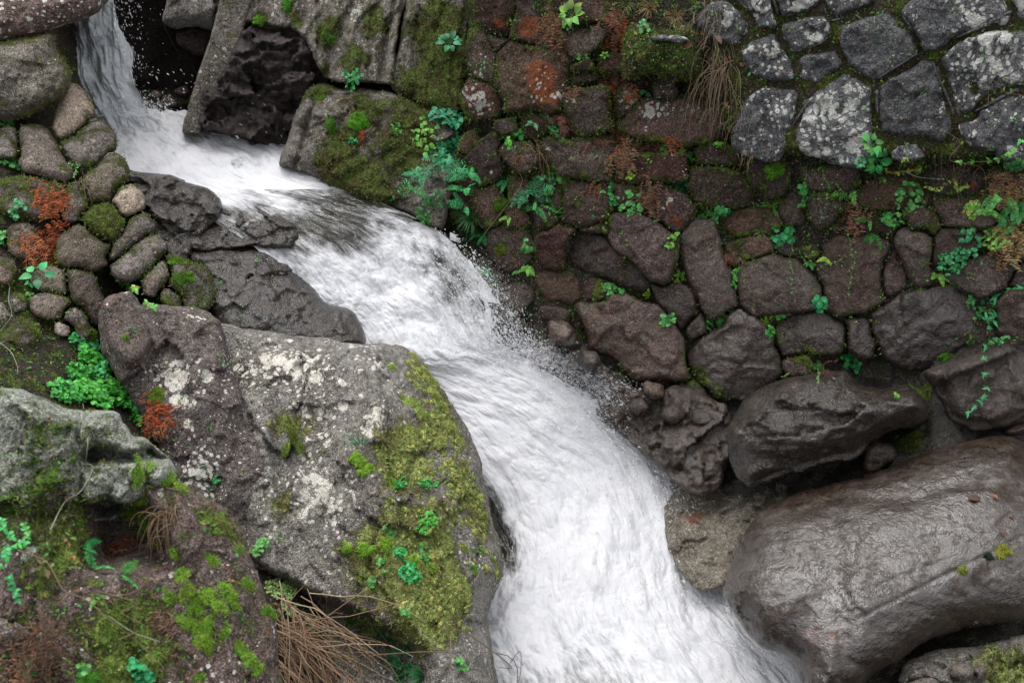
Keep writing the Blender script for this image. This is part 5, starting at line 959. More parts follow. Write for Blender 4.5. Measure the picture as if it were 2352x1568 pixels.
def cushion(u, v, ru, rv, col, label, h=.36, lumps=9):
    P, n, _ = hit(u, v); k = px2m(P) * 1.55; e1, e2 = basis(n); n_ = 22; V = []; F = []
    a = np.linspace(0, 2 * math.pi, n_ * 2, endpoint=False); rr = np.linspace(0, 1, n_ // 2 + 1)[1:]
    q = np.array([[math.cos(x), math.sin(x)] for x in a]); seed = rng.uniform(0, 50)
    out = 1 + .85 * fbm(np.column_stack([q * 1.6, np.full(len(q), seed)]), 3, .6, 9)
    V = [P + n * h * min(ru, rv) * k]; cl = [1.]
    for r in rr:
        for j, x in enumerate(a):
            X = math.cos(x) * r * ru * k * out[j]; Y = math.sin(x) * r * rv * k * out[j]; hh = h * min(ru, rv) * k * math.sqrt(max(0, 1 - r ** 2.5)) - .012 * r
            V.append(P + e1 * X + e2 * Y + n * hh)
    V = np.array(V); V += n * (fbm(V * 45, 3, .6, 3) * .012 + fbm(V * 14, 2, .5, 5) * .02)[:, None]
    m = len(a); T3 = [(0, 1 + j, 1 + (j + 1) % m) for j in range(m)]; Q4 = []
    for i in range(len(rr) - 1):
        for j in range(m): Q4.append((1 + i * m + j, 1 + (i + 1) * m + j, 1 + (i + 1) * m + (j + 1) % m, 1 + i * m + (j + 1) % m))
    c = np.array(col) * (.9 + .9 * fbm(V * 40, 3, .6, 8))[:, None] * np.array([random.uniform(.8, 1.15), random.uniform(.8, 1.05), 1])
    o = mesh_np('moss_cushion', V - P, np.array(Q4), np.array(T3), M_MOSS, cols=np.clip(c, 0, 1)); o.location = P
    # tufts on the cushion belong to it
    b = LB_(); idx = rng.integers(0, len(V), int(160 + 26 * ru * rv / 10))
    for i in idx:
        p = V[i] + rng.normal(size=3) * .004; d = nrm(n + rng.normal(size=3) * .6); b.leaf(p, d, nrm(rng.normal(size=3)), random.uniform(.006, .013), .005, np.array(col) * random.uniform(.7, 1.3), .3, 'lance', 1)
    t_ = b.build('moss_tufts'); t_.parent = o; t_.location = Vector(t_.location) - o.location
    tag(o, label, 'moss', 'moss cushions on the rocks'); return o
mm = NT('moss'); tc = mm.attr('tint').outputs['Color']; gm = mm.new('ShaderNodeNewGeometry'); nz = mm.noise(gm.outputs['Position'], 140, 2, .7); nzb = mm.noise(gm.outputs['Position'], 30, 2, .6)
mcx = mm.mix(mm.ss(nz, .35, .65), mm.mix(1.0, tc, (.35, .38, .3), 'MULTIPLY'), mm.mix(nzb, tc, mm.mix(1.0, tc, (1.3, 1.15, .9), 'MULTIPLY')))
mbp = mm.new('ShaderNodeBump'); mbp.inputs['Distance'].default_value = .012; mm.set(mbp.inputs['Height'], nz); mbs = mm.new('ShaderNodeBsdfPrincipled'); mm.set(mbs.inputs['Base Color'], mcx); mbs.inputs['Roughness'].default_value = .9; mbs.inputs['Specular IOR Level'].default_value = .1; mm.set(mbs.inputs['Normal'], mbp.outputs[0])
mm.t.links.new(mbs.outputs[0], mm.out.inputs[0]); M_MOSS = mm.m

# ------------------------------------------------------------------ planting
def at(t, x, y):
    (u, v), = T(t, [(x, y)]); P, n, _ = hit(u, v); return P, n, px2m(P)
GP_ = dict(clover='clover clumps', fern='green ferns', dead='dead brown ferns', grass='grass tufts', vine='trailing vines', broad='broad leaved plants', creep='creeping plants', dry='dry stalks', moss='moss cushions on the rocks')
def put(o, label, cat, g): tag(o, label, cat, GP_[g])
# clover and other small round leaved clumps: tile, x, y, radius (layout units), leaves, leaf size, colour, label
for t, x, y, r, cnt, ls, col, lab in [
 ('B', 560, 1000, 52, 42, .020, GREEN, 'sparse light green clover spread over the moss boulder'),
 ('B', 1160, 930, 16, 7, .030, (.06, .33, .05), 'bright clover under the small pale crusted stones'),
 ('B', 1245, 925, 10, 4, .028, (.05, .30, .06), 'little clover just right of the bright one, above the triangular stone'),
 ('B', 1165, 1000, 7, 3, .022, (.08, .34, .05), 'tiny clover at the top of the orange marked stone'),
 ('B', 1470, 950, 22, 22, .018, DTEAL, 'dark teal clover beneath the brown curled fern'),
 ('B', 2300, 1270, 34, 130, .021, (.022, .19, .10), 'dense rounded teal clump between two lichen stones mid wall'),
 ('B', 1455, 1330, 15, 14, .022, TEAL, 'teal clover left of the square pale brown stone'),
 ('B', 1455, 1220, 15, 9, .018, DTEAL, 'small clover above the square pale brown stone, left corner'),
 ('B', 1525, 1250, 14, 9, .018, TEAL, 'small clover at the upper left corner of the square stone'),
 ('B', 1850, 1335, 22, 26, .018, (.04, .24, .07), 'clover hanging over the right corner of the square stone'),
 ('B', 2010, 1420, 28, 34, .019, TEAL, 'clover trailing down the gap left of the orange stained wall stone'),
 ('B', 2260, 1020, 26, 24, .019, TEAL, 'clover beside the rusty ferns below the frosted stone'),
 ('B', 2040, 985, 10, 8, .018, TEAL, 'small clover amid the rusty ferns'),
 ('B', 2095, 200, 20, 16, .017, (.10, .30, .12), 'pale clover on the mossy ledge under the dry grass'),
 ('B', 75, 985, 14, 30, .012, (.03, .26, .10), 'tight round tuft of tiny leaves on the moss boulder'),
 ('B', 370, 900, 12, 10, .016, (.07, .26, .05), 'few yellowish clover leaves in the middle of the moss boulder'),
 ('B', 620, 1400, 34, 46, .017, DTEAL, 'dark clover at the foot of the hanging ferns'),
 ('B', 580, 1500, 26, 36, .015, (.05, .22, .05), 'low green clover at the water edge under the moss boulder'),
 ('A', 20, 860, 17, 26, .026, TEAL, 'teal clover at the left edge beside the grey cobble'),
 ('A', 80, 1150, 24, 44, .024, TEAL, 'teal clover hanging beside the oval cobble at the left edge'),
 ('A', 120, 1440, 22, 22, .018, (.05, .25, .10), 'small clover under the orange fern on the left bank'),
 ('D', 40, 120, 24, 48, .026, TEAL, 'dense teal clover at the left edge by the orange strands'),
 ('D', 240, 460, 26, 18, .016, (.06, .26, .05), 'small clover creeping under the broad leaves'),
 ('D', 965, 360, 9, 7, .018, TEAL, 'tiny clover left of the reddish cobble'),
 ('D', 1080, 500, 13, 9, .016, GREEN, 'tiny clover on the purple slab top'),
 ('C', 150, 1490, 38, 90, .018, TEAL, 'wide teal clover hanging below the mossy wall stone'),
 ('C', 270, 1440, 17, 12, .026, (.05, .27, .09), 'larger leaved clover right of the wide teal clover'),
 ('C', 60, 1110, 14, 10, .017, TEAL, 'small clover at the left end of the dark joint'),
 ('C', 245, 1000, 6, 4, .020, GREEN, 'single clover sprig on the flat mossy stone'),
 ('C', 870, 1360, 18, 12, .028, (.06, .30, .08), 'round leaved clover between the red block and the mossy stone'),
 ('C', 1560, 1420, 42, 95, .018, TEAL, 'wide teal clover under the yellow stonecrop'),
 ('C', 1440, 1520, 20, 30, .016, TEAL, 'small clover just below the wide one under the stonecrop'),
 ('C', 2290, 1125, 24, 60, .018, DTEAL, 'dark clover ball in the joint at the right edge'),
 ('F', 690, 60, 22, 22, .028, (.035, .25, .09), 'large leaved clover over the wide dark block'),
 ('F', 1850, 220, 38, 90, .017, (.03, .20, .07), 'clover mat hanging over the right dark blocks'),
 ('F', 1960, 130, 30, 50, .017, (.035, .24, .10), 'clover mat just above the hanging one on the right'),
 ('F', 160, 650, 14, 14, .018, TEAL, 'clover left of the pointed wet block'),
 ('F', 270, 650, 10, 9, .018, TEAL, 'clover at the tip of the pointed wet block'),
 ('F', 680, 600, 17, 18, .018, TEAL, 'clover on top of the squat block in the lower wall'),
 ('F', 940, 515, 17, 20, .019, (.03, .28, .10), 'clover in the joint left of the flat faced block'),
 ('F', 590, 720, 12, 10, .016, (.05, .25, .05), 'small clover to the right of the pointed wet block'),
 ('F', 1160, 920, 22, 22, .024, (.035, .28, .08), 'leafy clover above the folded wet boulder'),
 ('F', 920, 965, 10, 6, .022, TEAL, 'small clover on the top edge of the folded wet boulder, left of the leafy one'),
 ('F', 1590, 1100, 8, 4, .016, GREEN, 'tiny clover at the right end of the folded wet boulder'),
 ('F', 1470, 1190, 7, 3, .014, GREEN, 'tiny clover in the middle of the folded wet boulder'),
 ('F', 2020, 540, 30, 55, .015, DTEAL, 'dark clover beside the hanging vine on the right'),
 ('F', 2180, 800, 22, 24, .014, (.04, .20, .06), 'thin clover right of the hanging vine'),
 ('E', 1840, 445, 19, 22, .018, TEAL, 'clover on the short block above the lumpy wet stone'),
 ('E', 1920, 460, 11, 10, .016, TEAL, 'smaller clover right of the one on the short block'),
 ('E', 2250, 640, 14, 13, .020, TEAL, 'clover at the right shoulder of the lumpy wet stone'),
 ('E', 1285, 115, 16, 17, .017, TEAL, 'clover hanging between two brown stones near the water'),
 ('E', 2290, 95, 16, 12, .015, GREEN, 'clover at the upper right of the long slanting stone'),
 ('E', 680, 35, 24, 40, .013, (.05, .16, .06), 'dull low clover at the cascade edge'),
 ('G', 1500, 200, 16, 18, .015, (.04, .26, .08), 'small clover in the crack between the purple slab and the near slab'),
 ('G', 1810, 650, 20, 42, .017, (.12, .36, .10), 'pale fresh clover at the right edge of the near slab'),
 ('H', 390, 210, 20, 34, .013, (.03, .30, .07), 'emerald clover high on the mossy bank boulder'),
 ('H', 320, 515, 18, 17, .015, TEAL, 'emerald clover left on the mossy bank boulder'),
 ('H', 290, 770, 15, 16, .015, TEAL, 'small emerald clover below the left one on the bank boulder'),
 ('H', 430, 690, 24, 60, .014, (.035, .32, .09), 'long emerald clover in the middle of the bank boulder'),
 ('H', 470, 830, 26, 80, .014, (.035, .32, .09), 'thickest emerald clover low on the bank boulder'),
 ('H', 590, 210, 22, 34, .013, (.04, .30, .07), 'emerald clover near the wet streak of the bank boulder'),
 ('H', 590, 470, 22, 38, .012, (.07, .34, .05), 'light green clover right of the emerald ones'),
 ('H', 570, 680, 20, 32, .012, TEAL, 'emerald clover right of the long one on the bank boulder'),
 ('H', 220, 880, 13, 20, .013, TEAL, 'emerald clover above the undercut of the bank boulder'),
 ('H', 440, 1075, 15, 12, .014, TEAL, 'small emerald clover near the lower end of the bank boulder'),
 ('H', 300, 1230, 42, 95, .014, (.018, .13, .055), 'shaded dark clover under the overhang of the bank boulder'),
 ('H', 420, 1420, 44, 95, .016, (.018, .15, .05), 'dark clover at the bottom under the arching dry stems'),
 ('H', 820, 1450, 14, 14, .016, TEAL, 'clover by the tip of the arching dry stem'),
 ('G', 960, 1520, 24, 26, .020, (.02, .24, .08), 'clover at the bottom edge of the near slab'),
 ('G', 580, 1470, 9, 10, .016, TEAL, 'small clover beside the bottom moss cushion'),
 ('G', 235, 1490, 12, 10, .018, (.04, .22, .05), 'blurred clover in the brown litter at the bottom left'),
]:
    P, n, k = at(t, x, y); put(clover(P, n, r * k, int(cnt), ls, col), lab, 'clover', 'clover')
# the big bright patch on the left bank, several overlapping clumps
for x, y, r, cnt, lab in [(570, 850, 30, 110, 'top of the bright green clover drift on the left bank'), (620, 950, 34, 120, 'upper middle clump of the bright clover drift'), (560, 1060, 34, 110, 'left middle clump of the bright clover drift'), (700, 1070, 34, 120, 'right middle clump of the bright clover drift'), (450, 1170, 34, 100, 'lower left clump of the bright clover drift, touching the pale rock'), (620, 1190, 38, 130, 'lower middle clump of the bright clover drift above the pale rock'), (780, 1170, 38, 130, 'lower right clump of the bright clover drift'), (870, 1130, 30, 90, 'far right clump of the bright clover drift'), (880, 1270, 24, 60, 'bottom clump of the bright clover drift running down beside the pale rock'), (950, 1370, 18, 36, 'last sprigs at the lower end of the bright clover drift')]:
    P, n, k = at('D', x, y); put(clover(P + n * .02, n, r * k, int(cnt * 1.1), .020, random.choice([(.055, .34, .06), (.075, .40, .06), (.045, .32, .09)]), 'clover'), lab, 'clover', 'clover')
# broad leaved rosettes and leafy plants
for t, x, y, r, cnt, col, lab in [('B', 1595, 110, 30, 11, (.16, .38, .08), 'yellowish green broad leaved rosette near the top of the wall'), ('B', 1555, 190, 12, 6, (.14, .36, .07), 'small rosette just below the yellowish one at the wall top'), ('B', 745, 310, 25, 10, (.04, .27, .12), 'teal rosette on the mossy slab'), ('B', 1665, 400, 14, 6, (.07, .28, .05), 'drooping bright leaf sprig beside the small grey stones'), ('B', 1820, 395, 10, 5, (.10, .32, .05), 'tiny sprig over the small grey stone'),
                                ('D', 265, 350, 36, 5, (.05, .36, .14), 'plant with four big teal leaves on the left bank'), ('D', 220, 400, 14, 5, (.05, .30, .12), 'smaller leaf whorl under the four big leaves'), ('C', 1320, 1090, 30, 14, (.05, .32, .09), 'leafy plant on the ledge below the white spotted stone'), ('C', 1290, 1010, 26, 12, (.06, .30, .07), 'taller shoot behind the leafy plant on the ledge'), ('C', 1220, 1120, 13, 8, (.05, .32, .12), 'small leafy sprig left of the plant on the ledge'), ('C', 1760, 785, 7, 3, (.05, .32, .13), 'single teal leaf on the mortar joint'),
                                ('C', 1970, 1090, 12, 5, (.10, .33, .05), 'little bright sprig by the dry stalks'), ('C', 2300, 1450, 34, 10, (.05, .30, .10), 'large leaved plant among the ferns at the right edge'), ('B', 30, 530, 10, 6, (.05, .28, .09), 'leaf sprig left of the compound leaved plant')]:
    P, n, k = at(t, x, y); L = r * k; put(rosette(P, n, cnt, L, L * .55, col), lab, 'leafy plant', 'broad')
for t, x, y, r, cnt, ls, col, lab in [('B', 725, 850, 34, 70, .038, (.022, .165, .085), 'dark teal bush of pointed leaves beside the crusted stones'), ('B', 790, 950, 22, 22, .036, (.024, .19, .09), 'right shoulder of leaves below the dark teal bush'), ('B', 700, 1010, 26, 30, .030, (.022, .17, .08), 'ivy like leaves trailing under the dark teal bush'), ('B', 690, 1110, 22, 22, .028, (.026, .19, .085), 'lowest ivy leaves above the hanging ferns'),
                                      ('B', 90, 545, 26, 22, .030, (.06, .30, .11), 'compound leaved plant on the ridge of the moss boulder'), ('G', 1930, 930, 36, 150, .013, (.17, .32, .11), 'pale creeping mat along the right edge of the near slab'), ('G', 1990, 1060, 26, 90, .012, (.20, .32, .14), 'lower end of the pale creeping mat'), ('C', 2090, 1370, 24, 40, .018, (.16, .33, .05), 'yellowish lobed leaves left of the ferns at the right edge'), ('C', 1990, 1440, 20, 26, .018, (.20, .34, .06), 'yellow green leaf patch above the hanging clover'), ('F', 2180, 60, 34, 60, .020, (.14, .30, .06), 'yellow green leaves at the right edge over the dark blocks'), ('F', 560, 620, 16, 24, .018, (.20, .36, .04), 'yellow lobed leaves on the moss above the squat block'), ('F', 350, 330, 28, 30, .020, (.07, .30, .05), 'bright leaves in the joint right of the leaning block'), ('E', 2320, 340, 14, 14, .020, (.16, .34, .05), 'yellow green leaves at the tip of the slanting stone'), ('E', 2100, 435, 9, 7, .018, (.16, .34, .05), 'small yellow green leaves under the slanting stone'), ('B', 1990, 1205, 9, 9, .018, (.22, .38, .05), 'yellow green sprig on the brown mossy stone'), ('E', 1090, 1568, 8, 8, .012, TEAL, 'tiny leaves on the bank moss by the crest')]:
    P, n, k = at(t, x, y); put(creeper(P, n, r * k, cnt, ls, col), lab, 'leafy plant', 'creep')
# ferns: tile, x, y, frond length (layout units), fronds, colour, label
for t, x, y, L, cnt, col, lab in [('B', 690, 1180, 72, 5, (.035, .25, .115), 'long hanging fern below the dark teal bush'), ('B', 560, 1230, 45, 4, (.04, .24, .10), 'fern left of the long hanging fern'), ('B', 490, 1310, 42, 3, (.05, .30, .09), 'bright fern low on the moss boulder edge'), ('B', 880, 1200, 42, 5, (.045, .30, .10), 'fern in front of the pale triangular stone'), ('B', 860, 1320, 46, 5, (.045, .30, .09), 'bushy fern on the corner between boulder and wall'), ('B', 850, 1440, 36, 4, (.04, .30, .11), 'lowest fern of the corner between boulder and wall'), ('B', 1150, 1240, 50, 5, (.06, .30, .11), 'feathery fern under the orange marked stone'), ('B', 1290, 1330, 55, 5, (.05, .26, .13), 'bluish feathery fern hanging right of the feathery one'), ('B', 1330, 1440, 36, 4, (.06, .28, .09), 'lower bluish fern tip'), ('B', 1480, 1480, 32, 5, (.07, .32, .08), 'small fern below the square pale brown stone'), ('B', 1160, 1500, 26, 2, (.13, .38, .06), 'single light green fern frond near the cascade'), ('B', 1410, 800, 24, 5, (.05, .27, .10), 'small fern left of the brown curled fern'), ('B', 1340, 860, 24, 3, (.06, .22, .12), 'greyish fern frond over the orange pebble stone'), ('B', 2080, 640, 22, 3, (.05, .28, .12), 'small fern in the dark hole under the mossy ledge'), ('B', 1270, -5, 34, 5, (.07, .24, .04), 'fern hanging in at the top edge of the wall'), ('B', 890, 820, 16, 3, (.12, .28, .03), 'yellow fern tip under the crusted stone'), ('B', 815, 715, 12, 3, (.05, .25, .09), 'tiny fern left of the pale crusted stone'),
                                  ('C', 1170, 1320, 50, 4, (.11, .36, .06), 'light green feathery fern in front of the red block'), ('C', 1290, 1530, 24, 3, (.06, .26, .05), 'small fern below the tan dead fern'), ('C', 2190, 1360, 50, 6, (.08, .34, .09), 'bright feathery fern at the right edge'), ('C', 2250, 1500, 40, 5, (.045, .28, .11), 'darker fern below the bright one at the right edge'), ('C', 2290, 1390, 44, 6, (.07, .30, .08), 'fern farthest right among the ferns at the right edge'), ('C', 2110, 1480, 40, 5, (.10, .30, .06), 'yellowish fern left of the darker one at the right edge'), ('F', 2290, 30, 44, 5, (.07, .27, .09), 'fern hanging low at the right edge'), ('F', 880, 240, 20, 4, (.06, .27, .06), 'small fern between the wide dark block and the flat faced block'), ('F', 990, 220, 22, 2, (.22, .40, .05), 'yellow fern frond at the corner of the flat faced block'), ('F', 1760, 330, 34, 5, (.14, .37, .06), 'light green star shaped fern on the right wall'), ('F', 1310, 40, 34, 3, (.05, .24, .05), 'fern hanging over the flat faced block'), ('E', 980, 60, 40, 4, (.05, .32, .10), 'fern hanging beside the brown stone at the cascade'), ('E', 1285, 275, 28, 7, (.13, .36, .07), 'bright star shaped fern near the cascade'), ('E', 1000, 300, 30, 4, (.05, .34, .08), 'fern at the edge of the rushing water'),
                                  ('G', 560, 650, 38, 4, (.03, .27, .08), 'fern under the broken ledge of the pale rock'), ('G', 650, 800, 44, 5, (.05, .26, .08), 'broad feathery fern in front of the near slab recess'), ('G', 830, 840, 44, 5, (.055, .28, .06), 'feathery fern right of the broad one, on the near slab'), ('G', 670, 990, 24, 3, (.08, .30, .05), 'small light fern below the broad feathery ones')]:
    P, n, k = at(t, x, y); put(fern(P + n * .01, n, cnt, L * k * 1.15, col, sub=L > 27), lab, 'fern', 'fern')
for t, x, y, r, cnt, L, col, c2, lab in [('B', 1450, 150, 42, 70, .075, (.24, .13, .07), (.30, .20, .11), 'tan dead fern hanging beside the orange stone'), ('B', 1500, 290, 24, 30, .06, (.13, .06, .05), BROWN, 'dark dead fern tip below the tan one'), ('B', 1870, 200, 44, 70, .065, RUST, PINKB, 'rusty dead fern high on the wall beside the mossy ledge'), ('B', 1840, 100, 30, 34, .06, BROWN, PINKB, 'brown dead fern at the top left of the mossy ledge'), ('B', 1900, 530, 40, 60, .055, PINKB, (.26, .15, .08), 'pinkish dead fern beside the dark hole'), ('B', 1870, 660, 36, 60, .065, RUST, (.30, .10, .05), 'rust red dead fern hanging below the pinkish one'), ('B', 1600, 640, 20, 26, .05, (.22, .12, .08), BROWN, 'small brown dead fern left of the rust red one'), ('B', 2000, 640, 18, 24, .05, PINKB, RUST, 'small pinkish dead fern right of the rust red one'), ('B', 1870, 820, 18, 26, .05, RUST, PINKB, 'narrow rusty dead fern between two brown stones'), ('B', 1930, 950, 46, 80, .07, (.32, .12, .05), (.28, .17, .09), 'largest rusty brown fern mass in the middle of the wall'), ('B', 1950, 1080, 36, 60, .065, (.24, .13, .075), (.30, .20, .12), 'lower tan part of the rusty fern mass'), ('B', 2120, 1010, 40, 64, .06, (.25, .14, .08), BROWN, 'tan dead fern right of the rusty fern mass'), ('B', 2130, 1330, 40, 64, .06, (.27, .17, .11), BROWN, 'pale dead fern over the orange stained lower stone'), ('B', 1770, 1290, 24, 24, .045, (.30, .12, .06), (.16, .22, .05), 'small reddish dead fern on the square stone'), ('B', 2290, 975, 16, 16, .05, RUST, BROWN, 'rusty sprig beside the clover below the frosted stone'),
                                         ('C', 1190, 1490, 40, 60, .06, PINKB, (.36, .24, .13), 'tan dead fern below the light green feathery fern'), ('C', 2200, 1270, 34, 40, .05, (.30, .19, .10), (.22, .11, .05), 'brown dead fern at the right edge under the stalks'), ('F', 300, 230, 28, 34, .055, (.24, .11, .08), PINKB, 'pinkish dead fern in the joint right of the leaning block'), ('C', 2280, 1300, 40, 60, .06, (.36, .26, .12), (.28, .15, .07), 'tan dead fern at the right edge behind the green ferns'), ('F', 2300, 60, 46, 70, .06, (.38, .30, .13), (.28, .16, .07), 'pale tan dead fern hanging at the right edge'), ('F', 60, 430, 16, 20, .045, (.26, .10, .08), BROWN, 'small reddish dead fern left of the leaning block'), ('F', 2250, 130, 34, 36, .06, (.26, .16, .06), (.34, .26, .12), 'yellow brown dead fern at the right edge'), ('F', 970, 1010, 18, 20, .05, (.22, .05, .05), (.14, .05, .04), 'dark red dead sprig on the folded wet boulder'), ('G', 790, 700, 34, 36, .06, (.17, .075, .045), (.28, .14, .09), 'brown dead fern in the recess of the near slab'), ('G', 850, 600, 26, 24, .055, (.26, .10, .04), BROWN, 'orange brown curled fern under the ledge'), ('G', 250, 1400, 110, 150, .06, (.27, .17, .11), (.19, .125, .08), 'brown litter of dead fern in the bottom left corner'), ('G', 80, 1450, 70, 80, .06, (.34, .20, .12), (.24, .14, .085), 'orange brown litter at the bottom left edge'), ('G', 1130, 1180, 50, 60, .05, (.19, .11, .07), (.28, .18, .11), 'dry brown tangle on the near slab below the moss')]:
    P, n, k = at(t, x, y); put(shaggy(P, n, r * k, cnt, L, col, 'dead_fern', c2), lab, 'dead fern', 'dead')
for t, x, y, r, cnt, L, col, c2, lab in [('A', 330, 1400, 42, 90, .060, (.46, .115, .025), (.38, .13, .05), 'bright orange moss fern on the left bank cobbles'), ('A', 420, 1320, 22, 36, .06, (.32, .22, .11), (.38, .14, .05), 'tan strands at the top of the orange moss fern'), ('D', 370, 70, 36, 70, .055, (.40, .09, .025), (.32, .10, .04), 'orange strands hanging under the orange moss fern'), ('D', 215, 130, 36, 60, .06, (.44, .17, .06), (.36, .11, .04), 'pale orange strands left on the cobbles'), ('D', 380, 190, 34, 60, .055, (.40, .13, .04), (.33, .09, .03), 'lower orange strands beside the round dark cobble'), ('D', 220, 230, 30, 44, .06, (.46, .24, .11), (.38, .13, .05), 'light tan orange strands above the broad leaves'), ('D', 1090, 1290, 36, 80, .055, (.46, .10, .025), (.34, .09, .03), 'orange moss fern at the end of the clover drift'), ('D', 1130, 1400, 22, 34, .05, (.28, .17, .08), (.38, .09, .03), 'brown lower end of the orange moss fern'), ('B', 145, 935, 18, 40, .035, (.38, .09, .03), RUST, 'little orange moss tuft on the moss boulder')]:
    P, n, k = at(t, x, y); put(shaggy(P, n, r * k, cnt, L, col, 'orange_fern', c2), lab, 'orange fern', 'dead')
for (t, x, y, L, cnt, lab) in [('B', 1520, 800, 50, 3, 'dark red curled fern in the wall, upper fronds'), ('B', 1560, 880, 48, 5, 'reddish brown curled fern hanging in the middle of the wall'), ('B', 1720, 990, 36, 2, 'faint purple brown fern on the large triangular stone'), ('G', 740, 650, 40, 3, 'dead reddish fern frond in front of the recess')]:
    P, n, k = at(t, x, y); put(fern(P + n * .01, n, cnt, L * k, (.17, .065, .045), 'dead_fern', 1.5, 1.0, .3, False, .6), lab, 'dead fern', 'dead')
# grass
for t, x, y, L, cnt, col, c2, w, lab in [('B', 545, 720, 42, 46, (.10, .26, .05), (.20, .28, .08), .003, 'thin grass tuft on the moss boulder'), ('B', 640, 500, 20, 18, (.08, .20, .04), None, .003, 'small grass tuft on the mossy slab'), ('B', 900, 1510, 44, 60, (.035, .17, .05), (.05, .20, .06), .004, 'dark grass tuft at the cascade corner'), ('C', 610, 1440, 34, 26, (.11, .33, .05), (.16, .34, .06), .007, 'bright grass tuft in the middle joint of the wall'), ('E', 1050, 370, 36, 26, (.04, .24, .06), None, .005, 'grass at the foot of the water edge fern'), ('E', 1290, 580, 26, 16, (.06, .28, .05), None, .005, 'grass sprig among the low wall stones'), ('F', 1250, 950, 52, 14, (.06, .26, .09), (.30, .17, .09), .005, 'green and brown grass above the folded wet boulder'), ('E', 900, 80, 30, 16, (.05, .20, .06), None, .004, 'grass above the cascade right bank'), ('H', 560, 1530, 48, 56, (.06, .30, .08), (.05, .24, .09), .005, 'green grass at the bottom under the dry stems'), ('G', 2080, 1190, 60, 30, (.12, .30, .08), (.30, .30, .16), .005, 'green grass at the edge of the dry grass bundle'), ('F', 540, 40, 26, 14, (.12, .32, .06), None, .005, 'grass above the wide dark block'), ('E', 130, 1500, 60, 7, (.06, .27, .10), None, .006, 'long green blades on the tall bank boulder'), ('B', 2130, 60, 34, 60, (.34, .22, .11), (.42, .32, .18), .003, 'straw coloured dry grass at the top of the mossy ledge'), ('B', 2300, 120, 34, 60, (.36, .24, .13), (.26, .20, .08), .003, 'dry grass beside the fallen leaves'), ('B', 1960, 40, 26, 30, (.12, .20, .03), (.3, .2, .1), .003, 'greenish grass at the upper left of the ledge')]:
    P, n, k = at(t, x, y); put(grass(P, n, cnt, L * k, col, 'grass_tuft', w, 1.5, c2), lab, 'grass', 'grass')
# dry stalks and roots
for t, x, y, L, cnt, col, c2, droop, spread, lab in [('B', 1330, 1000, 110, 34, STRAW, (.20, .09, .05), 3.6, .02, 'bundle of brown dry grass hanging in the wall'), ('B', 1310, 1000, 40, 12, (.12, .15, .05), STRAW, 2.0, .02, 'greenish blades at the head of the hanging dry bundle'), ('C', 270, 470, 180, 44, (.26, .18, .11), (.34, .26, .18), 4.0, .03, 'tan roots hanging at the left end of the mortared wall'), ('C', 1860, 1160, 110, 26, (.17, .09, .06), (.28, .19, .12), -2.6, .05, 'upright dry reed stalks on the ledge, right'), ('C', 440, 1060, 36, 12, (.30, .20, .11), None, 3, .02, 'short dry roots under the mortared wall'), ('G', 1180, 420, 120, 50, (.22, .13, .08), (.30, .20, .12), 3.2, .022, 'brown dry grass hanging beside the bright moss strip'), ('A', 600, 1290, 70, 16, (.20, .13, .09), (.26, .19, .13), 3.0, .03, 'thin brown roots between the cobbles'), ('F', 180, 60, 44, 8, (.24, .12, .07), None, 4, .012, 'thin brown roots under the wide teal clover'), ('C', 2050, 1330, 70, 14, (.20, .10, .06), None, 3.2, .03, 'dark dry leaves hanging right of the reed stalks')]:
    if 'tan roots' in lab:
        for dx, dy, L2, nm in [(-60, -330, 110, 'straw coloured roots hanging at the top left of the mortared wall'), (-20, -120, 150, 'middle curtain of tan roots under the leaf heap'), (70, 250, 90, 'lowest tan roots at the left end of the mortared wall')]:
            P, n, k = at(t, x + dx, y + dy); put(strands(P + n * .02, n, 26, L2 * k, col, 'dry_grass', 3.6, .05, .0013, .16, c2), nm, 'dry grass', 'dry')
    P, n, k = at(t, x, y); put(strands(P + n * .015, n, cnt, L * k, col, 'dry_grass', droop, spread, .0016, .1, c2), lab, 'dry grass', 'dry')
# bundle of dry grass at the bottom, lying to the right, and long arching stems
e = None
def lay(path_tile, path, r, col, name, label, side=.0, off=.03, leaf=None):
    pts = []
    for (x, y), o_ in zip(path, np.linspace(off, off, len(path)) if np.isscalar(off) else off):
        P, n, k = at(path_tile, x, y); pts.append(P + n * o_)
    P0 = pts[0]; pp = np.array(pts); m = len(pp); t = np.linspace(0, m - 1, m * 5); i = np.clip(t.astype(int), 0, m - 2); f = (t - i)[:, None]; g = np.gradient(pp, axis=0)
    pp = (2*f**3-3*f**2+1)*pp[i] + (f**3-2*f**2+f)*g[i] + (-2*f**3+3*f**2)*pp[i+1] + (f**3-f**2)*g[i+1]
    e = empty(name, P0); b = LB_(); b.tube(pp, r, r * .45, col); b.build('stem', e); return e, pp
P, n, k = at('G', 2010, 1300); e = empty('dry_grass', P); b = LB_()
for i in range(190):
    s0 = P + CR * rng.normal() * .06 + CU * (rng.normal() * .10 + .03) - CF * random.uniform(.03, .22); d = nrm(CR * random.uniform(.25, 1.0) - CU * random.uniform(.15, 1.0) - CF * random.uniform(-.1, .4) + rng.normal(size=3) * .22)
    b.tube(arc(s0, d, random.uniform(.15, .6), random.uniform(.1, 1.9), 8, .13), random.uniform(.0016, .0034), .0010, np.array(random.choice([(.40, .25, .15), (.50, .33, .20), (.28, .16, .10), (.40, .24, .15), (.56, .43, .28)])))
for i in range(26):
    s0 = P + CR * rng.normal() * .06 + CU * .06 - CF * random.uniform(.05, .2); b.tube(arc(s0, nrm(CR * random.uniform(.1, .9) + CU * random.uniform(.1, .8) - CF * .3), random.uniform(.15, .35), 2.0, 8, .05), .0018, .0007, np.array((.36, .24, .14)))
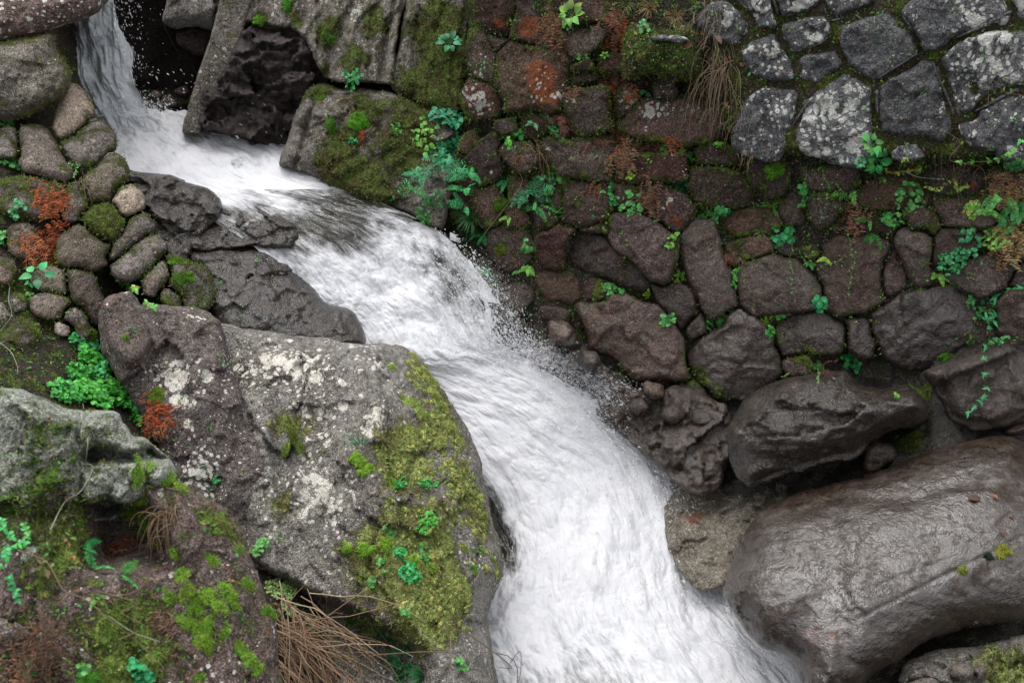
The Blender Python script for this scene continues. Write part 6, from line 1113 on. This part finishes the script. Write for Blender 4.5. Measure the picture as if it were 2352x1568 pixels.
b.build('stalks', e); put(e, 'big straw bundle of dry grass at the bottom in front of the bank boulder', 'dry grass', 'dry')
for tl_, path, off, lab in [('H', [(-250, 1420), (0, 1465), (250, 1500), (450, 1505), (600, 1470), (740, 1430), (850, 1420), (950, 1450), (1100, 1560)], [.05, .12, .2, .24, .25, .25, .24, .2, .1], 'long brown stem arching along the bottom to the water'), ('H', [(-100, 1200), (60, 1190), (150, 1220), (220, 1320), (265, 1500)], [.1, .2, .24, .2, .12], 'dry stem bowed down left of the dark clover'), ('H', [(-120, 1230), (0, 1160), (120, 1100), (240, 1040)], [.08, .16, .22, .26], 'straight dry stem pointing up over the bank boulder'), ('H', [(270, 1568), (330, 1470), (390, 1445), (440, 1480), (440, 1570)], [.2, .28, .3, .28, .2], 'small hoop of dry grass at the bottom edge'), ('H', [(700, 1440), (780, 1490), (900, 1530), (1000, 1590)], [.22, .22, .18, .1], 'side shoot of the long arching stem'), ('G', [(90, 690), (280, 800), (480, 950), (640, 1060), (780, 1170), (880, 1270), (980, 1370), (1060, 1480)], .05, 'long brown twig lying across the near rocks'), ('G', [(720, 950), (850, 1020), (900, 1090), (960, 1180), (1060, 1310)], .04, 'bent dry twig below the feathery ferns'), ('G', [(1000, 935), (900, 1000), (740, 1000)], .05, 'short dry twig crossing the bent one'), ('G', [(780, 1310), (880, 1210), (900, 1100), (870, 1000)], .05, 'thin upright twig under the ferns'), ('G', [(780, 1150), (900, 1210), (1050, 1260)], .05, 'pale twig low on the near slab'), ('G', [(1180, 260), (1350, 330), (1550, 425)], .03, 'thin twig slanting over the top of the near slab'), ('G', [(400, 540), (430, 400), (490, 230), (550, 90), (560, -20)], .04, 'pale bent grass stem in front of the pale rock'), ('D', [(560, 1560), (545, 1400), (550, 1250), (530, 1060)], .03, 'whitish stem standing in the cleft of the pale rock'), ('D', [(-10, 830), (60, 900), (110, 1000), (115, 1050)], .03, 'thin twig at the left edge above the pale rock'), ('D', [(60, 420), (75, 520), (60, 640), (0, 760)], .03, 'brown stem hanging at the left edge under the leaves'), ('C', [(1850, 1160), (1900, 1350), (1960, 1450), (2050, 1568)], .06, 'long dry stalk fallen down over the right wall'), ('C', [(2080, 1290), (2070, 1130), (2020, 1000), (1900, 900), (1800, 880)], [.05, .12, .15, .12, .06], 'thin bowed dry stem on the right ledge'), ('C', [(2050, 680), (2120, 620), (2220, 590), (2351, 585)], .05, 'curved straw stem on the mortared wall'), ('C', [(1550, 1180), (1650, 1210), (1800, 1245)], .05, 'pale broken stick on the ledge'), ('A', [(520, 1220), (620, 1290), (740, 1380), (870, 1470)], .04, 'thin root running down over the cobbles'), ('A', [(1130, 170), (1190, 300), (1250, 390), (1320, 450), (1390, 570)], .0, 'fine thread hanging in the cave mouth'), ('B', [(1000, 1568), (1240, 1300), (1240, 1180)], .05, 'thin brown stalk in the wall ferns')]:
    e, _ = lay(tl_, path, .0030 if tl_ in 'H' else .0022, {'D': (.34, .36, .28)}.get(tl_, (.24, .17, .10)) if 'pale' not in lab and 'whitish' not in lab else (.42, .42, .33), 'twig', lab, off=off); put(e, lab, 'twig', 'dry')
# vines and trailing stems
put(vine(T('F', [(2330, 420), (2230, 430), (2130, 500), (2120, 640), (2080, 700)]), (.045, .30, .12), .042, 'vine', 2, 5, .05), 'vine with large five fingered leaves at the right edge', 'vine', 'vine')
put(vine(T('F', [(2100, 700), (2080, 800), (2060, 900), (2060, 1000), (2055, 1100), (2050, 1170), (1990, 1210), (1945, 1255)]), (.05, .30, .11), .026, 'vine', 3, 5, .04), 'thin vine hanging freely with starry leaves over the dark boulder', 'vine', 'vine')
put(vine(T('C', [(1890, 1075), (2000, 1080), (2100, 1065), (2200, 1040), (2280, 1020), (2350, 960)]), (.10, .36, .07), .026, 'vine', 2, 3, .05, (.2, .3, .06)), 'light green vine reaching across the right ledge', 'vine', 'vine')
put(vine(T('C', [(1400, 1150), (1450, 1185), (1520, 1190), (1580, 1170), (1640, 1180)]), (.33, .36, .06), .017, 'stonecrop', 1, 3, .04, (.3, .1, .06)), 'yellow stonecrop trailing on the ledge beside the leafy plant', 'stonecrop', 'vine')
put(vine(T('C', [(1520, 1100), (1560, 1090), (1600, 1120), (1640, 1160)]), (.22, .38, .07), .017, 'stonecrop', 1, 3, .05, (.3, .1, .06)), 'greener stonecrop above the yellow one', 'stonecrop', 'vine')
put(vine(T('C', [(1660, 1270), (1760, 1290), (1850, 1240), (1880, 1290), (1950, 1270)]), (.20, .34, .05), .017, 'stonecrop', 1, 3, .05, (.3, .08, .05)), 'stonecrop with reddish stems under the reed stalks', 'stonecrop', 'vine')
put(vine(T('D', [(735, 340), (780, 350), (820, 400), (870, 430), (910, 465), (930, 485)]), (.20, .42, .06), .030, 'trailing_plant', 2, 3, .03), 'yellow green trailing stem over the smaller purple rock', 'trailing plant', 'vine')
put(vine(T('D', [(985, 555), (1030, 580), (1065, 590)]), (.16, .42, .09), .024, 'trailing_plant', 1, 3, .03), 'short bright trailing sprig on the purple slab', 'trailing plant', 'vine')
put(vine(T('A', [(490, 1100), (500, 1160), (480, 1220)]), (.10, .30, .06), .016, 'trailing_plant', 1, 3, .03), 'small trailing sprig between the oval and the purplish cobble', 'trailing plant', 'vine')
for pth, lab in [([(740, 110), (735, 250), (750, 330), (745, 440)], 'fine bedstraw hanging over the wide dark block'), ([(780, 130), (830, 200), (850, 300)], 'short bedstraw strand right of the fine one'), ([(1120, 0), (1160, 120), (1170, 250), (1150, 350), (1140, 450)], 'long bedstraw strand over the flat faced block'), ([(850, 190), (950, 280), (1080, 240), (1180, 190)], 'bedstraw swag between the two dark blocks'), ([(1450, -20), (1455, 80), (1430, 190)], 'short bedstraw strand at the upright dark block'), ([(650, 850), (680, 930), (690, 1040), (740, 1050)], 'thin green strand over the rounded mossy stone, left of the folded boulder'), ([(930, 1000), (930, 1050), (920, 1090)], 'small green strand hanging on the folded wet boulder')]:
    put(vine(T('F', pth), (.09, .22, .06), .010, 'bedstraw', 1, 3, .03, (.07, .2, .05), .0012), lab, 'trailing plant', 'vine')
for pth, lab in [([(880, 1140), (850, 1230), (820, 1330)], 'bedstraw hanging on the mossy rock under the white spotted stone'), ([(960, 1160), (1000, 1250), (1010, 1340), (980, 1430)], 'bedstraw right of the first one under the white spotted stone'), ([(1030, 1230), (1090, 1300), (1150, 1370)], 'slanting bedstraw near the feathery fern')]:
    put(vine(T('C', pth), (.10, .24, .07), .011, 'bedstraw', 1, 3, .03, (.08, .2, .05), .0012), lab, 'trailing plant', 'vine')
put(vine(T('G', [(40, 490), (100, 540), (120, 620), (60, 690), (10, 740)]), (.06, .40, .12), .020, 'trailing_plant', 1, 3, .04), 'yellow green feathery sprig at the near left edge', 'trailing plant', 'vine')
put(vine(T('G', [(150, 520), (180, 600), (100, 690), (30, 860)]), (.08, .40, .10), .018, 'trailing_plant', 1, 3, .04), 'second feathery sprig right of the one at the near left edge', 'trailing plant', 'vine')
put(vine(T('G', [(60, 870), (90, 930), (110, 1000)]), (.05, .34, .12), .018, 'trailing_plant', 1, 3, .04), 'lowest feathery sprig at the near left edge', 'trailing plant', 'vine')
# fallen leaves
def dead_leaf(t, x, y, L, col, lab, ang):
    P, n, k = at(t, x, y); e1, e2 = basis(n); b = LB_(); b.leaf(P + n * .012, e1 * math.cos(ang) + e2 * math.sin(ang), n, L * k, L * k * .45, col, .3, 'oval', 6); o = b.build('fallen_leaf'); tag(o, lab, 'fallen leaf', 'fallen leaves'); return o
for t, x, y, L, col, lab, an in [('C', 130, 230, 34, (.36, .17, .08), 'largest orange brown fallen leaf on the leaf heap by the mortared wall', .4), ('C', 100, 160, 30, (.34, .21, .16), 'pinkish fallen leaf at the top of the leaf heap', 2.2), ('C', 110, 270, 30, (.32, .22, .17), 'grey pink fallen leaf low on the leaf heap', 5.2), ('C', 200, 340, 24, (.33, .17, .12), 'reddish fallen leaf in the middle of the leaf heap', 4.4), ('C', 240, 260, 26, (.28, .17, .11), 'brown fallen leaf right on the leaf heap', 5.6), ('C', 50, 300, 24, (.30, .16, .11), 'brown fallen leaf left of the leaf heap', 3.5), ('C', 300, 390, 24, (.36, .19, .12), 'tan fallen leaf at the lower right of the leaf heap', 5.0), ('C', 390, 430, 20, (.34, .28, .2), 'pale fallen leaf apart from the heap', 5.8), ('C', 320, 710, 16, (.34, .16, .10), 'small reddish leaf on the hanging roots', 4.7), ('C', 1040, 1100, 24, (.20, .09, .06), 'dark brown leaf under the white spotted stone', 3.4), ('C', 1590, 1140, 28, (.14, .05, .045), 'dark red leaf behind the stonecrop', 4.), ('C', 1990, 1240, 40, (.15, .07, .05), 'long dark leaf hanging right of the reed stalks', 5.2), ('I', 1960, 300, 40, (.14, .065, .05), 'dark curled leaf on top of the huge boulder', .1), ('I', 2160, 310, 20, (.30, .14, .08), 'reddish leaf on top of the huge boulder', 1.2), ('I', 2230, 560, 22, (.26, .10, .075), 'red brown leaf on the right side of the huge boulder', 2.0), ('I', 2280, 450, 30, (.26, .08, .04), 'long rusty leaf on the right side of the huge boulder', 1.8), ('F', 1045, 915, 14, (.42, .30, .17), 'tan leaf on the moss above the folded boulder', .8), ('E', 2190, 1050, 18, (.45, .22, .11), 'orange leaf on the gravel at the wall foot', .1), ('F', 1030, 1055, 14, (.40, .27, .16), 'small tan leaf on top of the folded boulder', .3)]:
    dead_leaf(t, x, y, L, col, lab, an)
# moss cushions
BR = (.22, .43, .055); YG = (.32, .42, .12); DKG = (.07, .22, .02)
for t, x, y, ru, rv, col, lab in [('G', 960, 130, 11, 30, BR, 'bright moss strip hanging from the top of the near slab'), ('G', 990, 290, 14, 30, BR, 'middle of the bright moss strip on the near slab'), ('G', 920, 390, 22, 16, (.16, .30, .04), 'duller moss left of the bright strip'), ('G', 1000, 500, 13, 28, BR, 'lower end of the bright moss strip'), ('G', 1050, 600, 9, 15, BR, 'last tip of the bright moss strip'), ('G', 1030, 70, 12, 18, BR, 'moss right at the top of the bright strip'), ('G', 1160, 180, 14, 16, BR, 'moss on the ridge right of the strip'), ('G', 1250, 240, 13, 15, BR, 'second moss on the ridge right of the strip'), ('G', 1225, 690, 12, 19, BR, 'oval moss below the hanging dry grass'), ('G', 1250, 815, 20, 18, BR, 'round moss under the oval one'), ('G', 1455, 725, 11, 20, BR, 'small egg shaped moss alone on the near slab'), ('G', 1190, 990, 13, 22, (.17, .33, .05), 'dull moss left of the big moss group'), ('G', 1270, 950, 12, 18, (.18, .32, .05), 'dull moss beside the big moss group'), ('G', 1420, 980, 20, 16, BR, 'top lobe of the big moss group'), ('G', 1330, 1040, 19, 20, BR, 'upper left lobe of the big moss group'), ('G', 1300, 1160, 20, 26, BR, 'left lobe of the big moss group'), ('G', 1420, 1170, 16, 22, BR, 'right lobe of the big moss group'), ('G', 1420, 1290, 18, 24, BR, 'bottom lobe of the big moss group'), ('G', 1590, 970, 15, 24, BR, 'top of the curved moss right of the big group'), ('G', 1530, 1050, 15, 22, BR, 'lower part of the curved moss right of the big group'), ('G', 1610, 1040, 11, 16, BR, 'right bulge of the curved moss'), ('G', 1530, 1250, 10, 22, (.17, .32, .05), 'dull moss below the curved moss'), ('G', 1720, 890, 13, 15, (.17, .34, .04), 'moss near the right edge of the near slab'), ('G', 1840, 1080, 10, 16, (.15, .34, .04), 'small moss at the right edge of the near slab'), ('G', 1640, 1320, 18, 30, BR, 'large moss low on the near slab'), ('G', 1720, 1400, 18, 22, BR, 'lower right moss of the large low one'), ('G', 1790, 1480, 14, 20, BR, 'lowest moss at the right bottom of the near slab'), ('G', 1360, 1540, 14, 18, BR, 'moss at the bottom edge of the near slab'), ('G', 620, 1540, 20, 16, (.12, .36, .05), 'bright moss at the bottom edge among the litter'), ('G', 1640, 640, 14, 14, (.20, .33, .08), 'pale moss at the upper right of the near slab'), ('G', 1540, 490, 12, 20, (.20, .26, .07), 'olive moss on the upper near slab'),
                                  ('H', 190, 100, 14, 12, BR, 'bright cushion high on the bank boulder'), ('H', 110, 20, 14, 12, BR, 'bright cushion at the top left of the bank boulder moss'), ('H', 350, 210, 15, 17, BR, 'bright cushion behind the high emerald clover'), ('H', 330, 630, 13, 20, BR, 'bright cushion left of the long emerald clover'), ('H', 40, 650, 17, 12, BR, 'bright cushion at the left rim of the bank boulder moss'), ('H', 170, 665, 16, 13, BR, 'bright cushion right of the rim cushion'), ('H', 490, 750, 12, 16, BR, 'bright cushion between the emerald clovers'), ('H', 140, 865, 13, 9, BR, 'bright cushion above the undercut'), ('H', 640, 125, 6, 7, YG, 'tiny yellow cushion by the wet streak'), ('H', 640, 780, 8, 12, BR, 'small cushion right of the emerald clovers'), ('H', 60, 1150, 12, 13, DKG, 'dark moss ball beside the bowed dry stem'),
                                  ('E', 490, 885, 12, 10, YG, 'yellow cushion on the wet crest of the bank boulder'), ('E', 460, 940, 6, 10, YG, 'second yellow cushion below the crest'), ('E', 345, 965, 8, 10, YG, 'yellow cushion left on the wet crest'), ('E', 415, 1165, 7, 12, YG, 'yellow cushion on the brown wet face'), ('E', 560, 990, 9, 10, YG, 'yellow cushion at the start of the moss band beside the water'), ('E', 600, 1050, 10, 14, YG, 'second cushion of the moss band beside the water'), ('E', 640, 1160, 12, 16, YG, 'third cushion of the moss band beside the water'), ('E', 710, 1250, 10, 14, YG, 'fourth cushion of the moss band beside the water'), ('E', 490, 1200, 11, 13, YG, 'cushion left of the moss band'), ('E', 560, 1290, 10, 14, YG, 'cushion in the middle of the moss band'), ('E', 590, 1390, 12, 12, YG, 'lower cushion in the middle of the moss band'), ('E', 760, 1380, 10, 16, YG, 'fifth cushion of the moss band beside the water'), ('E', 680, 1470, 11, 12, YG, 'lower right cushion of the moss band'), ('E', 830, 1500, 8, 16, YG, 'last cushion of the band close to the water'),
                                  ('H', 850, 640, 6, 14, YG, 'yellow streak of moss on the lower water side'), ('H', 905, 655, 6, 7, (.10, .32, .05), 'green button of moss on the water side'), ('H', 955, 655, 5, 8, (.09, .32, .06), 'second green button of moss on the water side'), ('H', 900, 780, 9, 8, (.13, .32, .06), 'green moss below the buttons'), ('H', 850, 900, 7, 16, YG, 'lowest yellow moss streak on the water side'),
                                  ('B', 130, 840, 15, 15, (.09, .30, .02), 'bright pointed moss ball on the moss boulder'), ('A', 1985, 40, 8, 14, (.08, .26, .03), 'moss tuft at the top of the fluted slab'), ('A', 1800, 135, 14, 9, (.11, .24, .03), 'moss on the lip of the fluted slab'), ('A', 2255, 260, 11, 14, (.10, .24, .03), 'moss on the right of the fluted slab'), ('A', 2180, 675, 7, 6, (.12, .30, .02), 'round moss on the ridge beside the recess'), ('A', 2230, 675, 6, 5, (.12, .30, .02), 'second round moss on the ridge beside the recess'), ('A', 2280, 900, 9, 22, (.10, .28, .03), 'vertical moss streak on the moss boulder'),
                                  ('D', 250, 720, 8, 12, (.14, .28, .03), 'bright moss spot on the left bank'), ('D', 170, 590, 9, 10, (.13, .28, .03), 'small moss spot under the creeping stems'), ('D', 860, 760, 7, 7, (.16, .28, .04), 'moss spot beside the purple slab'), ('D', 1080, 1160, 18, 18, (.15, .26, .03), 'moss patch above the orange moss fern'), ('D', 640, 740, 10, 11, (.09, .17, .02), 'dark moss on the damp rock'), ('D', 1230, 230, 16, 9, (.09, .22, .02), 'moss on top of the tan rock'), ('D', 1260, 340, 18, 12, (.08, .18, .02), 'moss down the tan rock'), ('D', 1350, 540, 14, 8, (.08, .18, .02), 'moss under the tan rock'), ('D', 2010, 1400, 12, 26, (.20, .30, .07), 'yellow moss in the crease of the bank boulder'), ('D', 2080, 1520, 9, 24, (.20, .30, .07), 'yellow moss lower in the crease of the bank boulder'), ('D', 1960, 1520, 10, 14, (.20, .30, .06), 'yellow moss left of the crease'),
                                  ('I', 2200, 650, 15, 13, (.26, .33, .05), 'yellow moss ball on the huge wet boulder'), ('I', 1935, 795, 11, 8, (.20, .27, .05), 'flat yellow moss on the crack of the huge boulder'), ('I', 2100, 690, 10, 7, (.012, .03, .014), 'blackish moss beside the yellow ball'), ('F', 1240, 610, 8, 6, (.08, .22, .02), 'moss under the flat faced block'), ('E', 1090, 150, 11, 8, (.12, .17, .02), 'yellowish moss on the brown stone by the cascade'), ('F', 1830, 880, 14, 8, (.07, .20, .02), 'moss under the broad rounded block'), ('C', 640, 1160, 14, 16, (.09, .24, .02), 'moss streak on the rounded mossy stone'), ('B', 1150, 1150, 16, 22, (.07, .17, .02), 'moss between the triangular stone and the orange marked one'), ('B', 1440, 1160, 14, 14, (.06, .16, .015), 'moss beside the hanging dry bundle'), ('B', 1100, 1420, 12, 12, (.06, .16, .015), 'moss below the feathery fern')]:
    cushion(*T(t, [(x, y)])[0], ru, rv, col, lab)

b = LB_(); nw = 0
for k in range(12000):
    if k < 9000: u, v = random.uniform(1050, 2350), random.uniform(10, 800)
    else: u, v = random.uniform(0, 640), random.uniform(600, 1560)
    P, n, on = hit(u, v)
    if on is None: continue
    joint = on in ('ground', 'mortar') or on.startswith(('mossy_ledge',))
    if not joint and random.random() > (.13 if k < 9000 else .22): continue
    if on == 'mortar' and random.random() > .35: continue
    col = random.choice([(.07, .24, .06), (.10, .27, .04), (.05, .20, .07), (.14, .27, .05), (.20, .11, .06), (.26, .16, .09), (.13, .075, .045)]); e1, e2 = basis(n); sz = random.uniform(.006, .013) * (1.7 if random.random() < .18 else 1)
    for q in range(random.randint(1, 4)):
        an = random.uniform(0, 6.28); b.leaf(P + (e1 * rng.normal() + e2 * rng.normal()) * .012 + n * random.uniform(.002, .012), e1 * math.cos(an) + e2 * math.sin(an) + n * .4, nrm(n + rng.normal(size=3) * .4), sz * random.uniform(.7, 1.5), sz * random.uniform(.35, .8), col, .3, 'oval', 2)
wd = b.build('weeds'); tag(wd, 'tiny weeds and crumbs of dead leaf in the joints and on the near rocks', 'weeds', kind='stuff')

# ------------------------------------------------------------------ moss carpet: countless tiny shoots growing where the rock is mossy
TV, TF, TC = [], [], []; base = 0
for (Vw, Fw, mo_, oname, n_) in SURF:
    if np.max(mo_) < .2: continue
    A = Vw[Fw[:, 0]]; B_ = Vw[Fw[:, 1]]; C_ = Vw[Fw[:, 2]]; D_ = Vw[Fw[:, 3]]; cr = np.cross(C_ - A, D_ - B_); ar = np.linalg.norm(cr, axis=1) * .5; nn = cr / (2 * ar[:, None] + 1e-12)
    cen = (A + C_) / 2; mf = mo_[Fw].mean(1) + .75 * fbm(cen * np.array([11, 7, 5.]), 5, .65, 13)
    u, v, z = proj(cen); vis = (u > -80) & (u < 2430) & (v > -60) & (v < 1640)
    dens = np.clip((mf - .33) / .35, 0, 1) * ar * vis * (6500 if oname.startswith('mossy_bedrock') else 9500 if oname != 'ground' else 5500)
    cnt = rng.poisson(np.clip(dens, 0, 12)); idx = np.repeat(np.arange(len(Fw)), cnt); m = len(idx)
    if m == 0: continue
    if m > 70000: idx = rng.choice(idx, 70000, replace=False); m = 70000
    a = rng.random((m, 2)); p = A[idx] + (B_ - A)[idx] * a[:, :1] + (D_ - A)[idx] * a[:, 1:]
    no = nn[idx]; d = no + rng.normal(size=(m, 3)) * .55 + np.array([0, 0, .25]); d /= np.linalg.norm(d, axis=1)[:, None]
    sdv = np.cross(d, rng.normal(size=(m, 3))); sdv /= np.linalg.norm(sdv, axis=1)[:, None]; L = rng.uniform(.006, .015, m)[:, None]; w = rng.uniform(.0022, .0045, m)[:, None]
    V3 = np.stack([p - sdv * w - no * .003, p + sdv * w - no * .003, p + d * L + sdv * w * .5, p + d * L * 1.05 - sdv * w * .5], 1)
    hue = fbm(p * 6, 3, .6, 17)[:, None] + rng.normal(size=(m, 1)) * .25
    pal = {'b': ([.13, .16, .045], [.44, .49, .16], [.23, .18, .10]), 'f': ([.075, .115, .022], [.25, .33, .07], [.16, .115, .06]), 's': ([.06, .085, .02], [.19, .24, .055], [.17, .095, .05]), 'w': ([.040, .066, .014], [.14, .19, .04], [.095, .07, .034])}
    lo, hi, br = [np.array(q) for q in pal['b' if oname.startswith('mossy_bedrock') else 'f' if oname.startswith(('foreground', 'pale', 'purple', 'cobble')) else 's' if oname.startswith(('moss_boulder', 'leaning', 'mossy_block')) else 'w']]
    c = np.where(hue < -.22, br, lo + (hi - lo) * np.clip(hue + .45, 0, 1)); c = c * rng.uniform(.6, 1.35, (m, 1))
    TV.append(V3.reshape(-1, 3)); TF.append(np.arange(m * 4).reshape(-1, 4) + base); TC.append(np.repeat(c, 4, 0)); base += m * 4
for (Vw, Fw, mo_, oname, n_) in SURF:
    if not oname.startswith('mossy_bedrock'): continue
    A = Vw[Fw[:, 0]]; C_ = Vw[Fw[:, 2]]; cr = np.cross(C_ - A, Vw[Fw[:, 3]] - Vw[Fw[:, 1]]); ar = np.linalg.norm(cr, axis=1) * .5; nn = cr / (2 * ar[:, None] + 1e-12); cen = (A + C_) / 2
    u, v, z = proj(cen); band = np.exp(-((u - (955 + (v - 900) * .36 + 20)) / 42) ** 2) * (v > 830) * (v < 1330)
    mf = np.clip(mo_[Fw].mean(1) * .5 + .55 * band + .9 * fbm(cen * np.array([16, 9, 7.]), 4, .6, 19) - .31, 0, 1)
    cnt = rng.poisson(np.clip(mf * ar * 4400, 0, 3)); idx = np.repeat(np.arange(len(Fw)), cnt); m = len(idx); rr = rng.uniform(.006, .017, m)
    dome = np.array([(0, 0, .9)] + [(math.cos(k * 1.0472) * .75, math.sin(k * 1.0472) * .75, .55) for k in range(6)] + [(math.cos(k * 1.0472), math.sin(k * 1.0472), -.2) for k in range(6)])
    e1 = np.cross(nn[idx], [0.3, .2, .93]); e1 /= np.linalg.norm(e1, axis=1)[:, None]; e2 = np.cross(nn[idx], e1)
    jit_ = rng.uniform(.7, 1.3, (m, 13, 1))
    V3 = cen[idx][:, None] + (dome[None, :, 0:1] * e1[:, None] * .8 + dome[None, :, 1:2] * e2[:, None] * 1.25 + dome[None, :, 2:3] * nn[idx][:, None] * .75) * rr[:, None, None] * jit_
    q6 = [(0, 1 + k, 1 + (k + 1) % 6, 1 + (k + 1) % 6) for k in range(6)]; q7 = [(1 + k, 7 + k, 7 + (k + 1) % 6, 1 + (k + 1) % 6) for k in range(6)]
    Fq = np.array(q7); Ft = np.array([(a, b, c) for a, b, c, _ in q6])
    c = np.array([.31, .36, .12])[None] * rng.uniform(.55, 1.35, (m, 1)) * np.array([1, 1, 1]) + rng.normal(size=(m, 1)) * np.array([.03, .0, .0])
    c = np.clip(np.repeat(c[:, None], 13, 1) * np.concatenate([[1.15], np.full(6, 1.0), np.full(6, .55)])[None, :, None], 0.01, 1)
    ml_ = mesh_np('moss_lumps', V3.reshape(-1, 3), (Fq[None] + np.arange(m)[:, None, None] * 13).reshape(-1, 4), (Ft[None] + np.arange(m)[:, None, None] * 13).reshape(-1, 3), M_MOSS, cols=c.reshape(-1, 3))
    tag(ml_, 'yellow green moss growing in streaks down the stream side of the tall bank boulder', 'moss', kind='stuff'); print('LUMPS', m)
mc = mesh_np('moss_carpet', np.concatenate(TV), np.concatenate(TF), None, M_LEAF, cols=np.concatenate(TC))
tag(mc, 'short green and brown moss growing over the rocks and joints', 'moss', kind='stuff')
print('TUFTS', base // 4)
for o in bpy.data.objects:
    if o.parent is None and o.get('category') and not o.get('kind'): o['kind'] = 'thing'
